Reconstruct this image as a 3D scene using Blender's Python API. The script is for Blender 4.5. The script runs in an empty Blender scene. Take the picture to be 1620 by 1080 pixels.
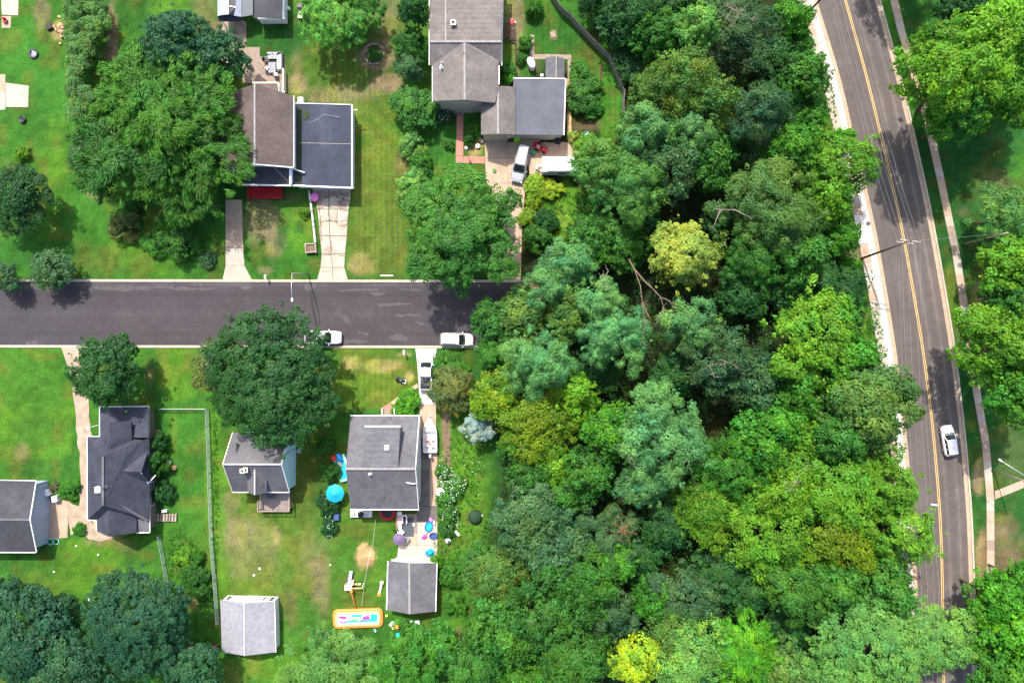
import bpy, bmesh, math, random
import numpy as np
from mathutils import Vector, Matrix

R = math.radians
SC = bpy.context.scene
COL = SC.collection
S = 0.095            # metres on the ground per photograph pixel
H = 102.6            # height of the drone above the ground

# ---------------------------------------------------------------- camera, sky, sun, exposure
cam_d = bpy.data.cameras.new("camera"); cam_d.lens = 24; cam_d.sensor_width = 36
cam_d.clip_start = 1.0; cam_d.clip_end = 9000
cam = bpy.data.objects.new("camera", cam_d); cam.location = (0, 0, H); COL.objects.link(cam)
SC.camera = cam
SUN_EL = R(54); SHX, SHY = 0.30, -0.954          # direction in which shadows fall on the ground
sun_az = math.atan2(-SHX, -SHY)                  # compass bearing of the sun (0 = +Y, clockwise)
wd = bpy.data.worlds.new("World"); SC.world = wd; wd.use_nodes = True
wn = wd.node_tree.nodes; wl = wd.node_tree.links
sky = wn.new("ShaderNodeTexSky"); sky.sky_type = 'NISHITA'; sky.sun_disc = False
sky.sun_elevation = SUN_EL; sky.sun_rotation = sun_az; sky.air_density = 1.0; sky.dust_density = 3.0
wn["Background"].inputs["Strength"].default_value = 0.15
wl.new(sky.outputs[0], wn["Background"].inputs["Color"])
sun_d = bpy.data.lights.new("sun", 'SUN'); sun_d.energy = 3.3; sun_d.angle = R(0.9); sun_d.color = (1.0, 0.955, 0.88)
sun = bpy.data.objects.new("sun", sun_d); COL.objects.link(sun)
sdir = Vector((SHX * math.cos(SUN_EL), SHY * math.cos(SUN_EL), -math.sin(SUN_EL)))
sun.rotation_euler = sdir.to_track_quat('-Z', 'Y').to_euler(); sun.location = (-30, 60, 90)
SC.view_settings.view_transform = 'Standard'; SC.view_settings.look = 'None'
SC.view_settings.gamma = 1.0; SC.view_settings.use_curve_mapping = False
SC.view_settings.exposure = 1.05

# ---------------------------------------------------------------- helpers
def P(px, py, h=0.0):
    """point at height h that the photograph shows at pixel px, py (1620 x 1080)"""
    k = S * (1 - h / H)
    return Vector(((px - 810) * k, (540 - py) * k, h))

def tag(o, label=None, cat=None, group=None, kind=None):
    if label: o['label'] = label
    if cat: o['category'] = cat
    if group: o['group'] = group
    if kind: o['kind'] = kind
    return o

def empty(name, loc, label=None, cat=None, group=None, rz=0.0):
    o = bpy.data.objects.new(name, None); COL.objects.link(o)
    o.location = loc; o.rotation_euler = (0, 0, rz); o.empty_display_size = .5
    return tag(o, label, cat, group)

def link_mesh(name, me, mat, parent=None, smooth=False):
    if mat and not me.materials: me.materials.append(mat)
    if smooth:
        me.polygons.foreach_set('use_smooth', [True] * len(me.polygons))
    o = bpy.data.objects.new(name, me); COL.objects.link(o)
    if parent is not None:
        o.parent = parent
        if parent.get('_world'):      # geometry is given in world space: cancel the parent's place
            o.matrix_parent_inverse = Matrix.Translation(-Vector(parent.location))
    return o

def obj(name, bm, mat, parent=None, smooth=False, recalc=True):
    if recalc: bmesh.ops.recalc_face_normals(bm, faces=bm.faces)
    me = bpy.data.meshes.new(name); bm.to_mesh(me); bm.free()
    return link_mesh(name, me, mat, parent, smooth)

def wthing(name, loc, label, cat, group=None):
    """thing whose children's geometry is given in world space"""
    o = empty(name, loc, label, cat, group); o['_world'] = 1
    return o

def box(bm, c, size, rz=0.0, rx=0.0, ry=0.0):
    m = Matrix.Translation(Vector(c)) @ Matrix.Rotation(rz, 4, 'Z') @ Matrix.Rotation(ry, 4, 'Y') @ Matrix.Rotation(rx, 4, 'X') @ Matrix.Diagonal((size[0], size[1], size[2], 1))
    return bmesh.ops.create_cube(bm, size=1.0, matrix=m)['verts']

def bevel_all(bm, w, seg=2):
    bmesh.ops.bevel(bm, geom=list(bm.edges), offset=w, segments=seg, affect='EDGES', profile=.6)

def bar(bm, a, b, w, h):
    """box beam from a to b, w wide, h tall"""
    a = Vector(a); b = Vector(b); d = b - a; L = d.length
    if L < 1e-4: return
    q = d.to_track_quat('X', 'Z')
    m = Matrix.Translation((a + b) / 2) @ q.to_matrix().to_4x4() @ Matrix.Diagonal((L, w, h, 1))
    bmesh.ops.create_cube(bm, size=1.0, matrix=m)

def tube(bm, pts, radii, seg=6):
    rings = []
    n = len(pts)
    for i, p in enumerate(pts):
        p = Vector(p)
        d = (Vector(pts[min(i + 1, n - 1)]) - Vector(pts[max(i - 1, 0)]))
        if d.length < 1e-6: d = Vector((0, 0, 1))
        d.normalize()
        a = Vector((1, 0, 0)) if abs(d.x) < .8 else Vector((0, 1, 0))
        u = d.cross(a).normalized(); v = d.cross(u)
        r = radii[i] if hasattr(radii, '__len__') else radii
        rings.append([bm.verts.new(p + (u * math.cos(2 * math.pi * k / seg) + v * math.sin(2 * math.pi * k / seg)) * r) for k in range(seg)])
    for i in range(n - 1):
        for k in range(seg):
            bm.faces.new((rings[i][k], rings[i][(k + 1) % seg], rings[i + 1][(k + 1) % seg], rings[i + 1][k]))
    bm.faces.new(rings[0][::-1]); bm.faces.new(rings[-1])

def lathe(bm, prof, c=(0, 0, 0), seg=20, sx=1.0, sy=1.0, rz=0.0):
    """prof: list of (r, z); closed at the ends"""
    c = Vector(c); rings = []
    for r, z in prof:
        ring = []
        for k in range(seg):
            a = 2 * math.pi * k / seg
            x, y = r * sx * math.cos(a), r * sy * math.sin(a)
            ring.append(bm.verts.new(c + Vector((x * math.cos(rz) - y * math.sin(rz), x * math.sin(rz) + y * math.cos(rz), z))))
        rings.append(ring)
    for i in range(len(rings) - 1):
        for k in range(seg):
            bm.faces.new((rings[i][k], rings[i][(k + 1) % seg], rings[i + 1][(k + 1) % seg], rings[i + 1][k]))
    bm.faces.new(rings[0][::-1]); bm.faces.new(rings[-1])

def ring_lathe(bm, prof, c=(0, 0, 0), seg=24):
    """closed ring: the profile's last point joins its first"""
    c = Vector(c); rings = [[bm.verts.new(c + Vector((r * math.cos(2 * math.pi * k / seg), r * math.sin(2 * math.pi * k / seg), z))) for k in range(seg)] for r, z in prof]
    for i in range(len(rings)):
        a, b = rings[i], rings[(i + 1) % len(rings)]
        for k in range(seg): bm.faces.new((a[k], a[(k + 1) % seg], b[(k + 1) % seg], b[k]))

def prism(bm, pts, z0, z1):
    """extrude a plan polygon (x, y) from z0 to z1"""
    lo = [bm.verts.new((p[0], p[1], z0)) for p in pts]; hi = [bm.verts.new((p[0], p[1], z1)) for p in pts]
    n = len(pts)
    bm.faces.new(lo[::-1]); bm.faces.new(hi)
    for i in range(n):
        bm.faces.new((lo[i], lo[(i + 1) % n], hi[(i + 1) % n], hi[i]))

# value noise for numpy
_rs = np.random.RandomState(7)
_tab = _rs.rand(256, 256)
def vnoise(x, y, scale, off=0):
    u = x / scale + off * 17.3 + 1000; v = y / scale + off * 9.1 + 1000
    iu = np.floor(u).astype(int); iv = np.floor(v).astype(int)
    fu = u - iu; fv = v - iv
    fu = fu * fu * (3 - 2 * fu); fv = fv * fv * (3 - 2 * fv)
    t = lambda a, b: _tab[a % 256, b % 256]
    return (t(iu, iv) * (1 - fu) + t(iu + 1, iv) * fu) * (1 - fv) + (t(iu, iv + 1) * (1 - fu) + t(iu + 1, iv + 1) * fu) * fv

# ---------------------------------------------------------------- materials
def nmat(name):
    m = bpy.data.materials.new(name); m.use_nodes = True
    nt = m.node_tree; b = nt.nodes["Principled BSDF"]
    return m, nt, b

def N(nt, t, **kw):
    n = nt.nodes.new(t)
    for k, v in kw.items(): setattr(n, k, v)
    return n

def noise(nt, vec, scale, detail=4.0, rough=.6):
    n = N(nt, "ShaderNodeTexNoise"); n.inputs["Scale"].default_value = scale
    n.inputs["Detail"].default_value = detail; n.inputs["Roughness"].default_value = rough
    nt.links.new(vec, n.inputs["Vector"]); return n.outputs["Fac"]

def ramp(nt, fac, stops):
    r = N(nt, "ShaderNodeValToRGB"); e = r.color_ramp.elements
    while len(e) < len(stops): e.new(.5)
    for i, (p, c) in enumerate(stops):
        e[i].position = p; e[i].color = (c[0], c[1], c[2], 1) if hasattr(c, '__len__') else (c, c, c, 1)
    nt.links.new(fac, r.inputs[0]); return r.outputs[0]

def mix(nt, mode, fac, a, b):
    m = N(nt, "ShaderNodeMix", data_type='RGBA', blend_type=mode)
    for sock, v in ((m.inputs[0], fac), (m.inputs[6], a), (m.inputs[7], b)):
        if hasattr(v, 'links') or hasattr(v, 'is_output'): nt.links.new(v, sock)
        elif hasattr(v, '__len__'): sock.default_value = (v[0], v[1], v[2], 1)
        else: sock.default_value = v
    return m.outputs[2]

def math_n(nt, op, a, b=None):
    m = N(nt, "ShaderNodeMath", operation=op)
    for i, v in enumerate((a, b)):
        if v is None: continue
        if hasattr(v, 'is_output'): nt.links.new(v, m.inputs[i])
        else: m.inputs[i].default_value = v
    return m.outputs[0]

def bump(nt, b, h, strength=.3, dist=.02):
    n = N(nt, "ShaderNodeBump"); n.inputs["Strength"].default_value = strength; n.inputs["Distance"].default_value = dist
    nt.links.new(h, n.inputs["Height"]); nt.links.new(n.outputs[0], b.inputs["Normal"])

def pmat(name, col, rough=.7, var=.25, scale=2.0, fine=14.0, spec=.3, metal=0.0, bmp=0.0, stain=None, stain_amt=.5, coat=0.0):
    """plain surface with large blotches, fine grain and optional stains"""
    m, nt, b = nmat(name)
    g = N(nt, "ShaderNodeNewGeometry").outputs["Position"]
    f1 = noise(nt, g, scale, 5); f2 = noise(nt, g, fine, 3)
    v = ramp(nt, f1, [(.25, 1 - var), (.75, 1 + var)])
    v2 = ramp(nt, f2, [(.25, 1 - var * .6), (.75, 1 + var * .6)])
    c = mix(nt, 'MULTIPLY', 1.0, col, v); c = mix(nt, 'MULTIPLY', 1.0, c, v2)
    if stain is not None:
        f3 = ramp(nt, noise(nt, g, scale * .6, 7, .7), [(.52, 0), (.68, 1)])
        c = mix(nt, 'MIX', math_n(nt, 'MULTIPLY', f3, stain_amt), c, stain)
    nt.links.new(c, b.inputs["Base Color"])
    b.inputs["Roughness"].default_value = rough; b.inputs["Specular IOR Level"].default_value = spec
    b.inputs["Metallic"].default_value = metal; b.inputs["Coat Weight"].default_value = coat
    if bmp: bump(nt, b, f2, bmp)
    return m

def shingle(name, col, light=1.5, dark=.7, row=.085, streak=.5, row_amt=.2):
    """roof: courses follow the contour of the slope, blotchy weathering, grit"""
    m, nt, b = nmat(name)
    g = N(nt, "ShaderNodeNewGeometry").outputs["Position"]
    sx = N(nt, "ShaderNodeSeparateXYZ"); nt.links.new(g, sx.inputs[0])
    big = noise(nt, g, .33, 5, .65); grit = noise(nt, g, 9, 4, .75); mid = noise(nt, g, 1.7, 4)
    t = math_n(nt, 'FRACT', math_n(nt, 'DIVIDE', math_n(nt, 'ADD', sx.outputs[2], math_n(nt, 'MULTIPLY', mid, .02)), row))
    cr = ramp(nt, t, [(0, 1 - row_amt), (.25, 1.05), (1, 1.0)])
    c = mix(nt, 'MULTIPLY', 1.0, col, ramp(nt, big, [(.3, dark), (.5, 1.0), (.72, light)]))
    c = mix(nt, 'MULTIPLY', 1.0, c, ramp(nt, grit, [(.25, .55), (.75, 1.45)]))
    c = mix(nt, 'MULTIPLY', streak, c, ramp(nt, mid, [(.3, .7), (.7, 1.3)]))
    c = mix(nt, 'MULTIPLY', 1.0, c, cr)
    nt.links.new(c, b.inputs["Base Color"]); b.inputs["Roughness"].default_value = .88
    b.inputs["Specular IOR Level"].default_value = .2
    bump(nt, b, grit, .4, .02)
    return m

def siding(name, col, pitch=.2):
    m, nt, b = nmat(name)
    g = N(nt, "ShaderNodeNewGeometry").outputs["Position"]
    sx = N(nt, "ShaderNodeSeparateXYZ"); nt.links.new(g, sx.inputs[0])
    t = math_n(nt, 'FRACT', math_n(nt, 'DIVIDE', sx.outputs[2], pitch))
    c = mix(nt, 'MULTIPLY', 1.0, col, ramp(nt, t, [(0, .72), (.14, 1.0), (1, 1.0)]))
    c = mix(nt, 'MULTIPLY', .5, c, ramp(nt, noise(nt, g, 2.2, 6), [(.3, .8), (.7, 1.15)]))
    nt.links.new(c, b.inputs["Base Color"]); b.inputs["Roughness"].default_value = .65
    bump(nt, b, t, .5, .015)
    return m

def glassmat(name, col=(.03, .045, .05), rough=.06):
    m, nt, b = nmat(name)
    g = N(nt, "ShaderNodeNewGeometry").outputs["Position"]
    c = mix(nt, 'MULTIPLY', 1.0, col, ramp(nt, noise(nt, g, 3, 2), [(.3, .7), (.7, 1.4)]))
    nt.links.new(c, b.inputs["Base Color"]); b.inputs["Roughness"].default_value = rough
    b.inputs["Specular IOR Level"].default_value = .6
    return m

def paint(name, col, rough=.3):
    m, nt, b = nmat(name)
    g = N(nt, "ShaderNodeNewGeometry").outputs["Position"]
    c = mix(nt, 'MULTIPLY', 1.0, col, ramp(nt, noise(nt, g, 1.5, 6, .7), [(.3, .9), (.7, 1.06)]))
    nt.links.new(c, b.inputs["Base Color"]); b.inputs["Roughness"].default_value = rough
    b.inputs["Coat Weight"].default_value = .4; b.inputs["Coat Roughness"].default_value = .12
    return m

def leafmat(name="foliage", trans=.33):
    """leaf colour = the plant's own colour (object colour) x a random tint per clump and leaf"""
    m, nt, b = nmat(name)
    oi = N(nt, "ShaderNodeObjectInfo"); at = N(nt, "ShaderNodeAttribute", attribute_name="tint")
    c = mix(nt, 'MULTIPLY', 1.0, oi.outputs["Color"], at.outputs["Color"])
    nt.links.new(c, b.inputs["Base Color"]); b.inputs["Roughness"].default_value = .55
    b.inputs["Specular IOR Level"].default_value = .28
    tr = N(nt, "ShaderNodeBsdfTranslucent")
    nt.links.new(mix(nt, 'MULTIPLY', 1.0, c, (1.3, 1.4, .5)), tr.inputs[0])
    ms = N(nt, "ShaderNodeMixShader"); ms.inputs[0].default_value = trans
    nt.links.new(b.outputs[0], ms.inputs[1]); nt.links.new(tr.outputs[0], ms.inputs[2])
    nt.links.new(ms.outputs[0], nt.nodes["Material Output"].inputs[0])
    return m

M = {}
M['leaf'] = leafmat()
M['bark'] = pmat("bark", (.12, .085, .055), .9, .4, 3, 20, .1, bmp=.5)
M['deadwood'] = pmat("dead wood", (.27, .22, .175), .85, .3, 3, 20, .1)
M['redwood'] = pmat("reddish dead needles", (.26, .12, .05), .85, .3, 3, 20, .1)
M['white'] = pmat("white painted trim", (.78, .78, .77), .5, .08, 1.5, 20)
M['offwhite'] = pmat("off white siding", (.70, .68, .64), .6, .12, 1.5, 20)
M['black'] = pmat("black plastic", (.018, .018, .02), .5, .3)
M['grey'] = pmat("grey metal", (.30, .31, .32), .45, .2, metal=.4)
M['darkgrey'] = pmat("dark grey metal", (.07, .072, .08), .5, .25)
M['concrete'] = pmat("pale concrete", (.40, .35, .285), .85, .18, .7, 12, .2, bmp=.2, stain=(.34, .26, .19), stain_amt=.55)
M['concrete_tan'] = pmat("tan concrete", (.42, .30, .215), .85, .2, .6, 12, .2, bmp=.2, stain=(.30, .20, .13), stain_amt=.6)
M['concrete_white'] = pmat("white concrete", (.58, .54, .49), .85, .08, .8, 12, .2, bmp=.15)
M['concrete_old'] = pmat("cracked old concrete", (.40, .345, .28), .9, .25, .8, 10, .2, bmp=.3, stain=(.20, .15, .10), stain_amt=.75)
M['shade_toned'] = pmat("house shade toned concrete", (.125, .112, .105), .85, .3, .6, 10, .2, stain=(.22, .18, .15))  # house shade painted into the slab colour, with paler blotches
M['gutter'] = pmat("tan gutter concrete", (.40, .30, .21), .9, .18, 1.2, 12, .2)
M['kerb'] = pmat("kerb concrete", (.42, .36, .28), .9, .2, 1.5, 12, .2)
M['gravel'] = pmat("gravel track", (.36, .27, .20), .95, .3, .9, 9, .1, bmp=.4, stain=(.13, .12, .05), stain_amt=.45)
M['sand'] = pmat("bare sandy earth", (.46, .30, .15), .95, .25, 1.2, 9, .1, stain=(.22, .14, .07))
M['dirt'] = pmat("brown earth", (.17, .12, .075), .95, .35, 1.5, 9, .1, bmp=.4, stain=(.07, .08, .03))
M['pavers'] = pmat("grey brown paving", (.27, .21, .17), .9, .25, 1.5, 8, .2, stain=(.36, .23, .13))
M['red_brick'] = pmat("red brick paving", (.42, .19, .14), .85, .2, 1.2, 10, .2)
M['brick'] = pmat("chimney brick", (.38, .20, .12), .9, .3, 3, 14, .2)
M['wood'] = pmat("weathered wood", (.33, .27, .21), .85, .3, 1.5, 12, .15)
M['wood_grey'] = pmat("grey weathered fence boards", (.24, .205, .18), .9, .3, 1.5, 12, .15)
M['wood_dark'] = pmat("dark_stained timber", (.10, .06, .045), .85, .3, 1.5, 12, .15)
M['deck'] = pmat("grey brown deck boards", (.25, .20, .18), .85, .25, 1.5, 14, .15)
M['red'] = pmat("red paint", (.38, .008, .015), .45, .15)
M['redplastic'] = pmat("bright red plastic", (.60, .02, .03), .4, .1)
M['orange'] = pmat("orange plastic", (.78, .24, .05), .45, .1)
M['peach'] = pmat("peach plastic", (.85, .42, .18), .45, .1)
M['yellow'] = pmat("yellow plastic", (.75, .62, .15), .45, .1)
M['cream'] = pmat("cream plastic", (.78, .72, .52), .5, .1)
M['pink'] = pmat("pink plastic", (.80, .22, .55), .45, .1)
M['palepink'] = pmat("pale pink cloth", (.75, .45, .45), .7, .15)
M['magenta'] = pmat("magenta plastic", (.62, .05, .32), .45, .1)
M['teal'] = pmat("turquoise fabric", (.008, .32, .44), .6, .1)
M['bluewater'] = pmat("turquoise pool water", (.03, .50, .58), .15, .12)
M['aqua'] = pmat("aqua vinyl", (.30, .72, .68), .4, .1)
M['blue'] = pmat("blue plastic", (.015, .20, .55), .45, .1)
M['navyplastic'] = pmat("navy blue plastic", (.05, .08, .22), .5, .1)
M['purple'] = pmat("purple cloth", (.15, .105, .19), .75, .15)
M['lime'] = pmat("lime green plastic", (.28, .75, .02), .45, .08)
M['greenplastic'] = pmat("green plastic", (.02, .28, .10), .5, .1)
M['cloth_grey'] = pmat("pale grey cushion", (.60, .60, .62), .85, .12, 3)
M['rug'] = pmat("grey woven rug", (.28, .28, .29), .9, .3, 4, 18)
M['rug_dark'] = pmat("charcoal rug", (.075, .08, .095), .9, .2, 4, 18)
M['glass'] = glassmat("window glass")
M['carglass'] = glassmat("tinted car glass", (.012, .018, .02))
M['tyre'] = pmat("tyre rubber", (.02, .02, .02), .85, .3)
M['lamp'] = pmat("clear lamp lens", (.6, .62, .62), .15, .05)
M['taillamp'] = pmat("red lamp lens", (.35, .01, .01), .2, .05)
M['carwhite'] = paint("white car paint", (.80, .80, .79))
M['carpearl'] = paint("pearl white car paint", (.70, .67, .62))
M['carsilver'] = paint("silver car paint", (.34, .35, .38))
M['gelcoat'] = paint("white gelcoat", (.80, .77, .75), .25)
M['teal_siding'] = siding("pale teal siding", (.50, .76, .78))
M['blue_siding'] = siding("blue grey siding", (.36, .42, .55))
M['white_siding'] = siding("white siding", (.75, .75, .74))
M['tan_siding'] = siding("tan siding", (.42, .37, .31))
M['grey_siding'] = siding("grey siding", (.34, .35, .37))
M['brown_siding'] = siding("brown siding", (.17, .13, .11))
M['roof_brown'] = shingle("weathered brown shingles", (.100, .077, .068), 1.3, .8)
M['roof_grey'] = shingle("weathered grey brown shingles", (.148, .129, .118), 1.3, .8)
M['roof_slate'] = shingle("charcoal shingles", (.052, .053, .062), 1.3, .75)
M['roof_dark'] = shingle("dark blue grey shingles", (.043, .047, .064), 1.4, .7)
M['roof_mid'] = shingle("mid grey shingles", (.115, .112, .122), 1.25, .8)
M['roof_pale'] = shingle("pale grey shingles", (.245, .24, .265), 1.12, .9, row_amt=.08)
M['ridge_light'] = pmat("pale ridge shingles", (.27, .25, .24), .9, .25, 2, 10, .1)
M['ridge_pale'] = pmat("very pale ridge shingles", (.44, .42, .42), .9, .2, 2, 10, .1)
M['flat_navy'] = pmat("dark rolled roofing", (.024, .031, .052), .7, .4, .35, 9, .3, stain=(.055, .063, .083), stain_amt=.8)
M['flat_grey'] = pmat("slate rolled roofing", (.095, .098, .118), .75, .2, .5, 10, .25)
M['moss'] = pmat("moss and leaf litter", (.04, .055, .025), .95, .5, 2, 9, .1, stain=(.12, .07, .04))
M['metal_roof'] = pmat("pale metal roofing", (.34, .36, .43), .5, .15, .8, 8, .4, metal=.2)
M['metal_navy'] = pmat("navy metal roofing", (.03, .045, .07), .5, .2, .8, 8, .4)
M['pole'] = pmat("brown utility pole", (.13, .085, .06), .9, .3, 2, 12, .1)
M['galv'] = pmat("galvanised steel", (.55, .56, .57), .4, .12, metal=.5)
M['mesh'] = pmat("pale green grey fence mesh", (.34, .42, .37), .6, .15, metal=.2)
M['wire'] = pmat("aluminium cable", (.24, .24, .25), .6, .1)
M['yellow_line'] = pmat("worn yellow road paint", (.60, .41, .16), .8, .15, 1.5, 10, .1, stain=(.35, .22, .10), stain_amt=.5)
M['white_line'] = pmat("worn white road paint", (.62, .61, .58), .8, .2, 1.5, 10, .1)
M['scuff'] = pmat("pale worn asphalt", (.088, .078, .081), .9, .35, 1.4, 9, .1)
M['seal'] = pmat("black crack sealant", (.018, .017, .018), .6, .2)
M['iron'] = pmat("cast iron cover", (.10, .08, .07), .7, .3)

def asphalt(name, col, tracks=()):
    m, nt, b = nmat(name)
    g = N(nt, "ShaderNodeNewGeometry").outputs["Position"]
    big = noise(nt, g, .16, 6, .7); mid = noise(nt, g, 1.2, 6, .7); gr = noise(nt, g, 16, 3, .7)
    c = mix(nt, 'MULTIPLY', 1.0, col, ramp(nt, big, [(.3, .82), (.7, 1.22)]))
    c = mix(nt, 'MULTIPLY', 1.0, c, ramp(nt, mid, [(.3, .88), (.7, 1.12)]))
    c = mix(nt, 'MULTIPLY', 1.0, c, ramp(nt, gr, [(.25, .72), (.75, 1.28)]))
    uv = N(nt, "ShaderNodeUVMap"); sp = N(nt, "ShaderNodeSeparateXYZ"); nt.links.new(uv.outputs[0], sp.inputs[0])
    u = math_n(nt, 'ADD', sp.outputs[0], math_n(nt, 'MULTIPLY', math_n(nt, 'SUBTRACT', mid, .5), .02))
    for u0, wdt, amt in tracks:                  # worn wheel tracks along the lane
        d = math_n(nt, 'ABSOLUTE', math_n(nt, 'SUBTRACT', u, u0))
        f = ramp(nt, math_n(nt, 'DIVIDE', d, wdt), [(0, 1), (.5, .5), (1, 0)])
        f = math_n(nt, 'MULTIPLY', f, math_n(nt, 'MULTIPLY', ramp(nt, big, [(.35, .4), (.6, 1)]), abs(amt)))
        c = mix(nt, 'MULTIPLY', f, c, (1.55,) * 3 if amt > 0 else (.6,) * 3)
    nt.links.new(c, b.inputs["Base Color"]); b.inputs["Roughness"].default_value = .85
    b.inputs["Specular IOR Level"].default_value = .25
    bump(nt, b, gr, .35, .01)
    return m
M['street'] = asphalt("dark street asphalt", (.052, .044, .049), ((.2, .06, -.5), (.5, .1, .35), (.82, .05, -.4), (.04, .05, .8)))
M['mainroad'] = asphalt("main road asphalt", (.104, .085, .077), ((.64, .04, 1.0), (.86, .04, .95), (.15, .05, -.3), (.35, .05, -.3), (.75, .06, -.35)))
# ================================================================ GROUND
G_ = (.032, .118, .014); Y_ = (.078, .126, .016); O_ = (.062, .098, .018); B_ = (.185, .135, .085)
D_ = (.016, .072, .014); F_ = (.016, .026, .010); T_ = (.45, .29, .15); L_ = (.064, .158, .014); E_ = (.12, .085, .05)
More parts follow.
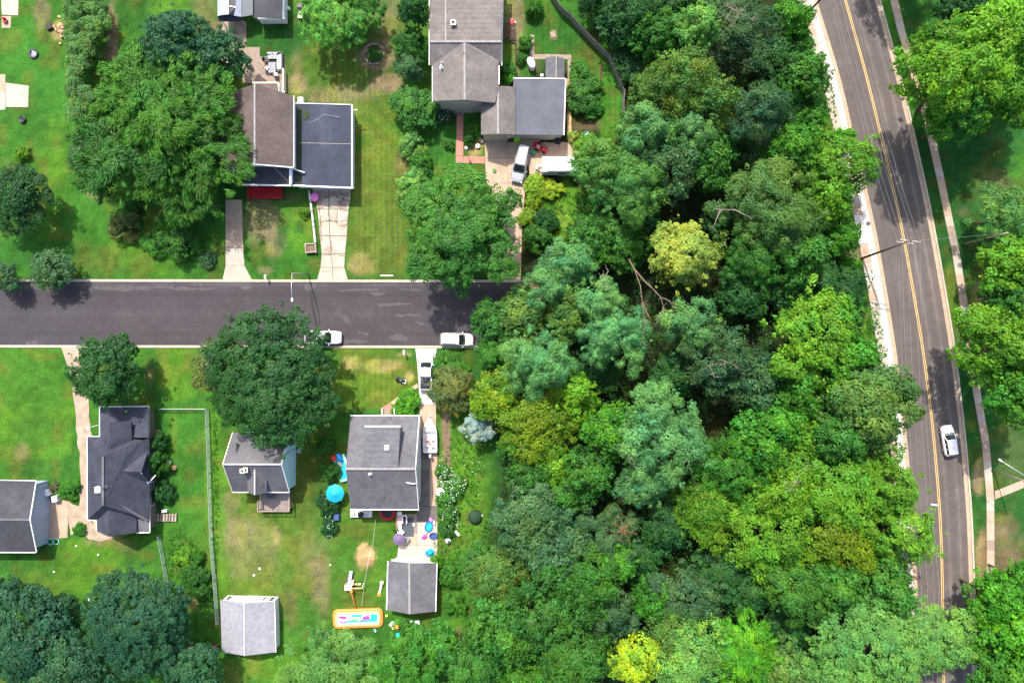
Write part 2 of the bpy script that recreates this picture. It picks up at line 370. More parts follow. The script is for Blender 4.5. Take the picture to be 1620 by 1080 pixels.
# (px, py, rx, ry, colour, strength, edge): patches of differently growing grass, bare soil and painted-in shade
PATCH = [
 (60,250,150,180,G_,.7,.8),(60,60,70,60,G_,.8,.7),(85,290,22,110,L_,.75,.8),(240,400,70,35,L_,.6,.8),(150,350,60,70,G_,.8,.7),(190,395,30,20,L_,.5,.8),
 (205,25,55,30,D_,.6,.8),(270,20,30,25,L_,.7,.7),(325,20,20,45,E_,.55,.8),(345,45,12,16,B_,.6,.6),(178,55,10,45,B_,.85,.5),(170,85,14,14,E_,.7,.6),(150,300,18,14,B_,.7,.5),(212,318,14,10,B_,.5,.6),
 (65,20,14,26,B_,.6,.6),(95,48,14,12,T_,.5,.7),(40,220,40,30,G_,.5,.8),(15,265,25,18,O_,.5,.8),(30,400,120,28,D_,.6,.8),(150,425,60,14,O_,.5,.8),
 (300,300,90,60,D_,.8,.7),(320,400,40,50,D_,.5,.9),
 # north yard of the brown house
 (540,110,110,100,O_,.85,.7),(430,60,60,40,D_,.85,.7),(520,130,60,40,G_,.35,.8),(590,60,40,80,D_,.35,.8),(612,30,22,40,B_,.45,.8),(595,88,32,30,B_,.75,.4),(592,88,14,14,G_,1,.3),(612,133,30,16,B_,.85,.4),(545,152,50,16,B_,.6,.7),(468,132,14,16,B_,.8,.5),(470,95,10,22,B_,.35,.8),(560,115,18,25,Y_,.4,.8),(500,100,25,25,Y_,.3,.8),(560,170,30,14,O_,.6,.8),(470,60,40,30,D_,.6,.8),
 # east strip of the brown house
 (600,310,48,150,Y_,.95,.5),(575,260,14,110,O_,.45,.8),(625,350,22,90,O_,.55,.8),(570,420,22,16,T_,.45,.7),(600,400,50,40,O_,.45,.8),(640,260,14,20,E_,.6,.6),(590,440,60,6,D_,.5,.8),
 # front lawn of the brown house
 (440,375,52,65,G_,.9,.4),(420,345,28,30,B_,.62,.7),(435,385,16,24,B_,.7,.6),(402,372,10,18,B_,.45,.7),(480,365,20,35,L_,.7,.7),(420,420,25,16,D_,.5,.8),(445,370,8,30,D_,.7,.7),(475,360,8,10,D_,.7,.6),(498,418,10,14,O_,.6,.7),(420,428,10,6,B_,.5,.7),(455,312,24,8,E_,.5,.7),
 # yards of the grey house
 (700,260,30,90,G_,.85,.5),(690,215,22,40,D_,.6,.7),(735,215,14,32,D_,.6,.8),(752,225,14,22,T_,.5,.6),(878,50,36,50,D_,.85,.4),(900,60,50,50,D_,.7,.6),(875,56,6,7,B_,.7,.5),(815,35,16,42,B_,.75,.6),(838,18,10,20,O_,.5,.7),(800,90,14,36,L_,.5,.7),(817,100,5,40,B_,.55,.7),(828,80,8,30,L_,.5,.7),(850,105,8,14,B_,.4,.7),(965,155,24,70,G_,.75,.5),(925,130,26,50,O_,.6,.7),(930,195,28,10,E_,.7,.6),(970,200,20,16,L_,.6,.7),(912,110,12,26,L_,.5,.7),(925,215,30,12,D_,.6,.7),
 (900,330,45,35,L_,.9,.5),(890,365,20,25,Y_,.8,.6),(848,330,20,50,E_,.5,.7),(800,430,20,30,E_,.8,.5),
 # wood floor
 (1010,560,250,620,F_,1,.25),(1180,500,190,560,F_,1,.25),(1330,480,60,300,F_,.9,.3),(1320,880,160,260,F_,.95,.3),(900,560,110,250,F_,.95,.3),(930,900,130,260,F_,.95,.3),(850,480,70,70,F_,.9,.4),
 (1275,60,14,60,L_,.8,.6),(1310,200,14,60,L_,.7,.6),(1345,440,16,60,L_,.55,.7),(1380,520,14,50,L_,.8,.6),(1352,400,12,14,B_,.6,.6),(1390,560,10,30,G_,.7,.6),
 # yards south of the street, left
 (50,650,70,110,L_,.75,.6),(60,600,60,50,G_,.6,.8),(60,680,40,30,D_,.35,.8),(25,715,28,14,Y_,.7,.5),(35,712,12,18,B_,.5,.6),(100,790,26,40,G_,.8,.6),(60,740,50,16,D_,.5,.8),
 (280,590,45,40,L_,.8,.5),(240,600,14,45,D_,.6,.8),(235,590,8,20,E_,.6,.6),(290,690,34,40,G_,.9,.5),(275,700,6,60,Y_,.6,.7),(290,780,40,70,G_,.75,.6),(250,720,14,90,D_,.7,.7),(258,770,20,40,D_,.5,.7),(332,740,8,90,L_,.8,.5),(300,950,36,60,G_,.7,.6),(290,940,8,10,E_,.5,.7),(303,955,8,10,T_,.35,.7),(285,800,6,12,Y_,.4,.7),
 (150,890,90,40,L_,.85,.6),(40,890,60,30,D_,.5,.8),(60,930,50,24,Y_,.5,.7),(65,935,20,14,O_,.6,.7),(210,915,50,30,G_,.7,.7),(200,865,16,14,E_,.45,.7),(160,855,30,8,B_,.6,.6),(120,860,16,10,L_,.6,.6),(225,880,40,20,D_,.4,.8),
 # teal house lot and back yards
 (480,850,150,160,Y_,.6,.6),(430,900,90,110,O_,.35,.6),(345,800,14,120,L_,.75,.6),(352,900,14,70,L_,.7,.6),(400,870,44,45,B_,.36,.7),(375,840,20,26,B_,.45,.7),(395,930,40,16,Y_,.6,.8),(420,905,24,22,O_,.6,.8),(365,795,14,20,B_,.45,.7),(370,740,10,50,Y_,.5,.7),(480,790,16,40,O_,.6,.7),(500,880,26,40,B_,.3,.8),(508,930,16,60,B_,.62,.6),(437,845,6,16,B_,.6,.6),(430,960,14,20,E_,.4,.7),(555,850,60,40,G_,.55,.7),(600,840,36,30,Y_,.5,.8),(550,920,40,40,G_,.5,.8),(578,880,15,17,T_,.95,.25),(578,892,13,9,E_,.55,.5),(470,990,60,40,G_,.75,.7),(430,1050,60,30,L_,.7,.7),(380,1060,40,20,Y_,.6,.7),(650,1010,50,40,G_,.85,.6),(600,1000,60,14,D_,.4,.8),(460,960,10,30,E_,.45,.7),(455,720,10,60,D_,.5,.8),(500,730,28,80,O_,.5,.7),(510,770,20,40,D_,.5,.7),(610,870,16,40,G_,.5,.8),(680,870,8,8,E_,.4,.6),
 # front lawn of the grey shingled house
 (590,605,80,52,Y_,.95,.4),(570,570,50,16,G_,.5,.8),(560,620,30,26,L_,.45,.8),(610,578,26,10,T_,.45,.7),(640,560,14,5,T_,.4,.7),(648,596,8,8,T_,.5,.6),(620,570,30,10,O_,.4,.8),(555,575,12,10,T_,.35,.6),(600,655,70,6,D_,.7,.6),
 (720,570,30,20,L_,.8,.5),(745,575,22,26,D_,.7,.6),(700,720,10,70,Y_,.5,.7),(706,690,7,50,B_,.7,.5),(748,740,36,85,L_,1,.4),(775,730,20,70,D_,.6,.6),(730,790,40,50,L_,.8,.5),(720,850,40,50,L_,.85,.6),(710,950,24,60,G_,.9,.5),(745,820,8,8,E_,.6,.5),(725,1000,14,20,L_,.7,.6),(727,1005,12,12,E_,.75,.5),(718,1040,12,18,E_,.7,.5),(700,870,12,20,E_,.35,.6),
 # verge and slope east of the main road; its dark green paints in tree shade
 (1520,300,90,420,D_,1,.4),(1580,750,62,420,D_,.9,.4),(1440,60,14,90,D_,1,.6),(1560,280,30,20,O_,.6,.7),(1580,300,30,30,E_,.35,.8),(1525,335,12,8,E_,.4,.7),(1502,470,10,60,Y_,.75,.6),(1515,520,10,40,O_,.7,.7),(1545,450,14,40,L_,.6,.7),(1550,490,18,34,T_,.55,.6),(1560,430,12,40,E_,.55,.7),(1535,660,8,40,D_,.8,.6),(1536,672,9,12,L_,.6,.6),(1549,755,11,26,B_,.85,.4),(1540,860,12,60,G_,.6,.7),(1553,880,9,40,T_,.6,.5),(1580,880,40,60,E_,.65,.6),(1600,720,24,60,E_,.25,.8),(1545,600,8,40,D_,.7,.7),(1585,677,5,8,L_,.5,.6),
 (1600,900,30,30,E_,.6,.7),(1580,845,16,10,B_,.45,.7),
 (885,48,48,50,G_,.95,.35),(880,60,44,40,D_,.45,.8),(962,152,26,78,G_,1,.4),(925,140,28,70,O_,.75,.6),(930,198,26,10,E_,.7,.6),(970,205,22,18,L_,.7,.6),(895,335,46,42,L_,1,.4),(890,368,18,22,Y_,.8,.6),(875,56,6,7,B_,.7,.5),
]
def build_ground():
    core_x = np.arange(-89, 89.01, .5); core_y = np.arange(-61, 61.01, .5)
    far = np.array([100, 130, 200, 400, 900, 3000.])
    xs = np.concatenate([-far[::-1], core_x, far]); ys = np.concatenate([-far[::-1], core_y, far])
    X, Y = np.meshgrid(xs, ys); X = X.ravel(); Y = Y.ravel()
    px = 810 + X / S; py = 540 - Y / S
    n1 = vnoise(X, Y, 9, 1); n2 = vnoise(X, Y, 3.1, 2); n3 = vnoise(X, Y, 1.3, 3)
    col = np.empty((len(X), 3))
    base = np.array(G_); dark = np.array(D_); lite = np.array(L_); ylw = np.array(Y_)
    t = np.clip((n1 * .5 + n2 * .35 + n3 * .15 - .3) / .4, 0, 1)[:, None]
    col[:] = dark * (1 - t) * .35 + base * (.65 + .35 * t - .25 * t) + lite * t * .25
    wob = (vnoise(X, Y, 2.4, 5) - .5) * .9 + (vnoise(X, Y, .9, 6) - .5) * .7
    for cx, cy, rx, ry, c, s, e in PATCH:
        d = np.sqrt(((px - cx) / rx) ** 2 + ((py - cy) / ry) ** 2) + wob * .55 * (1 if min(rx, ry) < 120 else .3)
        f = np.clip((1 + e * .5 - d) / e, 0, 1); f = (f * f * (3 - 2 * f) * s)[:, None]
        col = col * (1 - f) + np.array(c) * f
    # clumps of ranker and thinner turf
    k = (1 + (vnoise(X, Y, .8, 8) - .5) * .5 + (vnoise(X, Y, 5, 9) - .5) * .35)[:, None]
    yy = np.clip((vnoise(X, Y, 2.0, 11) - .62) * 3, 0, .5)[:, None]
    col = col * k; lum = col.mean(1, keepdims=True)
    col = col * (1 - yy) + np.concatenate([lum * 1.5, lum * 1.7, lum * .3], 1) * yy
    away = np.clip((np.maximum(np.abs(X) - 84, np.abs(Y) - 58)) / 14, 0, 1)[:, None]; col = col * (1 - away) + np.array(G_) * .85 * away
    mow = np.zeros(len(X))
    for cx, cy, rx, ry in ((602, 310, 46, 140), (700, 260, 30, 90), (590, 600, 80, 50), (890, 60, 50, 50), (970, 160, 18, 70), (560, 110, 60, 70)): mow = np.maximum(mow, np.clip(2.2 - 2 * np.maximum(abs(px - cx) / rx, abs(py - cy) / ry), 0, 1))
    nx, ny = len(xs), len(ys)
    idx = np.arange(nx * ny).reshape(ny, nx)
    quads = np.stack([idx[:-1, :-1], idx[:-1, 1:], idx[1:, 1:], idx[1:, :-1]], -1).reshape(-1, 4)
    me = bpy.data.meshes.new("ground")
    me.from_pydata([], [], []) 
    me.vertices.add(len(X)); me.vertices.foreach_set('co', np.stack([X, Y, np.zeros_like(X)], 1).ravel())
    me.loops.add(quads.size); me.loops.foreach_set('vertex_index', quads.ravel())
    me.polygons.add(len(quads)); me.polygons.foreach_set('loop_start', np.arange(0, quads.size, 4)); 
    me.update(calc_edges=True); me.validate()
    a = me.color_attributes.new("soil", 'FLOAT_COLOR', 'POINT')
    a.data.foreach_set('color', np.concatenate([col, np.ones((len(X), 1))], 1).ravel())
    me.attributes.new("mow", 'FLOAT', 'POINT').data.foreach_set('value', mow)
    m, nt, b = nmat("lawn and soil")
    at = N(nt, "ShaderNodeAttribute", attribute_name="soil"); g = N(nt, "ShaderNodeNewGeometry").outputs["Position"]
    f1 = noise(nt, g, 2.6, 6, .7); f2 = noise(nt, g, 9, 4, .75); f3 = noise(nt, g, .7, 5)
    c = mix(nt, 'MULTIPLY', 1.0, at.outputs["Color"], ramp(nt, f1, [(.28, .62), (.72, 1.38)]))
    c = mix(nt, 'MULTIPLY', 1.0, c, ramp(nt, f2, [(.28, .5), (.72, 1.5)]))
    c = mix(nt, 'MULTIPLY', .7, c, ramp(nt, f3, [(.3, (.8, .9, .9)), (.7, (1.25, 1.1, .9))]))
    sp = N(nt, "ShaderNodeSeparateXYZ"); nt.links.new(g, sp.inputs[0]); ma = N(nt, "ShaderNodeAttribute", attribute_name="mow")
    wv = math_n(nt, 'SINE', math_n(nt, 'ADD', math_n(nt, 'MULTIPLY', sp.outputs[0], 7.5), math_n(nt, 'MULTIPLY', f3, 3.0)))   # mower passes
    c = mix(nt, 'MULTIPLY', ma.outputs["Fac"], c, ramp(nt, math_n(nt, 'ADD', math_n(nt, 'MULTIPLY', wv, .5), .5), [(.2, (.92, .94, .95)), (.8, (1.09, 1.06, 1.03))]))
    nt.links.new(c, b.inputs["Base Color"]); b.inputs["Roughness"].default_value = .95; b.inputs["Specular IOR Level"].default_value = .1
    bump(nt, b, f2, .7, .06)
    return tag(link_mesh("ground", me, m), kind="structure")
build_ground()

def smooth_poly(pts, amp=0.0, seed=1, step=.8):
    """pixel outline -> world outline with a slightly uneven edge"""
    rnd = random.Random(seed); out = []
    w = [P(*p) for p in pts]; n = len(w)
    for i in range(n):
        a, b = w[i], w[(i + 1) % n]; d = b - a; L = d.length
        k = max(1, int(L / step)) if amp else 1
        nn = Vector((-d.y, d.x, 0)).normalized() if L > 0 else Vector((0, 0, 0))
        for j in range(k):
            p = a + d * (j / k)
            if amp and j: p = p + nn * rnd.uniform(-amp, amp)
            out.append(p)
    return out

def sheet(name, pts, mat, z=.012, amp=0.0, parent=None, seed=1, kind='structure', thick=.0):
    bm = bmesh.new(); w = smooth_poly(pts, amp, seed)
    if thick: prism(bm, [(p.x, p.y) for p in w], -.05, z)
    else:
        f = bm.faces.new([bm.verts.new((p.x, p.y, z)) for p in w]); f.normal_update()
        if f.normal.z < 0: f.normal_flip()
        bmesh.ops.triangulate(bm, faces=bm.faces)
    o = obj(name, bm, mat, parent, recalc=bool(thick))
    return tag(o, kind=kind) if parent is None else o

def slab(name, quad, mat, parent, z=.06, gap=.025):
    """one cast slab: quad of four pixel corners, pulled in by the joint"""
    w = [P(*q) for q in quad]; c = sum(w, Vector()) / len(w)
    w = [c + (p - c) * (1 - gap / max((p - c).length, .1)) for p in w]
    bm = bmesh.new(); prism(bm, [(p.x, p.y) for p in w], -.05, z + random.uniform(-.004, .004))
    return obj(name, bm, mat, parent)

# ---------------------------------------------------------------- roads
KY = [-260, -150, 0, 125, 225, 325, 405, 540, 590, 680, 810, 890, 1000, 1080, 1250, 1400]
KL = [1212, 1248, 1292, 1331, 1353, 1378, 1394, 1416, 1423, 1434, 1445, 1450, 1454, 1456, 1456, 1455]
KR = [1300, 1338, 1384, 1418, 1441, 1463, 1478, 1501, 1507, 1518, 1529, 1532, 1536, 1538, 1539, 1538]
KC = [1254, 1292, 1337, 1372, 1396, 1419, 1435, 1458, 1465, 1476, 1487, 1490, 1492, 1493, 1494, 1493]
_gy = np.arange(-260, 1401, 10.0)
def _sm(v):
    f = np.interp(_gy, KY, v); k = np.ones(9) / 9
    return np.convolve(np.pad(f, 4, mode='reflect', reflect_type='odd'), k, mode='valid')
LX, RX, CX = _sm(KL), _sm(KR), _sm(KC)
xL = lambda y: float(np.interp(y, _gy, LX)); xR = lambda y: float(np.interp(y, _gy, RX)); xC = lambda y: float(np.interp(y, _gy, CX))

def ribbon(name, rows, mat, z=.02, parent=None, uv=True, smooth=False):
    """rows: list of (left pixel, right pixel); UV x runs 0..1 across"""
    bm = bmesh.new(); ul = bm.loops.layers.uv.new("UVMap"); prev = None; run = 0
    for i, (a, b) in enumerate(rows):
        pa, pb = P(*a), P(*b)
        va = bm.verts.new((pa.x, pa.y, z)); vb = bm.verts.new((pb.x, pb.y, z))
        if prev:
            f = bm.faces.new((prev[0], prev[1], vb, va)); f.normal_update()
            us = {prev[0]: (0, run), prev[1]: (1, run), vb: (1, run + 1), va: (0, run + 1)}
            for l in f.loops: l[ul].uv = us[l.vert]
            if f.normal.z < 0: f.normal_flip()
            run += 1
        prev = (va, vb)
    o = obj(name, bm, mat, parent, recalc=False)
    return o

main_road = tag(ribbon("main_road", [((xL(y), y), (xR(y), y)) for y in _gy], M['mainroad'], .02), kind='structure')
for off in (-1.2, 1.5):
    ribbon("centre_line", [((xC(y) + off - .62, y), (xC(y) + off + .62, y)) for y in _gy], M['yellow_line'], .025, main_road)
ribbon("stop_line", [((xC(797) - 13, 796), (xC(797) - 13, 798.5)), ((xC(797) - 2, 797.5), (xC(797) - 2, 800))], M['white_line'], .025, main_road)
yN = lambda x: 445.5 + x * .0017; yS = lambda x: 545.5 + x * .0015
street = tag(ribbon("street", [((x, yN(x)), (x, yS(x))) for x in list(range(-500, 830, 20)) + [836]], M['street'], .02), kind='structure')
tag(sheet("street_end", [(800,440),(832,452),(838,500),(832,545),(850,548),(862,500),(850,440)], M['dirt'], .026, .3, seed=4), kind='structure')
sl = sheet("crack_seal", [(489,447),(492,447),(497,490),(505,520),(510,547),(506.5,547),(502,522),(493.5,490)], M['seal'], .024, .06, street, 3)
for k, (pts, amp) in enumerate([([(130,455),(180,451),(260,453),(345,456),(330,459),(240,457),(190,460),(140,458)], .18), ([(0,452),(40,450),(75,453),(60,458),(0,457)], .2),
        ([(355,446),(395,446),(400,456),(388,459),(360,452)], .2), ([(598,480),(650,479),(652,482),(600,485)], .12), ([(535,458),(600,456),(598,459),(540,461)], .1),
        ([(622,498),(665,496),(664,499),(625,501)], .12), ([(615,532),(632,526),(648,536),(640,540),(618,537)], .15), ([(510,541),(545,536),(590,541),(570,544),(530,545)], .2), ([(535,496),(550,500),(556,512),(545,508)], .15),
        ([(40,541),(60,538),(62,544),(42,546)], .15), ([(300,448),(345,449),(340,451),(310,452)], .12), ([(632,456),(668,458),(660,461),(634,459)], .12), ([(566,524),(585,528),(580,531),(568,528)], .1), ([(655,508),(672,512),(668,516)], .12), ([(480,450),(500,449),(498,458),(484,460)], .2), ([(585,462),(610,462),(606,467),(588,466)], .2)]):
    sheet("worn_patch", pts, M['scuff'], .0235 + k * .0003, amp, street, 10 + k)

def kerb_run(name, a0, a1, step, y0, y1, height, mat):
    """straight kerb along the street, cut into cast lengths"""
    root = tag(bpy.data.objects.new(name, None), kind='structure'); COL.objects.link(root)
    x = a0
    while x < a1:
        e = min(x + step, a1); bm = bmesh.new()
        q = [P(x + .12, y0(x)), P(e - .12, y0(e)), P(e - .12, y1(e)), P(x + .12, y1(x))]
        prism(bm, [(p.x, p.y) for p in q], -.1, height + random.uniform(-.008, .008)); obj("kerb_stone", bm, mat, root)
        x = e
    return root
random.seed(3)
kerb_run("kerb", -300, 832, 34, lambda x: yN(x) - 4, yN, .10, M['kerb'])
kerb_run("kerb", -300, 775, 34, yS, lambda x: yS(x) + 4, .10, M['kerb'])

def side_run(name, piece, off0, off1, ref, step, z, mats, y0=-200, y1=1300, skip=()):
    root = tag(bpy.data.objects.new(name, None), kind='structure'); COL.objects.link(root); y = y0; k = 0
    rnd = random.Random(hash(name) % 99 if False else len(name))
    while y < y1:
        e = y + step; bm = bmesh.new(); g = .10
        q = [P(ref(y + g) + off0(y), y + g), P(ref(y + g) + off1(y), y + g), P(ref(e - g) + off1(e), e - g), P(ref(e - g) + off0(e), e - g)]
        prism(bm, [(p.x, p.y) for p in q], -.1, z + rnd.uniform(-.006, .006))
        m = mats[0] if len(mats) == 1 or rnd.random() > .22 else rnd.choice(mats[1:])
        obj(piece, bm, m, root); y = e; k += 1
    return root
c_ = lambda v: (lambda y: v)
sw = lambda a, b: (lambda y: np.interp(y, [0, 400, 700], [a, a, b]))
side_run("sidewalk", "slab", sw(-31, -28), c_(-17), xL, 15, .10, [M['concrete'], M['concrete_tan'], M['concrete_white']])
side_run("kerb", "kerb_stone", c_(-16.8), c_(-7.2), xL, 30, .09, [M['concrete_white']])
side_run("gutter", "gutter_slab", c_(-7), c_(0), xL, 33, .03, [M['gutter']])
side_run("gutter", "gutter_slab", c_(0), c_(6), xR, 33, .03, [M['gutter'], M['concrete_tan']])
side_run("kerb", "kerb_stone", c_(6.2), c_(9), xR, 33, .12, [M['kerb'], M['concrete']])
SWY = [-200, 0, 50, 175, 270, 400, 520, 620, 700, 790, 900, 1080, 1300]; SWX = [1368, 1414, 1426, 1463, 1485, 1512, 1531, 1545, 1559, 1566.5, 1567, 1567, 1566]
xW = lambda y: float(np.interp(y, SWY, SWX))
side_run("footpath", "slab", c_(-6), c_(6), xW, 15.5, .06, [M['concrete_tan'], M['concrete'], M['pavers']])
br = tag(bpy.data.objects.new("side_path", None), kind='structure'); COL.objects.link(br)
for i in range(4):
    a = i / 4; b = (i + 1) / 4; q = lambda t, o: (1573.5 + 60 * t, 783 - 24 * t + o)
    slab("slab", [q(a, -6.5), q(b, -6.5), q(b, 6.5), q(a, 6.5)], M['concrete_tan'], br, .05)
# iron covers in the pavement
for x, y, r in ((1308, 105, .38), (1359, 357, .33), (1373, 354, .33)):
    bm = bmesh.new(); p = P(x, y); lathe(bm, [(r, .09), (r, .112), (r * .8, .112), (r * .78, .106), (r * .3, .106), (r * .28, .112), (.02, .112)], (p.x, p.y, 0), 20)
    tag(obj("manhole_cover", bm, M['iron']), {1308: "round iron cover let into the pavement at the top of the main road", 1359: "round iron cover on the pavement slab farther from the main road", 1373: "round iron cover in the kerb beside the main road gutter"}[x], "manhole cover")

# ---------------------------------------------------------------- drives and paths
def drive(name, quads, mats, z=.06, gap=.03):
    root = tag(bpy.data.objects.new(name, None), kind='structure'); COL.objects.link(root)
    for i, q in enumerate(quads):
        slab("slab", q, mats[i % len(mats)] if not isinstance(mats, dict) else mats.get(i, mats.get(-1)), root, z, gap)
    return root
random.seed(5)
drive("front_walk", [[(357,316),(383,316),(384,353),(357,353)], [(357,353),(384,353),(385,392),(357,392)], [(357,392),(385,392),(387,420),(357,420)], [(357,420),(387,420),(399,443),(352,443)]],
      {0: M['concrete_tan'], 1: M['concrete_tan'], 2: M['concrete'], -1: M['concrete']}, .05)
dq = []
ys_ = [299, 313, 331, 350, 373, 402, 423, 444]
lx = [493, 500, 502, 504, 506, 509, 507, 501]; mx = [520, 520, 521, 521, 522, 524, 526, 527]; rx_ = [555, 555, 552, 550, 549, 546, 545, 551]
for i in range(7):
    a, b = ys_[i], ys_[i + 1]
    dq += [[(lx[i], a), (mx[i], a), (mx[i + 1], b), (lx[i + 1], b)], [(mx[i], a), (rx_[i], a), (rx_[i + 1], b), (mx[i + 1], b)]]
dq[5] = [(521, 331), (534, 331), (533, 350), (521, 350)]; dq.append([(534, 331), (552, 331), (550, 350), (533, 350)])
drive("cracked_driveway", dq, {-1: M['concrete_old'], 10: M['concrete'], 11: M['concrete'], 12: M['concrete'], 13: M['concrete']}, .05, .05)
rnd = random.Random(17)
def crack(pts, w=.5, z=.058):
    bm = bmesh.new(); L = []; Rr = []
    dense = []
    for a, b in zip(pts[:-1], pts[1:]):
        for i in range(5): t = i / 5; dense.append((a[0] + (b[0] - a[0]) * t + rnd.uniform(-.8, .8), a[1] + (b[1] - a[1]) * t + rnd.uniform(-.8, .8)))
    dense.append(pts[-1])
    vs = []
    for i, p in enumerate(dense):
        q = P(*p); d = P(*dense[min(i + 1, len(dense) - 1)]) - P(*dense[max(i - 1, 0)]); n = Vector((-d.y, d.x, 0)).normalized() * (w * S * .5 * rnd.uniform(.5, 1.5))
        vs.append((bm.verts.new((q.x + n.x, q.y + n.y, z)), bm.verts.new((q.x - n.x, q.y - n.y, z))))
    for a, b in zip(vs[:-1], vs[1:]): bm.faces.new((a[0], a[1], b[1], b[0]))
    return obj("crack", bm, M['dirt'], bpy.data.objects["cracked_driveway"])
for pts, w in (([(503,331),(516,326),(535,330),(552,334)], 1.1), ([(507,352),(521,348),(534,352)], 1.0), ([(534,338),(531,350),(537,357),(548,357),(551,350)], .9), ([(521,300),(520,330),(522,372),(524,398)], 1.0), ([(503,372),(523,374),(548,373)], 1.1), ([(508,402),(520,404),(530,401),(545,406)], .9), ([(537,300),(545,312),(538,322),(548,328)], 1.6), ([(512,312),(528,308),(540,315),(552,318)], 1.5), ([(510,430),(524,428),(540,426)], .7), ([(502,318),(506,340),(509,360)], 1.2)): crack(pts, w)
for k, pts in enumerate(([(502,302),(530,303),(553,304),(552,312),(530,309),(512,316),(505,330),(501,318)], [(533,318),(549,316),(548,330),(540,334),(534,328)], [(505,345),(509,352),(511,380),(507,385)])):
    sheet("dirt_stain", pts, M['pavers'], .0565 + k * .0004, .15, bpy.data.objects["cracked_driveway"], 30 + k)
random.seed(5)
drive("garage_driveway", [[(767,213),(803,213),(803,250),(767,250)], [(803,213),(860,213),(840,250),(803,250)], [(767,250),(803,250),(804,290),(769,290)], [(803,250),(835,250),(832,290),(804,290)],
      [(771,290),(804,290),(805,321),(786,321)], [(804,290),(832,290),(829,321),(805,321)], [(788,321),(805,321),(807,352),(794,352)], [(805,321),(829,321),(826,352),(807,352)], [(796,352),(826,352),(825,400),(799,400)], [(798,400),(825,400),(824,446),(790,446)]], [M['concrete_tan']], .05)
tag(sheet("trailer_pad", [(835,226),(905,224),(913,232),(914,280),(838,276),(834,250)], M['concrete_tan'], .03, .12, seed=7))
drive("white_driveway", [[(657,551),(691,551),(688,575),(660,575)], [(660,575),(688,575),(688,604),(662,604)], [(662,604),(688,604),(689,640),(664,640)]], [M['concrete_white']], .06)
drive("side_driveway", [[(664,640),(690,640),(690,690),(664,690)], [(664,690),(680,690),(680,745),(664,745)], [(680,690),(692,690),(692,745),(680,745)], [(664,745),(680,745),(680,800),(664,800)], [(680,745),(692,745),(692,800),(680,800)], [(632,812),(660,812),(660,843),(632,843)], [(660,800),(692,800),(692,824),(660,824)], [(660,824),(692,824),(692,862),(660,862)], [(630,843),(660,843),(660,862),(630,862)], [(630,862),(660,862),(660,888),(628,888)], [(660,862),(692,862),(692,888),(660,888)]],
      {0: M['concrete_tan'], 1: M['shade_toned'], 2: M['concrete_tan'], 3: M['shade_toned'], 4: M['concrete_tan'], 5: M['pavers'], 6: M['shade_toned'], 7: M['concrete'], 8: M['concrete_tan'], 9: M['concrete'], 10: M['concrete']}, .05)
drive("stepping_path", [[(606,643),(617,637),(622,646),(622,651),(604,651)], [(617,637),(636,622),(640,629),(624,641)], [(636,622),(660,606),(662,612),(640,629)]], {0: M['red_brick'], 1: M['concrete_tan'], -1: M['concrete_tan']}, .04)
sheet("gravel_track", [(97,549),(147,549),(144,585),(138,610),(141,650),(146,700),(143,760),(141,800),(140,820),(158,838),(182,852),(160,856),(140,852),(132,842),(112,846),(104,800),(108,792),(125,800),(128,760),(123,690),(118,640),(113,600),(104,570)], M['gravel'], .02, .18, seed=12)
sheet("gravel_apron", [(97,546),(146,546),(146,552),(98,552)], M['concrete'], .035)
drive("garage_apron", [[(76,791),(108,791),(108,818),(76,818)], [(76,818),(108,818),(107,850),(76,853)]], [M['concrete_tan']], .05)
for q in ([(-40,112),(9,116),(9,172),(-40,176)], [(9,131),(47,137),(46,170),(9,170)]): pass
drive("garden_patio", [[(-40,118),(9,118),(9,146),(-40,146)], [(-40,146),(9,146),(9,174),(-40,176)], [(9,131),(46,136),(45,170),(9,170)]], [M['concrete_tan'], M['concrete'], M['concrete']], .05)
drive("stepping_slab", [[(2,-6),(30,-6),(29,25),(3,24)], [(3,26),(18,26),(17,45),(3,45)]], [M['concrete'], M['concrete_tan']], .05)
drive("yard_path", [[(351,34),(390,34),(390,62),(350,62)], [(350,62),(390,62),(390,90),(349,90)], [(349,90),(368,90),(368,118),(349,118)]], [M['pavers']], .04)
sheet("patio", [(390,75),(411,75),(411,90),(451,90),(452,146),(440,148),(440,132),(384,132),(384,95)], M['pavers'], .03, .05, seed=5)
drive("brick_path", [[(723,182),(733,182),(733,215),(722,215)], [(722,215),(733,215),(733,247),(721,247)], [(721,247),(733,247),(733,258),(721,258)], [(733,247),(767,248),(767,259),(733,258)]], [M['red_brick']], .04)
drive("paved_garden_path", [[(838,55),(845,55),(845,86),(838,86)], [(838,86),(873,86),(873,94),(838,94)], [(873,86),(904,87),(904,94),(873,94)], [(898,94),(904,94),(904,125),(898,125)]], [M['pavers']], .03)
sheet("garden_strip", [(897,125),(904,125),(904,222),(897,222)], M['sand'], .02, .06, seed=8)
sheet("bare_soil_strip", [(699,650),(708,650),(713,700),(712,750),(704,745),(700,700)], M['dirt'], .015, .15, seed=9)
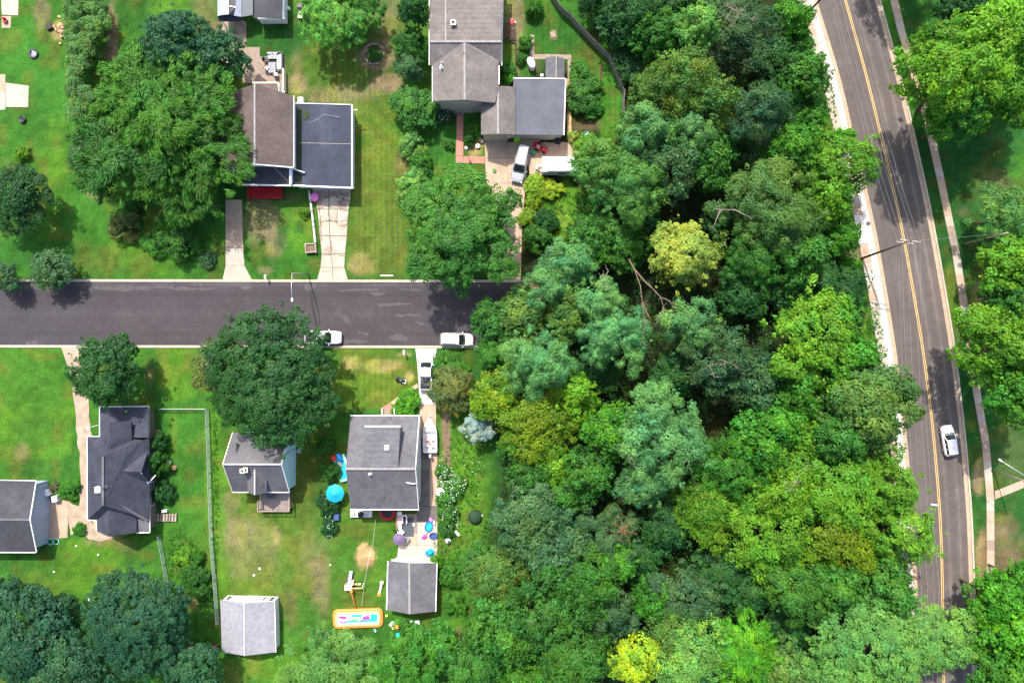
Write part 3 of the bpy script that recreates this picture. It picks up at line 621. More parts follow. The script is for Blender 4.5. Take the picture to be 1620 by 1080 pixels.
# ================================================================ BUILDINGS
def roof(name, planes, mat, parent, t=.16):
    """planes: polygons of (pixel x, pixel y, height); shared corners are welded, underside and fascia added"""
    bm = bmesh.new(); top = {}; bot = {}
    for pl in planes:
        vs = []
        for q in pl:
            k = tuple(round(v, 2) for v in q)
            if k not in top:
                p = P(*q); top[k] = bm.verts.new(p); bot[k] = bm.verts.new((p.x, p.y, p.z - t))
            vs.append(k)
        f = bm.faces.new([top[k] for k in vs]); f.normal_update()
        if f.normal.z < 0: f.normal_flip(); vs = vs[::-1]
        bm.faces.new([bot[k] for k in vs[::-1]])
    bm.edges.ensure_lookup_table()
    inv = {v: k for k, v in top.items()}
    for e in [e for e in bm.edges if len(e.link_faces) == 1 and e.verts[0] in inv and e.verts[1] in inv]:
        a, b = e.verts; bm.faces.new((a, b, bot[inv[b]], bot[inv[a]]))
    return obj(name, bm, mat, parent)

def wall(name, base, mat, parent, z0=-.1):
    """base: list of (pixel x, pixel y, top height); a ring of wall faces under the roof"""
    bm = bmesh.new(); lo = []; hi = []
    for x, y, h in base:
        p = P(x, y, h); lo.append(bm.verts.new((p.x, p.y, z0))); hi.append(bm.verts.new((p.x, p.y, h)))
    n = len(base)
    for i in range(n):
        j = (i + 1) % n; bm.faces.new((lo[i], lo[j], hi[j], hi[i]))
    return obj(name, bm, mat, parent)

def trim(name, pts, parent, mat='white', w=.16, h=.14, dz=.03):
    bm = bmesh.new(); w_ = [P(*p) + Vector((0, 0, dz)) for p in pts]
    for a, b in zip(w_[:-1], w_[1:]): bar(bm, a, b, w, h)
    return obj(name, bm, M[mat] if isinstance(mat, str) else mat, parent)

def window(parent, a, b, z0, z1, glass='glass', frame='white', name="window"):
    """a, b: world (x, y) ends on the wall, left to right seen from outside"""
    a = Vector((a[0], a[1], 0)); b = Vector((b[0], b[1], 0)); d = (b - a); L = d.length; d.normalize()
    n = Vector((d.y, -d.x, 0)); c = (a + b) / 2; rz = math.atan2(d.y, d.x); t = .09
    bm = bmesh.new(); zm = (z0 + z1) / 2
    for off, sx, sz in ((Vector((0, 0, z1 - t / 2)), L, t), (Vector((0, 0, z0 + t / 2)), L, t)):
        box(bm, c + off + n * .03, (sx, .1, sz), rz)
    for s in (-1, 1): box(bm, c + d * (s * (L / 2 - t / 2)) + Vector((0, 0, zm)) + n * .028, (t, .094, z1 - z0 - 2 * t), rz)
    box(bm, c + Vector((0, 0, zm)) + n * .02, (L - 2 * t, .05, .05), rz)
    fr = obj(name, bm, M[frame], parent)
    bm = bmesh.new(); box(bm, c + Vector((0, 0, zm)) + n * .012, (L - 2 * t, .03, z1 - z0 - 2 * t), rz)
    o = obj("pane", bm, M[glass], fr)
    return fr

def wxy(px, py, h):
    p = P(px, py, h); return (p.x, p.y)

def lerp2(a, b, t): return (a[0] + (b[0] - a[0]) * t, a[1] + (b[1] - a[1]) * t)

def windows_on(parent, a, b, spans, z0, z1, **kw):
    for s, e in spans: window(parent, lerp2(a, b, s), lerp2(a, b, e), z0, z1, **kw)

def door(parent, a, b, z1, mat='white', z0=0.0):
    a = Vector((a[0], a[1], 0)); b = Vector((b[0], b[1], 0)); d = (b - a); L = d.length; d.normalize(); n = Vector((d.y, -d.x, 0)); rz = math.atan2(d.y, d.x)
    c = (a + b) / 2; bm = bmesh.new(); box(bm, c + n * .025 + Vector((0, 0, (z0 + z1) / 2)), (L, .06, z1 - z0), rz)
    o = obj("door", bm, M[mat], parent)
    bm = bmesh.new(); box(bm, a + d * (L * .85) + n * .09 + Vector((0, 0, z0 + (z1 - z0) * .48)), (.05, .06, .12), rz)
    obj("handle", bm, M['galv'], o); return o

def garage_door(parent, a, b, z1, mat='white'):
    a = Vector((a[0], a[1], 0)); b = Vector((b[0], b[1], 0)); d = (b - a); L = d.length; d.normalize(); n = Vector((d.y, -d.x, 0)); rz = math.atan2(d.y, d.x); c = (a + b) / 2
    bm = bmesh.new()
    for i in range(4):
        hh = z1 / 4; box(bm, c + n * .03 + Vector((0, 0, hh * (i + .5))), (L - .2, .05, hh - .03), rz)
    o = obj("garage_door", bm, M[mat], parent)
    bm = bmesh.new()
    for s in (-1, 1): box(bm, c + d * (s * L / 2) + n * .04 + Vector((0, 0, z1 / 2)), (.14, .1, z1), rz)
    box(bm, c + n * .042 + Vector((0, 0, z1 + .07)), (L + .14, .1, .14), rz)
    obj("frame", bm, M['white'], o); return o

def vent_pipe(parent, px, py, h, hh=.6, r=.09, mat='white'):
    p = P(px, py, h); bm = bmesh.new(); lathe(bm, [(r * 2.2, -.15), (r * 2.0, .04), (r, .08), (r, hh), (r * .7, hh + .02)], (p.x, p.y, h), 12)
    return obj("vent_pipe", bm, M[mat], parent)

def roof_vent(parent, px, py, h, s=.6, hh=.28, mat='white'):
    p = P(px, py, h); bm = bmesh.new(); box(bm, (p.x, p.y, h + hh / 2 - .1), (s, s, hh + .2)); bevel_all(bm, .05, 1)
    return obj("roof_vent", bm, M[mat], parent)

def chimney(parent, px, py, h, sx, sy, hh, mat='brick', cap='white', drop=1.4):
    p = P(px, py, h + hh); bm = bmesh.new(); box(bm, (p.x, p.y, h + (hh - drop) / 2), (sx, sy, hh + drop))
    o = obj("chimney", bm, M[mat], parent)
    bm = bmesh.new()
    for s in (-1, 1):
        box(bm, (p.x + s * (sx / 2), p.y, h + hh + .06), (.16, sy + .16, .12)); box(bm, (p.x, p.y + s * (sy / 2), h + hh + .062), (sx - .16, .16, .116))
    obj("cap", bm, M[cap], o)
    bm = bmesh.new(); lathe(bm, [(min(sx, sy) * .3, 0), (min(sx, sy) * .3, .2), (min(sx, sy) * .22, .2), (min(sx, sy) * .22, .03)], (p.x, p.y, h + hh), 12)
    obj("flue", bm, M['darkgrey'], o); return o

def house(name, px, py, label, cat='house', group=None):
    p = P(px, py); return wthing(name, (p.x, p.y, 0), label, cat, group)

# ---- brown split level house with flat navy garage
hb = house("split_level_house", 470, 215, "brown gabled house joined to a dark flat roofed garage, beside the cracked driveway")
roof("roof", [[(403,133,7.0),(464,152,5.3),(464,265,5.3),(403,258,7.0)], [(403,133,7.0),(403,258,7.0),(346,266,5.3),(346,152,5.3)]], M['roof_brown'], hb)
trim("ridge_cap", [(403,133,7.0),(403,258,7.0)], hb, 'ridge_light', .25, .06)
wall("wall", [(461,156,5.25),(461,262,5.25),(403,256,6.9),(349,262,5.25),(349,156,5.25),(403,136,6.9)], M['white_siding'], hb)
trim("gutter", [(464.6,152,5.15),(464.6,265,5.15)], hb, 'white', .2, .16)
trim("fascia", [(398,259.5,6.85),(464,265.5,5.2)], hb, 'white', .14, .3)
roof("porch_roof", [[(388,262,4.3),(459,266,4.3),(459,291,3.5),(385,291,3.5)]], M['roof_slate'], hb)
trim("porch_gutter", [(384,292.5,3.4),(482,294,3.3)], hb, 'white', .22, .16)
trim("hip_flashing", [(432,263.6,4.3),(456,287,3.6)], hb, 'wood', .1, .05)
bm = bmesh.new(); a = P(460.5, 266, 4.4); b_ = P(460.5, 291, 3.6); bar(bm, a, b_, .3, .7); obj("parapet", bm, M['white'], hb)
trim("valley_trim", [(460,266,4.5),(482,273,3.4)], hb, 'white', .16, .14)
roof("garage_roof", [[(462,163,3.2),(557,166,3.0),(557,296,3.0),(462,294,3.2)]], M['flat_navy'], hb, .25)
wall("garage_wall", [(466,167,2.9),(554,169,2.9),(554,292,2.9),(466,291,2.9)], M['white_siding'], hb)
trim("garage_gutter", [(557,166,2.95),(557,297,2.95)], hb, 'white', .2, .2, 0)
trim("garage_gutter", [(482,294.5,3.05),(559,297.5,2.95)], hb, 'white', .2, .2, 0.012)
trim("roof_edge", [(466,163.5,3.2),(557,166,3.0)], hb, 'grey', .12, .1)
trim("seam", [(472,226,3.2),(557,228,3.02)], hb, 'ridge_light', .08, .03, .01)
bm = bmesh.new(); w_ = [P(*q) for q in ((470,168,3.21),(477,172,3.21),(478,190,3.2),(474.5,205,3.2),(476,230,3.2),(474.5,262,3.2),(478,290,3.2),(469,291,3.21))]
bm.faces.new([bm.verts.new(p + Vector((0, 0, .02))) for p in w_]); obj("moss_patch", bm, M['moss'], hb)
bm = bmesh.new(); w_ = [P(*q) for q in ((480,172,3.2),(488,178,3.2),(490,186,3.19),(480,190,3.2))]
bm.faces.new([bm.verts.new(p + Vector((0, 0, .024))) for p in w_]); obj("leaf_litter", bm, M['moss'], hb)
bm = bmesh.new(); w_ = [P(*q) for q in ((511,180,3.1),(538,185,3.1),(537,188,3.1),(535,187,3.1),(513,183,3.1),(505,190,3.1),(488,196,3.1),(488,194,3.1),(504,187,3.1))]
bm.faces.new([bm.verts.new(p + Vector((0, 0, .05))) for p in w_]); obj("dust_mark", bm, pmat("dried puddle dust", (.085, .10, .12), .9, .3), hb)
ea, eb = wxy(461, 262, 5.25), wxy(461, 156, 5.25)
windows_on(hb, ea, eb, [(.08, .16), (.3, .4), (.55, .68), (.84, .92)], 3.6, 4.7)
sa, sb = wxy(466, 291, 2.9), wxy(554, 292, 2.9); garage_door(hb, lerp2(sa, sb, .22), lerp2(sa, sb, .92), 2.3)
bm = bmesh.new(); p = P(477, 160, 0); box(bm, (p.x + .1, p.y - .1, .45), (.8, .8, .9)); bevel_all(bm, .05, 1)
lathe(bm, [(.3, .9), (.3, .93), (.1, .94)], (p.x + .1, p.y - .1, 0), 16)
tag(obj("air_conditioner", bm, M['white']), "small white air conditioner outside the corner of the flat navy roof", "air conditioner")
roof("back_roof", [[(400,133,4.2),(440,133,4.2),(440,152,4.9),(400,152,4.9)]], M['roof_brown'], hb)
trim("back_fascia", [(400,131.5,4.15),(441,131.5,4.15),(441,146,4.3)], hb, 'cream', .18, .2)
bm = bmesh.new(); w_ = [P(*q) for q in ((441.5,136,3.6),(451,146.5,3.3),(441.5,147,3.6))]; bm.faces.new([bm.verts.new(p) for p in w_]); e = bmesh.ops.extrude_face_region(bm, geom=bm.faces[:])
bmesh.ops.translate(bm, verts=[v for v in e['geom'] if isinstance(v, bmesh.types.BMVert)], vec=(0, 0, .1)); obj("corner_gable", bm, M['offwhite'], hb)
bm = bmesh.new(); p = P(558, 174, 2.9); bar(bm, p, p + Vector((.7, 0, 0)), .1, .1); obj("downpipe", bm, M['white'], hb)

# ---- red porch deck of the brown house
rd = house("porch_deck", 419, 303, "bright red painted porch deck with rails against the brown house front", 'deck')
for i in range(11):
    x0 = 393 + i * 4.75; bm = bmesh.new(); q = [P(x0 + .12, 295.5, .6), P(x0 + 4.6, 295.5, .6), P(x0 + 4.6, 313, .6), P(x0 + .12, 313, .6)]
    prism(bm, [(p.x, p.y) for p in q], .52, .6); obj("board", bm, M['red'], rd)
bm = bmesh.new()
for a, b_ in (((392.5, 313.5), (446, 313.5)), ((445.5, 295), (445.5, 313.5)), ((392.5, 295), (392.5, 313.5))):
    bar(bm, P(a[0], a[1], 1.35), P(b_[0], b_[1], 1.35), .08, .08); bar(bm, P(a[0], a[1], .56), P(b_[0], b_[1], .56), .1, .22)
    for k in range(7):
        q = P(a[0] + (b_[0] - a[0]) * k / 6, a[1] + (b_[1] - a[1]) * k / 6, 1.0); box(bm, (q.x, q.y, .66), (.06, .06, 1.32))
obj("railing", bm, M['red'], rd)

# ---- long grey house with wing, flat garage
hg = house("long_house", 738, 100, "long grey brown house with crossed gables beside the silver car's driveway")
RG = M['roof_grey']
roof("roof", [[(680,66,6.6),(705,66,6.6),(705,-60,5.2),(680,-60,5.2)], [(705,66,6.6),(735,66,6.6),(793,66,6.6),(797,-60,5.2),(705,-60,5.2)],
     [(680,66,6.6),(705,66,6.6),(735,66,6.6),(684,103,5.2),(680,103,5.2)], [(735,66,6.6),(793,66,6.6),(793,104,5.2),(789,97,5.2)],
     [(735,66,6.6),(684,103,5.2),(685,160,5.2),(735,158,6.6)], [(735,66,6.6),(735,158,6.6),(783,163,5.2),(789,140,5.2),(789,97,5.2)]], RG, hg)
trim("ridge_cap", [(680,66,6.6),(793,66,6.6)], hg, 'ridge_light', .28, .06)
trim("ridge_cap", [(735,68,6.6),(735,158,6.6)], hg, 'ridge_light', .3, .06)
trim("ridge_cap", [(705,66,6.6),(705,-60,5.2)], hg, 'ridge_light', .2, .05)
trim("valley_flashing", [(737,68,6.5),(788,97,5.2)], hg, 'ridge_light', .1, .05)
trim("gutter", [(797,-60,5.1),(793.6,104,5.1)], hg, 'white', .14, .14); trim("gutter", [(789.5,104,5.1),(789.5,134,5.1)], hg, 'white', .14, .12)
trim("gutter", [(684,162,5.0),(684,103,5.0),(679,103,5.0),(679.4,-60,5.0)], hg, 'grey', .1, .12)
wall("wall", [(687,157,5.1),(735,155,6.4),(780,158,5.1),(786,100,5.1),(790,60,5.1),(792,-55,5.1),(684,-55,5.1),(684,100,5.1)], M['tan_siding'], hg)
roof("wing_roof", [[(783,138,4.7),(788,136,5.0),(788,212,5.0),(761,213,4.1),(761,165,4.1)], [(788,136,5.0),(815,137,3.9),(815,213,3.9),(788,212,5.0)]], RG, hg)
trim("ridge_cap", [(788,137,5.0),(788,212,5.0)], hg, 'ridge_light', .3, .06)
roof("garage_roof", [[(812,124,3.7),(895,125,3.3),(892,214,3.3),(812,213,3.7)]], M['flat_grey'], hg, .2)
trim("roof_edge", [(812,124,3.7),(895,125,3.3),(892,214,3.3)], hg, 'offwhite', .16, .12)
wall("wing_wall", [(764,168,4.0),(764,210,4.0),(788,209,4.8),(812,210,3.7),(889,211,3.2),(892,128,3.2),(812,128,3.6)], M['tan_siding'], hg)
wa, wb = wxy(764, 210, 4.0), wxy(812, 210, 3.7); garage_door(hg, lerp2(wa, wb, .25), lerp2(wa, wb, .85), 2.3, 'offwhite')
wa, wb = wxy(687, 157, 5.1), wxy(780, 158, 5.1); windows_on(hg, wa, wb, [(.1, .25), (.7, .88)], 1.0, 2.4); door(hg, lerp2(wa, wb, .42), lerp2(wa, wb, .5), 2.1, 'brick')
chimney(hg, 717, 36, 6.0, .6, .6, .8)
vent_pipe(hg, 698.5, 107, 5.6, .75, .14); roof_vent(hg, 734, 85, 6.5, .3, .2, 'darkgrey'); vent_pipe(hg, 700, 100, 5.7, .4, .1, 'grey')
st = house("entry_steps", 727, 173, "grey stone entry steps at the head of the red brick path", 'steps')
for i in range(3):
    bm = bmesh.new(); c = P(726, 171 + i * 4); box(bm, (c.x, c.y, .25 - i * .08), (1.9 - i * .1, .42, .5 - i * .16)); obj("step", bm, M['pavers'], st)

# ---- small tool shed behind the flat garage
ts = house("tool_shed", 880, 107, "small grey gabled shed behind the flat slate roofed garage", 'shed')
roof("roof", [[(863,91,2.1),(880,89,2.8),(880,124,2.8),(863,124,2.1)], [(880,89,2.8),(893,93,2.1),(893,124,2.1),(880,124,2.8)]], M['roof_mid'], ts, .1)
trim("ridge_cap", [(880,89,2.8),(880,123,2.8)], ts, 'ridge_light', .15, .05)
wall("wall", [(865,94,2.0),(880,92,2.6),(891,95,2.0),(891,120,2.0),(880,121,2.6),(865,121,2.0)], M['wood_grey'], ts)
wa, wb = wxy(891, 120, 2.0), wxy(891, 95, 2.0); windows_on(ts, wa, wb, [(.35, .65)], .9, 1.6)

# ---- slate house, many gables
hs = house("slate_house", 190, 745, "dark slate house with many gables beside the gravel track")
RD = M['roof_dark']
E0 = 2.9
roof("porch_roof", [[(158,644,2.30),(235,643,2.30),(235,692,3.30),(158,692,3.30)]], RD, hs)
roof("roof", [[(138.5,690.5,E0),(158,690.5,E0),(209,694,3.40),(226,696,3.50),(200,720,4.90),(163,722,6.50)], [(163,722,6.50),(163,799,6.50),(139,821,E0),(138.5,690.5,E0)],
     [(163,799,6.50),(236,821,E0),(153.5,822,E0),(139,821,E0)], [(163,722,6.50),(200,720,4.90),(226,696,3.50),(236,693,E0),(237,764,E0),(236,821,E0),(163,799,6.50)]], RD, hs)
roof("north_wing_roof", [[(173,668,5.30),(173,719,5.30),(159,692,3.80),(159,665,3.80)], [(173,668,5.30),(207,666,3.80),(209,694,3.60),(177,722,5.20),(173,719,5.30)]], RD, hs)
roof("south_wing_roof", [[(171.5,800,5.40),(172,848.5,5.40),(153.7,840,E0),(153.7,818,E0)], [(171.5,800,5.40),(195,800,4.40),(216,822,3.30),(216,842,3.30),(172,848.5,5.40)]], RD, hs)
roof("corner_roof", [[(216,820,3.00),(237,826,2.60),(237,841.5,2.60),(216,841.5,2.90)]], M['roof_mid'], hs)
roof("east_gable_roof", [[(194,745,5.20),(224,746,5.20),(234,712,3.50)], [(194,745,5.20),(224,746,5.20),(235,762,3.70)]], RD, hs, .1)
trim("valley_flashing", [(188,798,5.20),(234,823,3.10)], hs, 'roof_mid', .35, .08)
trim("ridge_cap", [(163,722,6.50),(163,799,6.50)], hs, 'roof_mid', .3, .06)
for pts in ([(158,692,2.40),(158,643.5,2.20),(235.5,642.5,2.20),(235.5,692,2.40)], [(158,690,2.80),(138,690,2.80),(138.6,822,2.80),(153,822.5,2.80),(153,840,2.80)], [(236.6,764,2.80),(237.4,841.5,2.50),(216,842.3,2.80)], [(224,747,5.00),(235,764,3.00),(246,751.5,3.50)]):
    trim("gutter", pts, hs, 'white', .13, .12)
wall("wall", [(161,650,2.20),(231,650,2.20),(233,695,2.60),(233,818,2.70),(233,838,2.50),(157,838,2.80),(157,819,2.70),(142,818,2.80),(142,693,2.80),(161,693,2.60)], M['brown_siding'], hs)
wall("north_gable", [(162,669,3.70),(173,671,5.00),(204,669,3.70),(204,690,3.70),(162,690,3.70)], M['brown_siding'], hs, 2.0)
wall("south_gable", [(156,836,2.80),(172,845.5,5.20),(213,839,3.20),(213,825,3.20),(156,825,2.80)], M['brown_siding'], hs)
wa, wb = wxy(233, 818, 2.7), wxy(233, 695, 2.6); windows_on(hs, wa, wb, [(.12, .22), (.34, .44), (.78, .88)], 1.0, 2.3)
roof_vent(hs, 157.5, 773.5, 5.6, .85, .55)
vent_pipe(hs, 166, 771, 6.3, .4, .2, 'darkgrey')
bm = bmesh.new(); a = P(159, 671, 2.4); c = P(140.5, 676, 3.0); tube(bm, [a, c], .03); lathe(bm, [(.03, 0), (.2, .08), (.26, .16), (.19, .1), (.02, .03)], c, 14); obj("satellite_dish", bm, M['white'], hs)
bm = bmesh.new(); q = [P(x, y, 1.2) for x, y in ((140,823),(152.5,823),(152.5,839),(144,837))]; prism(bm, [(p.x, p.y) for p in q], 0, .3); tag(obj("doorstep", bm, M['sand']), "tan doorstep block in the rear corner of the dark slate house", "step")

# ---- blue grey garage, lower left
hl = house("gable_garage", 20, 815, "charcoal roofed garage with a blue grey gable wall at the picture's left edge", 'garage')
roof("roof", [[(-45,759,2.9),(57,760.5,2.9),(47,821.5,4.8),(-45,820.5,4.8)], [(-45,820.5,4.8),(47,821.5,4.8),(57.5,872.5,2.9),(-45,871.5,2.9)]], M['roof_slate'], hl)
trim("ridge_cap", [(-45,820.8,4.8),(46.5,821.6,4.8)], hl, 'roof_mid', .3, .06)
trim("verge", [(57.3,760.5,2.9),(47.4,821.5,4.8),(57.8,872.5,2.9)], hl, 'white', .12, .16, -.04); trim("gutter", [(-45,758.5,2.8),(57,760,2.8)], hl, 'white', .13, .12); trim("gutter", [(-45,873,2.8),(57,873.2,2.8)], hl, 'white', .13, .12)
wl_ = [(55.5,766,2.85),(46,821.5,4.6),(55.5,867,2.85),(-43,866,2.85),(-43,766,2.85)]
wall("wall", wl_, M['blue_siding'], hl)
ga, gb = wxy(55.5, 867, 2.85), wxy(55.5, 766, 2.85)
garage_door(hl, lerp2(ga, gb, .13), lerp2(ga, gb, .70), 2.25, 'blue_siding'); window(hl, lerp2(ga, gb, .80), lerp2(ga, gb, .95), .35, 1.95, 'cloth_grey')

# ---- teal gabled house
ht = house("teal_house", 410, 735, "small grey roofed house with a pale teal gable end under the big dark tree")
roof("roof", [[(352.5,734,6.9),(445,734,6.9),(457.5,777.5,3.4),(368,777.5,3.4)], [(352.5,734,6.9),(445,734,6.9),(457.5,684,3.4),(368,684,3.4)]], M['roof_mid'], ht)
trim("ridge_cap", [(352.5,734,6.9),(445,734,6.9)], ht, 'ridge_pale', .22, .06); trim("verge", [(457.6,684,3.4),(445.3,734,6.9),(457.8,777.5,3.4)], ht, 'offwhite', .12, .14, -.04); trim("gutter", [(367.5,778,3.3),(458,778.2,3.3)], ht, 'offwhite', .14, .12)
trim("verge", [(368,684,3.4),(352.3,734,6.9),(367.8,777.5,3.4)], ht, 'cream', .1, .14, -.04)
wall("wall", [(456.5,687,3.3),(444.5,734,6.75),(456.5,774,3.3),(371,774,3.3),(356,734,6.75),(371,687,3.3)], M['teal_siding'], ht)
ga, gb = wxy(456.5, 774, 3.3), wxy(456.5, 687, 3.3)
window(ht, lerp2(ga, gb, .36), lerp2(ga, gb, .46), 3.7, 4.9); window(ht, lerp2(ga, gb, .52), lerp2(ga, gb, .62), 3.7, 4.9); window(ht, lerp2(ga, gb, .37), lerp2(ga, gb, .50), 1.0, 2.2, 'cloth_grey'); window(ht, lerp2(ga, gb, .74), lerp2(ga, gb, .92), .9, 2.3)
trim("cable", [(450,719,5.0),(467,709,2.4)], ht, 'black', .08, .08, .1)
roof("dormer_roof", [[(403,741.5,6.4),(403,783,5.6),(391.5,778,4.4),(391.5,752,5.0)], [(403,741.5,6.4),(403,783,5.6),(422,779,4.4),(422,752,5.2)]], M['roof_mid'], ht, .1)
trim("ridge_cap", [(403,742,6.35),(403,782,5.6)], ht, 'ridge_pale', .2, .05)
wall("dormer_wall", [(394,775,4.2),(403,780,5.4),(420.5,775,4.2),(420.5,757,4.6),(394,757,4.6)], M['teal_siding'], ht, 2.6)
roof("north_dormer_roof", [[(431,700,5.6),(431,728,5.9),(424,722,5.2),(424,704,4.8)], [(431,700,5.6),(431,728,5.9),(438,722,5.2),(438,704,4.8)]], M['roof_mid'], ht, .1)
roof("north_dormer_roof", [[(373,700,5.6),(373,728,5.9),(366,722,5.2),(366,704,4.8)], [(373,700,5.6),(373,728,5.9),(380,722,5.2),(380,704,4.8)]], M['roof_mid'], ht, .1)
wall("north_dormer_wall", [(426,706,4.7),(431,704,5.4),(436,706,4.7),(436,716,4.8),(426,716,4.8)], M['white_siding'], ht, 3.6)
wall("north_dormer_wall", [(368,706,4.7),(373,704,5.4),(378,706,4.7),(378,716,4.8),(368,716,4.8)], M['white_siding'], ht, 3.6)
chimney(ht, 383.5, 744.5, 5.8, .5, .5, 1.0, 'brick', 'cream'); chimney(ht, 388.5, 743, 5.8, .5, .55, .8, 'brick', 'offwhite')
dk = house("rear_deck", 432, 793, "grey brown wooden rear deck with pale rails behind the teal house", 'deck')
for i in range(13):
    y0 = 777 + i * 2.45; bm = bmesh.new(); q = [P(409 if y0 > 790 else 411, y0, .9), P(458, y0, .9), P(458, y0 + 2.3, .9), P(409 if y0 > 790 else 411, y0 + 2.3, .9)]
    prism(bm, [(p.x, p.y) for p in q], .82, .9); obj("board", bm, M['deck'], dk)
bm = bmesh.new()
for a, b_ in (((407.5,793),(407.5,808.5)), ((407.5,808.5),(457.5,808.5)), ((457.5,779),(457.5,808.5)), ((411.5,781),(411.5,806))):
    bar(bm, P(a[0], a[1], 1.8), P(b_[0], b_[1], 1.8), .12, .06)
    for k in range(8):
        t = k / 7; q = P(a[0] + (b_[0] - a[0]) * t, a[1] + (b_[1] - a[1]) * t, 1.8); box(bm, (q.x, q.y, .9), (.08, .08, 1.8))
obj("railing", bm, M['wood'], dk)
bm = bmesh.new(); q = P(429, 782, .9); box(bm, (q.x, q.y, 1.25), (1.1, .8, .7)); bevel_all(bm, .06, 1); tag(obj("storage_box", bm, M['darkgrey']), "dark storage box on the wooden rear deck of the teal house", "storage box")

# ---- grey shingled house with shed dormer
hd = house("dormer_house", 607, 730, "grey shingled house with a wide shed dormer beside the white boat")
roof("roof", [[(555,657.6,4.2),(663,658,4.2),(657,741,7.5),(546.7,741,7.5)], [(546.7,741,7.5),(657,741,7.5),(662,805,4.2),(555,804.5,4.2)]], M['roof_mid'], hd)
roof("dormer_roof", [[(577,674,7.0),(633,674,7.0),(630,739,7.62),(573,739,7.62)]], M['roof_mid'], hd, .12)
wall("dormer_wall", [(578,677,6.85),(632,677,6.85),(629.5,735,7.3),(574.5,735,7.3)], M['grey_siding'], hd, 4.6)
trim("dormer_fascia", [(577,674,6.98),(633.5,674,6.98)], hd, 'white', .18, .2, 0)
trim("ridge_cap", [(547,741,7.5),(657,741,7.5)], hd, 'ridge_light', .35, .05); trim("ridge_vent", [(548,743.4,7.35),(656,743.4,7.35)], hd, 'roof_slate', .12, .05, .05)
trim("gutter", [(554,657,4.1),(664,657.4,4.1)], hd, 'white', .15, .14); trim("gutter", [(554.5,805.2,4.1),(662,805.6,4.1)], hd, 'white', .16, .14)
trim("verge", [(663.3,658,4.2),(657.3,741,7.5),(662.4,805,4.2)], hd, 'offwhite', .1, .16, -.05)
wall("wall", [(558,661,4.1),(660.5,661,4.1),(655.5,741,7.3),(659.5,801,4.1),(558,801,4.1),(550,741,7.3)], M['white_siding'], hd)
ga, gb = wxy(659.5, 801, 4.1), wxy(660.5, 661, 4.1)
windows_on(hd, ga, gb, [(.12, .2), (.42, .5), (.68, .76)], 1.1, 2.5); windows_on(hd, ga, gb, [(.36, .44), (.52, .6)], 4.4, 5.7)
ga, gb = wxy(660.5, 661, 4.1), wxy(558, 661, 4.1); door(hd, lerp2(ga, gb, .4), lerp2(ga, gb, .5), 2.5, 'red', .4); windows_on(hd, ga, gb, [(.1, .25), (.65, .85)], 1.1, 2.5)
roof_vent(hd, 612.5, 707.5, 7.3, .66, .35); vent_pipe(hd, 585.5, 749, 7.1, .55, .13); roof_vent(hd, 607, 787, 5.1, .25, .15, 'darkgrey')
bm = bmesh.new(); p = P(650, 763, 6.4)
for k in range(4): bar(bm, p + Vector((-.7 + k * .12, .1 - k * .06, .25)), p + Vector((.7, -.06 - k * .02, .3)), .05, .05)
tube(bm, [p + Vector((.6, -.05, -.2)), p + Vector((.6, -.05, .5))], .03); obj("aerial", bm, M['white'], hd)
fs = house("front_steps", 614, 650, "grey front steps with white side rails under the shingled house's gutter", 'steps')
for i in range(3):
    bm = bmesh.new(); c = P(614, 656 - i * 4); box(bm, (c.x, c.y, .3 - i * .1), (1.6, .4, .6 - i * .2)); obj("step", bm, M['pavers'], fs)
for x in (604, 624):
    bm = bmesh.new(); a, b_ = P(x, 646, 1.0), P(x, 658, 1.4); bar(bm, a, b_, .12, .1)
    for t in (0, .5, 1): q = a.lerp(b_, t); box(bm, (q.x, q.y, q.z / 2), (.09, .09, q.z))
    obj("railing", bm, M['white'], fs)
bm = bmesh.new(); c = P(616, 647.5, .06); box(bm, (c.x, c.y, .06), (.9, .6, .03)); tag(obj("door_mat", bm, M['red_brick']), "small red door mat at the foot of the front steps", "mat")
pd = house("grill_platform", 571, 811, "pale wooden platform behind the shingled house carrying a black grill", 'platform')
for i in range(6):
    bm = bmesh.new(); q = [P(555.5 + i * 5.4, 806, .5), P(560.6 + i * 5.4, 806, .5), P(560.6 + i * 5.4, 816, .5), P(555.5 + i * 5.4, 816, .5)]; prism(bm, [(p.x, p.y) for p in q], .4, .5); obj("board", bm, M['cloth_grey'], pd)
bm = bmesh.new()
for a, b_ in (((555,805.5),(555,816.5)), ((555,816.5),(588,816.5)), ((588,805.5),(588,816.5))): bar(bm, P(a[0], a[1], .55), P(b_[0], b_[1], .55), .12, .3)
obj("frame", bm, M['white'], pd)

# ---- pale shed and rear garage
hp = house("garden_shed", 395, 985, "pale grey roofed white shed at the bottom of the long back yard", 'shed')
roof("roof", [[(348.5,948.5,2.15),(387,954,3.4),(387,1036.7,3.4),(351,1030.7,2.15)], [(387,954,3.4),(434,950.7,2.15),(436,1031,2.15),(387,1036.7,3.4)]], M['roof_pale'], hp, .1)
trim("ridge_cap", [(387,954,3.4),(387,1036.5,3.4)], hp, 'ridge_pale', .2, .05); trim("eave", [(434.6,950.7,2.1),(436.6,1031,2.1)], hp, 'white', .1, .12, 0)
wall("wall", [(351,949.5,2.1),(387,955,3.25),(433.3,951.6,2.1),(435.3,1028,2.1),(387,1034,3.25),(353.5,1028,2.1)], M['white_siding'], hp)
na, nb = wxy(433.3, 951.6, 2.1), wxy(351, 949.5, 2.1)
windows_on(hp, na, nb, [(.03, .13), (.2, .26), (.86, .96)], .25, 1.95, glass='black', frame='white'); door(hp, lerp2(na, nb, .42), lerp2(na, nb, .6), 1.95)
hr = house("rear_garage", 650, 926, "grey gabled garage with a white front at the end of the toy strewn drive", 'garage')
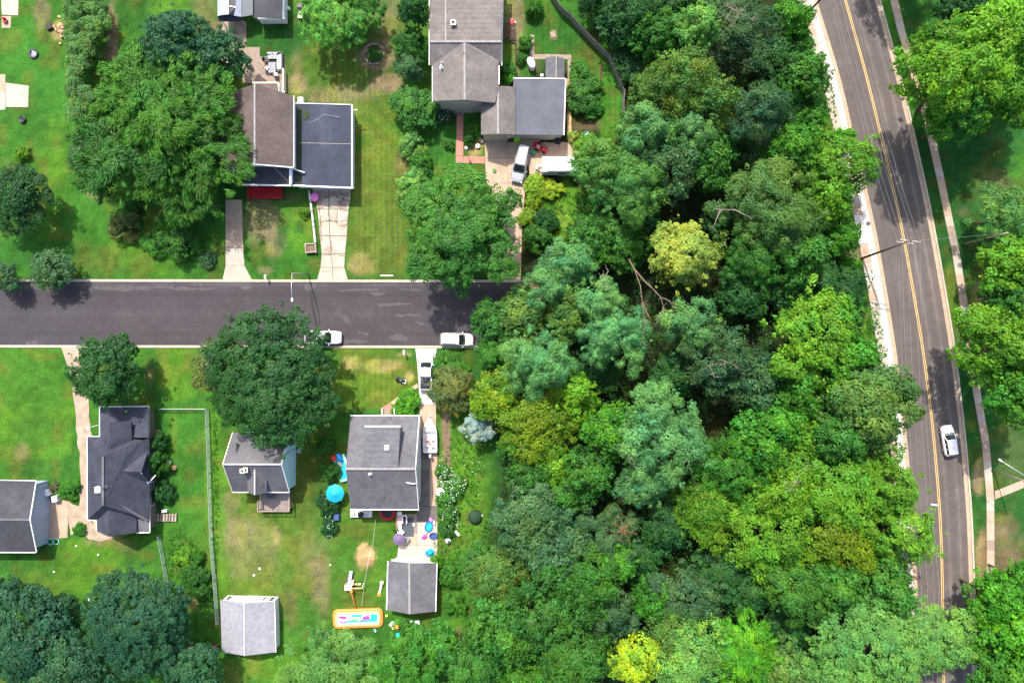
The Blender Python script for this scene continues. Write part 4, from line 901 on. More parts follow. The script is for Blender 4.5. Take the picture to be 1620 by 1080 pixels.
roof("roof", [[(614,887,2.4),(647.6,890.7,3.7),(648,971,3.7),(612,964,2.4)], [(647.6,890.7,3.7),(691,890.7,2.4),(689,966.7,2.4),(648,971,3.7)]], M['roof_mid'], hr)
trim("ridge_cap", [(647.6,890.7,3.7),(648,970.5,3.7)], hr, 'ridge_light', .28, .06); trim("gutter", [(613.6,887,2.35),(611.6,964,2.35)], hr, 'white', .14, .12, 0); trim("gutter", [(691.4,890.7,2.35),(689.4,966.7,2.35)], hr, 'white', .12, .12, 0)
wall("wall", [(617,889,2.3),(647.8,892,3.5),(688,892,2.3),(686.5,963,2.3),(648,967,3.5),(615,961,2.3)], M['white_siding'], hr)
na, nb = wxy(688, 892, 2.3), wxy(617, 889, 2.3); garage_door(hr, lerp2(na, nb, .25), lerp2(na, nb, .85), 2.1)

# ---- buildings cut by the top of the frame
hc = house("back_house", 424, 5, "dark roofed house with a white wall strip at the top edge of the picture", 'house')
roof("roof", [[(402,-60,2.7),(448,-60,2.7),(446,28.5,2.7),(402,28.5,2.7)]], M['roof_slate'], hc, .15)
roof("verge_roof", [[(446,-60,2.65),(450,-60,2.4),(450,29,2.4),(446.2,29,2.65)]], M['metal_roof'], hc, .1)
wall("wall", [(405,26,2.5),(447,26.5,2.3),(447,-58,2.3),(405,-58,2.5)], M['white_siding'], hc)
trim("fascia", [(408,29.3,2.5),(450,29.8,2.3)], hc, 'white', .2, .6, -.1)
wa, wb = wxy(405, 26, 2.5), wxy(447, 26.5, 2.3); windows_on(hc, wa, wb, [(.8, .87)], .9, 2.2)
hk = house("carport", 366, 10, "pale metal roofed carport with a dark skylight at the top of the yard path", 'carport')
roof("roof", [[(344,-40,2.6),(351,-40,3.0),(351,24,3.0),(344,26,2.6)], [(351,-40,3.0),(361,-40,3.2),(361,23,3.2),(351,24,3.0)], [(373,-40,3.2),(382,-40,2.7),(382,27,2.7),(370,25,3.0),(373,12,3.2)]], M['metal_roof'], hk, .08)
roof("skylight", [[(361,-40,3.12),(373,-40,3.12),(373,12,3.12),(370,25,2.95),(361,23,3.12)]], M['carglass'], hk, .05)
trim("glazing_bar", [(361,10,3.2),(373,12,3.2)], hk, 'galv', .1, .08); trim("glazing_bar", [(361,-40,3.2),(361,23,3.2)], hk, 'galv', .1, .08)
roof("side_roof", [[(382,-40,2.6),(400,-40,2.4),(400,24,2.4),(382,27,2.6)]], M['metal_navy'], hk, .08)
roof("front_skirt", [[(344,26,2.55),(352,24,2.7),(362,23,2.8),(382,27,2.6),(382,34,2.1),(346,34,2.1)]], M['metal_navy'], hk, .08)
bm = bmesh.new()
for x, y in ((347,30),(381,31),(398,22),(347,-20),(398,-20)): q = P(x, y, 2.2); box(bm, (q.x, q.y, 1.05), (.14, .14, 2.1))
obj("post", bm, M['galv'], hk)
# ================================================================ TREES AND PLANTS
def unit(v): return v / np.maximum(np.linalg.norm(v, axis=-1, keepdims=True), 1e-9)

def leaf_mesh(name, pos, nrm, tan, L, W, tint):
    """one kite-shaped leaf spray per row"""
    n = len(pos); b = unit(np.cross(nrm, tan)); t = np.cross(b, nrm)
    L = L[:, None]; W = W[:, None]
    v = np.stack([pos + t * L * .5, pos + b * W * .5 - t * L * .08 + nrm * W * .10, pos - t * L * .5, pos - b * W * .5 - t * L * .08 + nrm * W * .10], 1).reshape(-1, 3)
    q = np.arange(n * 4).reshape(n, 4)
    me = bpy.data.meshes.new(name)
    me.vertices.add(n * 4); me.vertices.foreach_set('co', v.astype(np.float32).ravel())
    me.loops.add(n * 4); me.loops.foreach_set('vertex_index', q.ravel().astype(np.int32))
    me.polygons.add(n); me.polygons.foreach_set('loop_start', np.arange(0, n * 4, 4, dtype=np.int32))
    me.update(calc_edges=True)
    a = me.color_attributes.new("tint", 'FLOAT_COLOR', 'POINT')
    c = np.concatenate([np.repeat(tint, 4, 0), np.ones((n * 4, 1))], 1)
    a.data.foreach_set('color', c.astype(np.float32).ravel())
    return me

STY = {  # clump radius, leaves per clump, leaf length and width, flatness, lean of leaves, jitter, lobe size, hue variation, spacing, stretch, ripple
 'broad':   dict(rc=.92, nl=86, L=.36, W=.25, fl=.62, ow=.6, up=.55, jit=.38, lobe=.40, var=.26, droop=0, dn=1.75, sx=1.7, rip=.16),
 'dense':   dict(rc=.78, nl=72, L=.32, W=.23, fl=.7, ow=.65, up=.5, jit=.36, lobe=.34, var=.22, droop=0, dn=1.75, sx=1.3, rip=.05),
 'puffy':   dict(rc=.95, nl=150, L=.42, W=.12, fl=.65, ow=.9, up=.5, jit=.35, lobe=.38, var=.20, droop=0, dn=2.5, sx=1.7, rip=.18),
 'feather': dict(rc=.92, nl=92, L=.66, W=.15, fl=.55, ow=.5, up=.5, jit=.5, lobe=.40, var=.32, droop=1, dn=1.8, sx=1.9, rip=.16),
 'rosette': dict(rc=.85, nl=46, L=.95, W=.20, fl=.5, ow=.3, up=.7, jit=.3, lobe=.45, var=.38, droop=2, dn=1.8, sx=1.0, rip=.12),
 'shrub':   dict(rc=.42, nl=70, L=.20, W=.14, fl=.85, ow=.6, up=.5, jit=.5, lobe=.5, var=.28, droop=0, dn=1.75, sx=1.3, rip=.12),
 'wispy':   dict(rc=.85, nl=58, L=.33, W=.19, fl=.62, ow=.55, up=.55, jit=.48, lobe=.42, var=.34, droop=0, dn=1.6, sx=1.8, rip=.18),
}
def clumps_to_leaves(rng, cpos, cdir, crad, st, shade_var=1.0, lt=None):
    n = len(cpos); nlv = np.maximum(8, (st['nl'] * (crad / st['rc']) ** 1.7)).astype(int); rep = lambda a: np.repeat(a, nlv, 0); m = int(nlv.sum())
    d = unit(rng.normal(size=(m, 3)) + rep(cdir) * .5 + np.array([0, 0, .25]))
    rr = rng.uniform(.25, 1.0, (m, 1)) ** .6
    fl = np.array([1, 1, st['fl']]); rad = rep(crad)[:, None]
    off = d * rr * rad * fl
    ax = unit(cdir * np.array([1, 1, .25]) + rng.normal(size=(n, 3)) * np.array([.45, .45, .15])); sx = rng.uniform(1.0, st['sx'], (n, 1))
    axl = rep(ax); off = off + axl * np.sum(off * axl, 1, keepdims=True) * (rep(sx) - 1)
    pos = rep(cpos) + off
    out = rep(cdir)
    nrm = unit(d * st['ow'] + out * .3 + np.array([0, 0, st['up']]) + rng.normal(size=(m, 3)) * st['jit'])
    if st['droop'] == 1: tan = unit(out * np.array([1, 1, .2]) + axl * .8 + d * .6 + np.array([0, 0, -.35]) + rng.normal(size=(m, 3)) * .25)
    elif st['droop'] == 2: tan = unit(d * np.array([1, 1, .35]) + rng.normal(size=(m, 3)) * .15); pos = rep(cpos) + tan * (.42 * rad)
    elif st['ow'] > .8: tan = unit(d + axl * .4 + np.array([0, 0, .3]) + rng.normal(size=(m, 3)) * .3)
    else: tan = rng.normal(size=(m, 3))
    tan = unit(tan - nrm * np.sum(tan * nrm, 1, keepdims=True))
    sc = rng.uniform(.6, 1.3, m)
    v = st['var'] * shade_var
    tc = 1 + rng.uniform(-v, v, (n, 1)); hue = rng.uniform(-v, v, (n, 1)) * .7
    if lt is not None: tc = tc * (1 + lt[:, None] * .15); hue = hue + lt[:, None] * .16
    tc3 = np.concatenate([tc * (1 + hue), tc, tc * (1 - hue)], 1)
    tl = 1 + rng.uniform(-.17, .17, (m, 1))
    return pos, nrm, tan, st['L'] * sc, st['W'] * sc, np.clip(rep(tc3) * tl, .2, 2.2)

def crown_variant(seed, style, Rr):
    """unit tree: crown radius Rr, crown centre at the origin; returns crown mesh, trunk mesh, base depth"""
    rng = np.random.RandomState(seed); st = STY[style]
    shrub = Rr < 2.6
    hz = Rr * (.80 if not shrub else .75)
    lobes = [(np.array([0, 0, hz * .16]), Rr * .60)]
    k = max(5, int(4.6 / st['lobe'] ** 1.2 * .62)) + (2 if Rr > 6 else 0)
    for i in range(k):
        a = 2 * math.pi * (i + rng.uniform(-.3, .3)) / k; ring = rng.uniform(.42, .82) if style != 'dense' else rng.uniform(.52, .70)
        r = Rr * st['lobe'] * (rng.uniform(.6, 1.3) if style != 'dense' else rng.uniform(.9, 1.15))
        lobes.append((np.array([math.cos(a) * Rr * ring, math.sin(a) * Rr * ring, rng.uniform(-.38, .22) * hz]), min(r, Rr * (1.14 - ring))))
    for i in range(max(3, k // 2)):
        a = rng.uniform(0, 2 * math.pi); ring = rng.uniform(.08, .42)
        lobes.append((np.array([math.cos(a) * Rr * ring, math.sin(a) * Rr * ring, hz * rng.uniform(.32, .62)]), Rr * st['lobe'] * rng.uniform(.6, .95)))
    cp, cd, cr, lt = [], [], [], []
    rc = st['rc']
    if Rr < 4.2 and not style == 'shrub': rc *= .78
    # ripple: the lobes are bent out of round so that limbs, hollows and ragged edges appear
    ph = rng.uniform(0, 6.28, (4, 3)); kf = rng.normal(size=(4, 3)) * (2.6 / Rr)
    def warp(p):
        w = np.zeros_like(p)
        for q in range(4): w += np.sin(p @ kf[q] * (1 + q * .6) + ph[q][0])[:, None] * unit(rng_dir[q])[None] / (1 + q * .35)
        return p + w * Rr * st['rip'] * .7
    rng_dir = rng.normal(size=(4, 3)) * np.array([1, 1, .7])
    for c, r in lobes:
        nn = int(4 * math.pi * r * r * .8 / (rc * rc * st['dn'])) + 4
        d = unit(rng.normal(size=(nn * 3, 3)) + np.array([0, 0, .35])); d = d[d[:, 2] > -.75][:nn]
        p = c + d * r * (.62 + .5 * rng.rand(len(d), 1) ** .8) * np.array([1, 1, .85])
        keep = np.ones(len(p), bool)
        for c2, r2 in lobes:
            if c2 is c: continue
            keep &= (np.linalg.norm((p - c2) * np.array([1, 1, 1.15]), axis=1) > r2 * .72)
        keep &= rng.rand(len(p)) > np.where(p[:, 2] < -.25 * hz, .45, .05)
        lt.append(np.full(keep.sum(), rng.uniform(-1, 1))); cp.append(p[keep]); cd.append(unit(d[keep] + unit(p[keep]) * .5)); cr.append(rc * (.38 + .95 * rng.rand(keep.sum()) ** 1.5))
    # stray sprays poking out of the outline
    ns = int((26 if style != 'dense' else 9) * Rr / 5); a_ = rng.uniform(0, 6.283, ns); e_ = rng.uniform(-.25, .9, ns); dd = np.stack([np.cos(a_) * np.cos(e_), np.sin(a_) * np.cos(e_), np.sin(e_)], 1)
    cp.append(dd * np.array([Rr, Rr, hz]) * rng.uniform(.92, 1.14, (ns, 1))); cd.append(unit(dd)); cr.append(rc * rng.uniform(.3, .65, ns)); lt.append(rng.uniform(-1, 1, ns))
    cp = warp(np.concatenate(cp)); cd = np.concatenate(cd); cr = np.concatenate(cr); lt = np.concatenate(lt)
    lt = np.clip(lt * .7 + np.sin(cp @ (kf[1] * 1.3) + ph[1][1]) * .6, -1.2, 1.2)
    me = leaf_mesh("crown", *clumps_to_leaves(rng, cp, cd, cr, st, 1.0, lt))
    me.materials.append(M['leaf'])
    # trunk and limbs reach into the lobes
    depth = Rr * 1.45 if not shrub else Rr * .62
    bm = bmesh.new(); tr = Rr * .052 + .03
    top = np.array([0, 0, hz * .15]); rnd = random.Random(seed)
    tube(bm, [(0, 0, -depth - .2), (0, 0, -depth + .3), (rnd.uniform(-.1, .1) * Rr, rnd.uniform(-.1, .1) * Rr, -depth * .4), tuple(top)], [tr * 1.5, tr * 1.1, tr * .85, tr * .5], 8)
    for c, r in lobes[1:1 + k]:
        s = np.array([0, 0, -depth * rnd.uniform(.25, .5)]); mid = (s + c) / 2 + np.array([0, 0, -.05 * Rr])
        tube(bm, [tuple(s), tuple(mid), tuple(c + np.array([0, 0, r * .45]))], [tr * .5, tr * .32, tr * .1], 5)
    bmesh.ops.recalc_face_normals(bm, faces=bm.faces)
    tm = bpy.data.meshes.new("trunk"); bm.to_mesh(tm); bm.free(); tm.materials.append(M['bark'])
    return me, tm, depth, hz

VAR = {}
def variant(style, size, i):
    key = (style, size, i)
    if key not in VAR: VAR[key] = crown_variant(hash_seed(key), style, size)
    return VAR[key]
def hash_seed(k): return (sum(ord(c) for c in k[0]) * 131 + int(k[1] * 10) * 17 + k[2] * 7919) % 100003

CL = {  # leaf colours (linear albedo)
 'dk': (.021, .090, .017), 'bk': (.024, .096, .036), 'md': (.040, .150, .016), 'br': (.050, .192, .014), 'yg': (.098, .250, .013), 'og': (.100, .190, .006),
 'ye': (.28, .44, .02), 'yo': (.235, .33, .055), 'yb': (.20, .32, .014), 'bl': (.108, .280, .085), 'pg': (.108, .265, .048), 'ol': (.088, .185, .030), 'gd': (.048, .122, .042), 'sv': (.25, .36, .38), 'ps': (.14, .31, .06), 'om': (.10, .14, .03), 'lm': (.080, .28, .012), 'pf': (.045, .152, .009)}
_ti = [0]; tree_rng = random.Random(11)
def tree(px, py, r, h, style, col, label, name=None, cat='tree', group=None, flat=1.0, lean=(0, 0)):
    """px, py, r: crown centre and radius in the photograph; h: height of the plant"""
    _ti[0] += 1
    h = h
    hc = h * .62; rw = r * S * (1 - hc / H)
    if style == 'shrub': size, nv = 2.0, 3
    elif rw > 7.6: size, nv = 9.0, 2
    elif rw > 4.4: size, nv = 5.6, 4
    else: size, nv = 3.4, 3
    if size == 9.0 and style not in ('broad', 'feather', 'dense', 'wispy'): size = 5.6
    me, tm, depth, hz = variant(style, size, _ti[0] % nv)
    f = rw / (size * 1.02)
    # squash so that the canonical crown + trunk gives the wanted height
    fz = h / (depth + hz * 1.1)
    if style != 'shrub': fz = min(fz, f * 1.5)
    base = P(px, py, hc) + Vector((lean[0], lean[1], 0))
    name = name or {'puffy': 'pine_tree', 'shrub': 'shrub'}.get(style, 'broadleaf_tree')
    root = empty(name, (base.x, base.y, 0), label, cat, group, tree_rng.uniform(0, 6.28))
    c = bpy.data.objects.new("crown" if style != 'shrub' else "foliage", me); COL.objects.link(c); c.parent = root
    zc = max(h - hz * 1.05 * fz, depth * fz * .2)
    lv = Matrix.Rotation(-root.rotation_euler.z, 3, 'Z') @ Vector((-lean[0], -lean[1], 0))
    c.location = (lv.x, lv.y, zc); c.scale = (f, f * tree_rng.uniform(.9, 1.08), fz * flat)
    k = tree_rng.uniform(.92, 1.2); cc = CL[col]; hs = tree_rng.uniform(-.06, .06)
    c.color = (cc[0] * k * (1 + hs), cc[1] * k, cc[2] * k * (1 - hs), 1)
    t = bpy.data.objects.new("trunk" if style != 'shrub' else "stem", tm); COL.objects.link(t); t.parent = root
    ax = Vector((lv.x, lv.y, zc)); t.location = ax; t.rotation_mode = 'QUATERNION'; t.rotation_quaternion = Vector((0, 0, 1)).rotation_difference(ax.normalized()); t.scale = (f, f, ax.length / depth)
    return root

def leafy_mass(name, seed, pts, rad, style, col, label=None, cat=None, kind=None, nl=None, group=None):
    """foliage built as one mass from given clump centres (world points)"""
    rng = np.random.RandomState(seed); st = dict(STY[style]); 
    if nl: st['nl'] = nl
    pts = np.array(pts); dirs = unit(rng.normal(size=pts.shape) * .5 + np.array([0, 0, 1.0]))
    me = leaf_mesh(name, *clumps_to_leaves(rng, pts, dirs, np.array(rad), st, 1.3)); me.materials.append(M['leaf'])
    o = bpy.data.objects.new(name, me); COL.objects.link(o); o.color = (*CL[col], 1)
    return tag(o, label, cat, group, kind)
# ---------------------------------------------------------------- yard trees
YG = "yard trees around the houses"; WG = "trees of the wood between the street and the main road"; RGp = "trees east of the main road"
for a in [
 (260,188,98,12.5,'feather','pf',"huge feathery green tree overhanging the brown house, its northern half"),
 (298,248,98,10.5,'feather','pf',"huge feathery tree left of the red porch deck, reaching over the front walk"),
 (195,250,70,11,'feather','md',"feathery tree crown bordering the left lawn, beside the grey round shrub"),
 (280,68,56,12,'dense','bk',"blue green round tree left of the paved yard path, above the feathery tree"),
 (345,92,44,10,'dense','bk',"blue green tree spilling over the patio by the white chairs"),
 (232,95,34,8,'dense','bk',"small dark tree squeezed between tall hedge and blue green tree"),
 (28,318,56,8,'dense','dk',"dark round tree standing alone at the left edge of the top lawn"),
 (78,427,31,5,'broad','gd',"pale leaved little tree overhanging the street's north kerb"),
 (8,440,22,4.5,'broad','gd',"little green tree at the left edge beside the street"),
 (530,20,56,8,'rosette','br',"bright green tree with star like leaf tufts behind the dark roofed house"),
 (578,14,30,6,'rosette','br',"star tufted small tree nearest the round flower bed"),
 (655,18,26,9,'dense','dk',"dark tree against the long house's north west wall, at the top edge"),
 (650,70,24,6,'broad','md',"olive green tree in the row beside the long house, second from the top"),
 (650,104,23,5.5,'broad','gd',"grey green tree in the row beside the long house, above the broad shrubs"),
 (652,168,32,4.5,'broad','md',"broad mid green tree at the long house's south west corner"),
 (728,368,92,13,'broad','md',"large mid green shade tree overhanging both street and long house lawn"),
 (793,338,16,5,'broad','dk',"narrow green tree leaning over the tan garage driveway"),
 (172,586,62,9.5,'dense','dk',"dense dark round tree over the mouth of the gravel track"),
 (430,602,111,13.5,'dense','dk',"giant dark spreading tree shading the teal house and street"),
 (345,580,44,7,'dense','om',"purplish brown leaved tree peeping from under the giant dark tree"),
 (716,616,36,6,'dense','om',"olive brown round tree over the boat and pickup driveway"),
 (757,673,26,4.5,'puffy','sv',"small silver blue spruce beside the grassy strip"),
 (40,1010,80,11,'dense','bk',"dark blue green tree filling the lower left corner"),
 (215,985,92,12,'dense','bk',"big blue green tree at the bottom of the left back lawn"),
 (110,1060,70,11,'dense','bk',"blue green tree between the two dark ones at the bottom edge"),
 (300,1060,52,9,'dense','bk',"blue green tree near the pale shed's dark fence"),
 (12,940,28,7,'dense','bk',"dark small tree at the left edge below the gable garage"),
 (90,975,36,8,'dense','bk',"dark low tree on the back lawn's bottom border, left part"),
 (518,1060,68,8,'puffy','pg',"pale soft foliaged tree at the bottom edge below the orange pool"),
 (640,1055,56,8,'broad','br',"bright green tree at the bottom edge below the rear garage"),
 (590,1075,40,7,'puffy','pg',"pale soft tree at the bottom edge between two brighter ones"),
 (690,1020,34,6,'broad','br',"bright green low tree behind the rear garage's south gable"),
 ]:
    tree(*a[:6], a[6], group=YG)
# ---------------------------------------------------------------- the wood
wood_rng = random.Random(23)
for a in [
 (938,2,24,8,'broad','dk',"dark tree beyond the grey board fence, at the top edge"),
 (990,38,44,10,'broad','dk',"broad dark tree behind the upper fence corner of the garden lawn"),
 (1000,25,44,13,'broad','dk',"dark top edge tree left of the pale small crown"),
 (1012,108,40,8,'broad','dk',"dark tree bulging over the grey board fence's bend"),
 (1040,60,40,11,'broad','md',"mid green tree just left of the pale small crown near the top"),
 (1100,48,34,15,'broad','pg',"pale green small crown standing out among dark trees near the top"),
 (1070,10,40,12,'broad','dk',"dark tree at the top edge above the pale small crown"),
 (1170,45,58,13,'wispy','gd',"grey green thin tree with bare twigs near the top"),
 (1225,95,46,12,'broad','dk',"dark tree right of the thin grey green one near the top pavement"),
 (1248,30,30,9,'broad','br',"bright small tree by the top of the main road pavement"),
 (1268,70,20,6,'broad','br',"bright roadside bush tree under the dark pole at the top"),
 (1270,120,38,10,'broad','md',"green tree spilling over the pavement near the round iron cover"),
 (1250,160,40,10,'broad','dk',"dark tree set back from the pavement slabs in the upper wood"),
 (1285,185,26,7,'broad','br',"bright green low tree along the upper pavement edge"),
 (1075,135,60,15,'wispy','ol',"large olive crown in the upper wood"),
 (1120,165,44,15,'wispy','ol',"olive yellow crown adjoining the large olive one on the right"),
 (1030,150,34,13,'wispy','ol',"olive crown adjoining the large olive one on the left"),
 (1200,178,44,15,'puffy','gd',"blue grey pine right of the olive crowns"),
 (1022,205,42,15,'puffy','bl',"blue green pine beside the garden fence's lower end"),
 (1088,212,40,16,'puffy','bl',"blue green pine below the olive crowns"),
 (1055,272,48,12,'wispy','gd',"dark grey tree in the gap south of two blue pines"),
 (1120,255,44,12,'broad','md',"mid green tree in the upper middle of the wood"),
 (1150,232,34,11,'broad','dk',"dark tree in the shade under the blue grey pine"),
 (1190,250,36,11,'broad','dk',"dark tree between blue grey pine and bright roadside trees"),
 (1250,235,38,11,'broad','br',"bright green tree left of the yellow green roadside crown"),
 (1322,262,56,13,'broad','yg',"yellow green tree leaning over the main road"),
 (1300,322,42,11,'broad','yg',"yellow green tree below the one leaning over the main road"),
 (952,264,44,14,'puffy','pg',"light green pine right of the white camper roof"),
 (990,300,58,16,'puffy','pg',"large light green pine in the left upper wood"),
 (924,264,20,8,'puffy','pg',"light green small pine touching the white camper roof"),
 (1218,335,84,16,'puffy','ol',"very large dull green crown in the right upper wood"),
 (1190,410,56,13,'puffy','md',"dull green crown below the very large one"),
 (1262,400,50,12,'broad','md',"green crown right below the very large dull one"),
 (1080,404,59,12,'dense','yo',"golden yellow leaved round tree in the middle of the wood"),
 (1020,350,34,11,'broad','dk',"dark tree squeezed between light pine and golden tree"),
 (1140,345,30,8,'broad','dk',"dark low tree between golden tree and very large dull crown"),
 (1330,378,28,8,'broad','br',"bright low tree on the verge near the leaning utility pole"),
 (1338,462,36,9,'broad','dk',"dark tree overhanging the pavement below the utility pole"),
 (1300,440,40,10,'broad','dk',"dark tree behind the one overhanging the pavement"),
 (1240,455,44,11,'broad','dk',"dark tree above the big yellow green crowns on the right"),
 (1170,470,42,11,'broad','dk',"dark tree right below the golden one"),
 (905,415,42,13,'puffy','bl',"blue green pine below the grassy clearing with yellow bushes"),
 (865,455,36,13,'puffy','bl',"blue green pine at the dead end of the street"),
 (935,375,40,11,'broad','md',"green tree below the large light green pine"),
 (985,392,40,11,'broad','md',"green tree at the top of the long bare trunk"),
 (822,500,46,10,'broad','ol',"olive tree beyond the street's dead end"),
 (786,512,36,8,'broad','md',"green tree leaning over the end of the street by the white car"),
 (780,560,28,7,'broad','md',"green tree at the south kerb where the street ends"),
 (900,505,38,11,'broad','ol',"olive tree between street end and blue pines"),
 (948,478,36,14,'puffy','bl',"blue green pine left of the long bare trunk"),
 (972,532,56,16,'puffy','bl',"tall blue green pine in the very middle of the wood"),
 (1088,515,44,16,'puffy','bl',"blue green pine on the right of the long bare trunk"),
 (850,572,56,15,'puffy','bl',"bluish pine just beyond the street's south east end"),
 (905,625,40,11,'broad','yg',"yellow green tree touching the bluish pine's lower right"),
 (795,625,48,10,'broad','og',"mustard green tree above the silver spruce"),
 (850,668,64,13,'broad','og',"large mustard green tree right of the silver spruce"),
 (816,706,30,7,'broad','md',"green low tree under the large mustard one by the grass strip"),
 (1045,700,70,17,'puffy','bl',"largest blue green pine, right of centre in the lower wood"),
 (1028,640,44,16,'puffy','bl',"blue green pine above the largest one"),
 (1020,760,38,14,'puffy','bl',"blue green pine below the largest one"),
 (965,680,44,13,'broad','br',"bright tree on the left flank of the largest blue pine"),
 (1130,565,60,12,'wispy','gd',"grey green half bare tree in the middle right of the wood"),
 (1185,600,48,12,'wispy','gd',"grey green half bare tree with white twigs"),
 (1065,590,44,10,'broad','dk',"dark tree between tall pine and half bare trees"),
 (940,585,42,10,'broad','dk',"dark tree in the shade left of the tall middle pine"),
 (930,745,44,11,'broad','md',"mid green tree left below the largest blue pine"),
 (875,735,40,11,'broad','yg',"yellow green slim tree below the large mustard one"),
 (840,755,36,10,'broad','md',"mid green tree near the sunny grass strip's lower end"),
 (900,780,38,11,'broad','md',"mid green tree above the dark olive crowns"),
 (1285,535,76,14,'broad','yg',"big yellow green crown left of the road below the utility pole"),
 (1318,505,44,11,'broad','br',"bright green tree near the pavement above the bulging crown"),
 (1330,565,46,12,'broad','br',"bright green tree between big yellow green crown and pavement"),
 (1372,640,78,15,'dense','ol',"big light olive crown bulging over the main road"),
 (1320,690,46,13,'dense','md',"green crown at the left of the one bulging over the road"),
 (1255,620,46,12,'broad','br',"bright green tree below the big yellow green crown"),
 (1220,670,44,11,'broad','br',"bright green tree with a dark gap on its right"),
 (1265,690,34,10,'broad','yg',"yellow small crown in front of the dark gap"),
 (1150,740,56,13,'broad','br',"bright green tree right of the largest blue pine"),
 (1195,705,40,12,'broad','br',"bright green tree between dark hollow and yellow green ridge"),
 (1230,770,64,14,'wispy','yg',"yellow green crown with bare twigs in the right lower wood"),
 (1120,810,56,13,'wispy','yg',"yellow green crown left of the twiggy ones"),
 (1215,840,72,14,'wispy','yg',"brightest yellow green crown in the right lower wood"),
 (1310,770,72,14,'broad','yg',"yellow green crown west of the white moving car"),
 (1325,840,68,13,'broad','og',"mustard green crown beside the hidden lower pavement"),
 (1405,770,56,11,'broad','yg',"yellow green crown over the pavement beside the stop line"),
 (1425,840,56,11,'broad','yg',"yellow green crown reaching the yellow road line"),
 (1360,890,44,9,'broad','md',"mid green tree in shade below the mustard crown"),
 (840,820,62,13,'broad','gd',"dark grey green round tree right of the rear garage strip"),
 (880,880,50,12,'broad','gd',"dark grey green tree below its larger twin"),
 (960,845,54,13,'puffy','gd',"dark blue grey pine left of the red dead one"),
 (1010,880,40,10,'broad','dk',"dark tree right of the red dead pine"),
 (1060,830,50,11,'broad','dk',"dark tree in the hollow below the largest blue pine"),
 (790,912,52,10,'wispy','ol',"olive yellow tree beyond the rear garage's grass strip"),
 (752,886,26,5,'broad','md',"green low tree beside the rear garage"),
 (925,915,54,13,'broad','md',"mid green lobed tree in the bottom middle"),
 (975,880,36,12,'broad','br',"bright little crown below the red dead pine"),
 (960,965,50,12,'puffy','gd',"grey green pine in the bottom middle"),
 (860,970,66,14,'broad','md',"large mid green tree with white branches at the bottom"),
 (900,1020,74,14,'broad','md',"largest mid green crown along the bottom edge"),
 (800,1000,52,12,'broad','md',"mid green tree beside the bottom brown clearing"),
 (760,1055,56,10,'broad','md',"mid green tree at the bottom edge right of the brown clearing"),
 (830,1070,44,11,'broad','br',"bright tree at the bottom edge among mid green ones"),
 (998,1040,38,13,'broad','ye',"vivid yellow tree at the bottom edge"),
 (1085,1035,66,13,'wispy','pg',"pale yellow green crown right of the vivid yellow one"),
 (1055,1000,34,12,'wispy','ol',"pale olive crown above the vivid yellow one"),
 (1080,945,54,11,'broad','gd',"dark grey green tree above the pale bottom crowns"),
 (1030,950,38,11,'broad','br',"bright green tree left of the dark grey green one"),
 (1135,900,50,10,'broad','dk',"dark tree under the yellow green crowns' shade"),
 (1190,930,46,10,'broad','dk',"dark hollow tree in the lower right wood"),
 (1170,1025,52,11,'feather','lm',"lime green feathery tree at the bottom edge"),
 (1255,930,52,12,'broad','md',"mid green crown in the lower right wood"),
 (1315,925,44,11,'broad','md',"mid green crown beside the hidden lower pavement slabs"),
 (1250,990,46,10,'broad','dk',"dark tree left of the huge pale crown"),
 (1230,1050,46,10,'broad','ol',"olive tree at the bottom edge left of the huge pale crown"),
 (1390,1020,104,15,'dense','pg',"huge pale green crown hiding the road's lower end"),
 (1480,1010,62,13,'dense','pg',"pale green crown spilling across the yellow line"),
 (1400,925,46,11,'broad','md',"green crown between yellow green crowns and the huge pale one"),
 (1310,1060,54,12,'dense','pg',"pale crown at the bottom edge left of the huge one"),
 ]:
    a = list(a); a[3] *= wood_rng.uniform(.78, 1.14); a[2] *= .96
    if a[5] == 'dk': a[3] *= .66; a[2] *= .9         # lower storey
    tree(*a[:6], a[6], group=WG, lean={1480: (-2.5, 0)}.get(a[0], (0, 0)))
# ---------------------------------------------------------------- trees east of the main road
for a in [
 (1470,125,63,20.5,'broad','yg',"yellow green tree leaning over the east kerb at the top"),
 (1545,95,74,19,'broad','yg',"big bright yellow green tree at the top right"),
 (1600,55,52,15,'broad','yg',"bright tree in the top right corner"),
 (1500,185,42,16,'broad','br',"green tree below the one leaning over the east kerb"),
 (1600,165,44,12,'broad','yg',"yellow green tree at the right edge, upper part"),
 (1455,-127,60,15,'broad','md',"green tree mostly above the frame whose shade falls on the road's top"),
 (1520,20,40,10,'broad','dk',"dark tree at the top edge beside the footpath"),
 (1590,345,42,10,'puffy','pg',"soft pale tree at the right edge above the grey pole"),
 (1600,415,46,12,'broad','yg',"yellow green tree at the right edge below the grey pole"),
 (1600,475,42,11,'broad','md',"green tree at the right edge between two yellow green ones"),
 (1570,548,62,17,'broad','yg',"yellow green tree overhanging the kerb opposite the bulging crown"),
 (1606,615,44,17,'broad','br',"bright tree at the right edge below the overhanging one"),
 (1575,945,42,12,'broad','lm',"lime green tree at the right edge, upper of the bottom group"),
 (1600,1000,50,13,'broad','lm',"lime green tree in the bottom right group, middle"),
 (1580,1055,46,12,'broad','br',"bright tree in the bottom right corner by the road"),
 (1612,915,30,10,'broad','br',"small bright tree at the right edge above the lime green group"),
 ]:
    tree(*a[:6], a[6], group=RGp, lean={1470: (6.0, 0), 1500: (2.4, 0), 1570: (4.2, 0), 1606: (1.8, 0), 1455: (4, 0)}.get(a[0], (0, 0)))
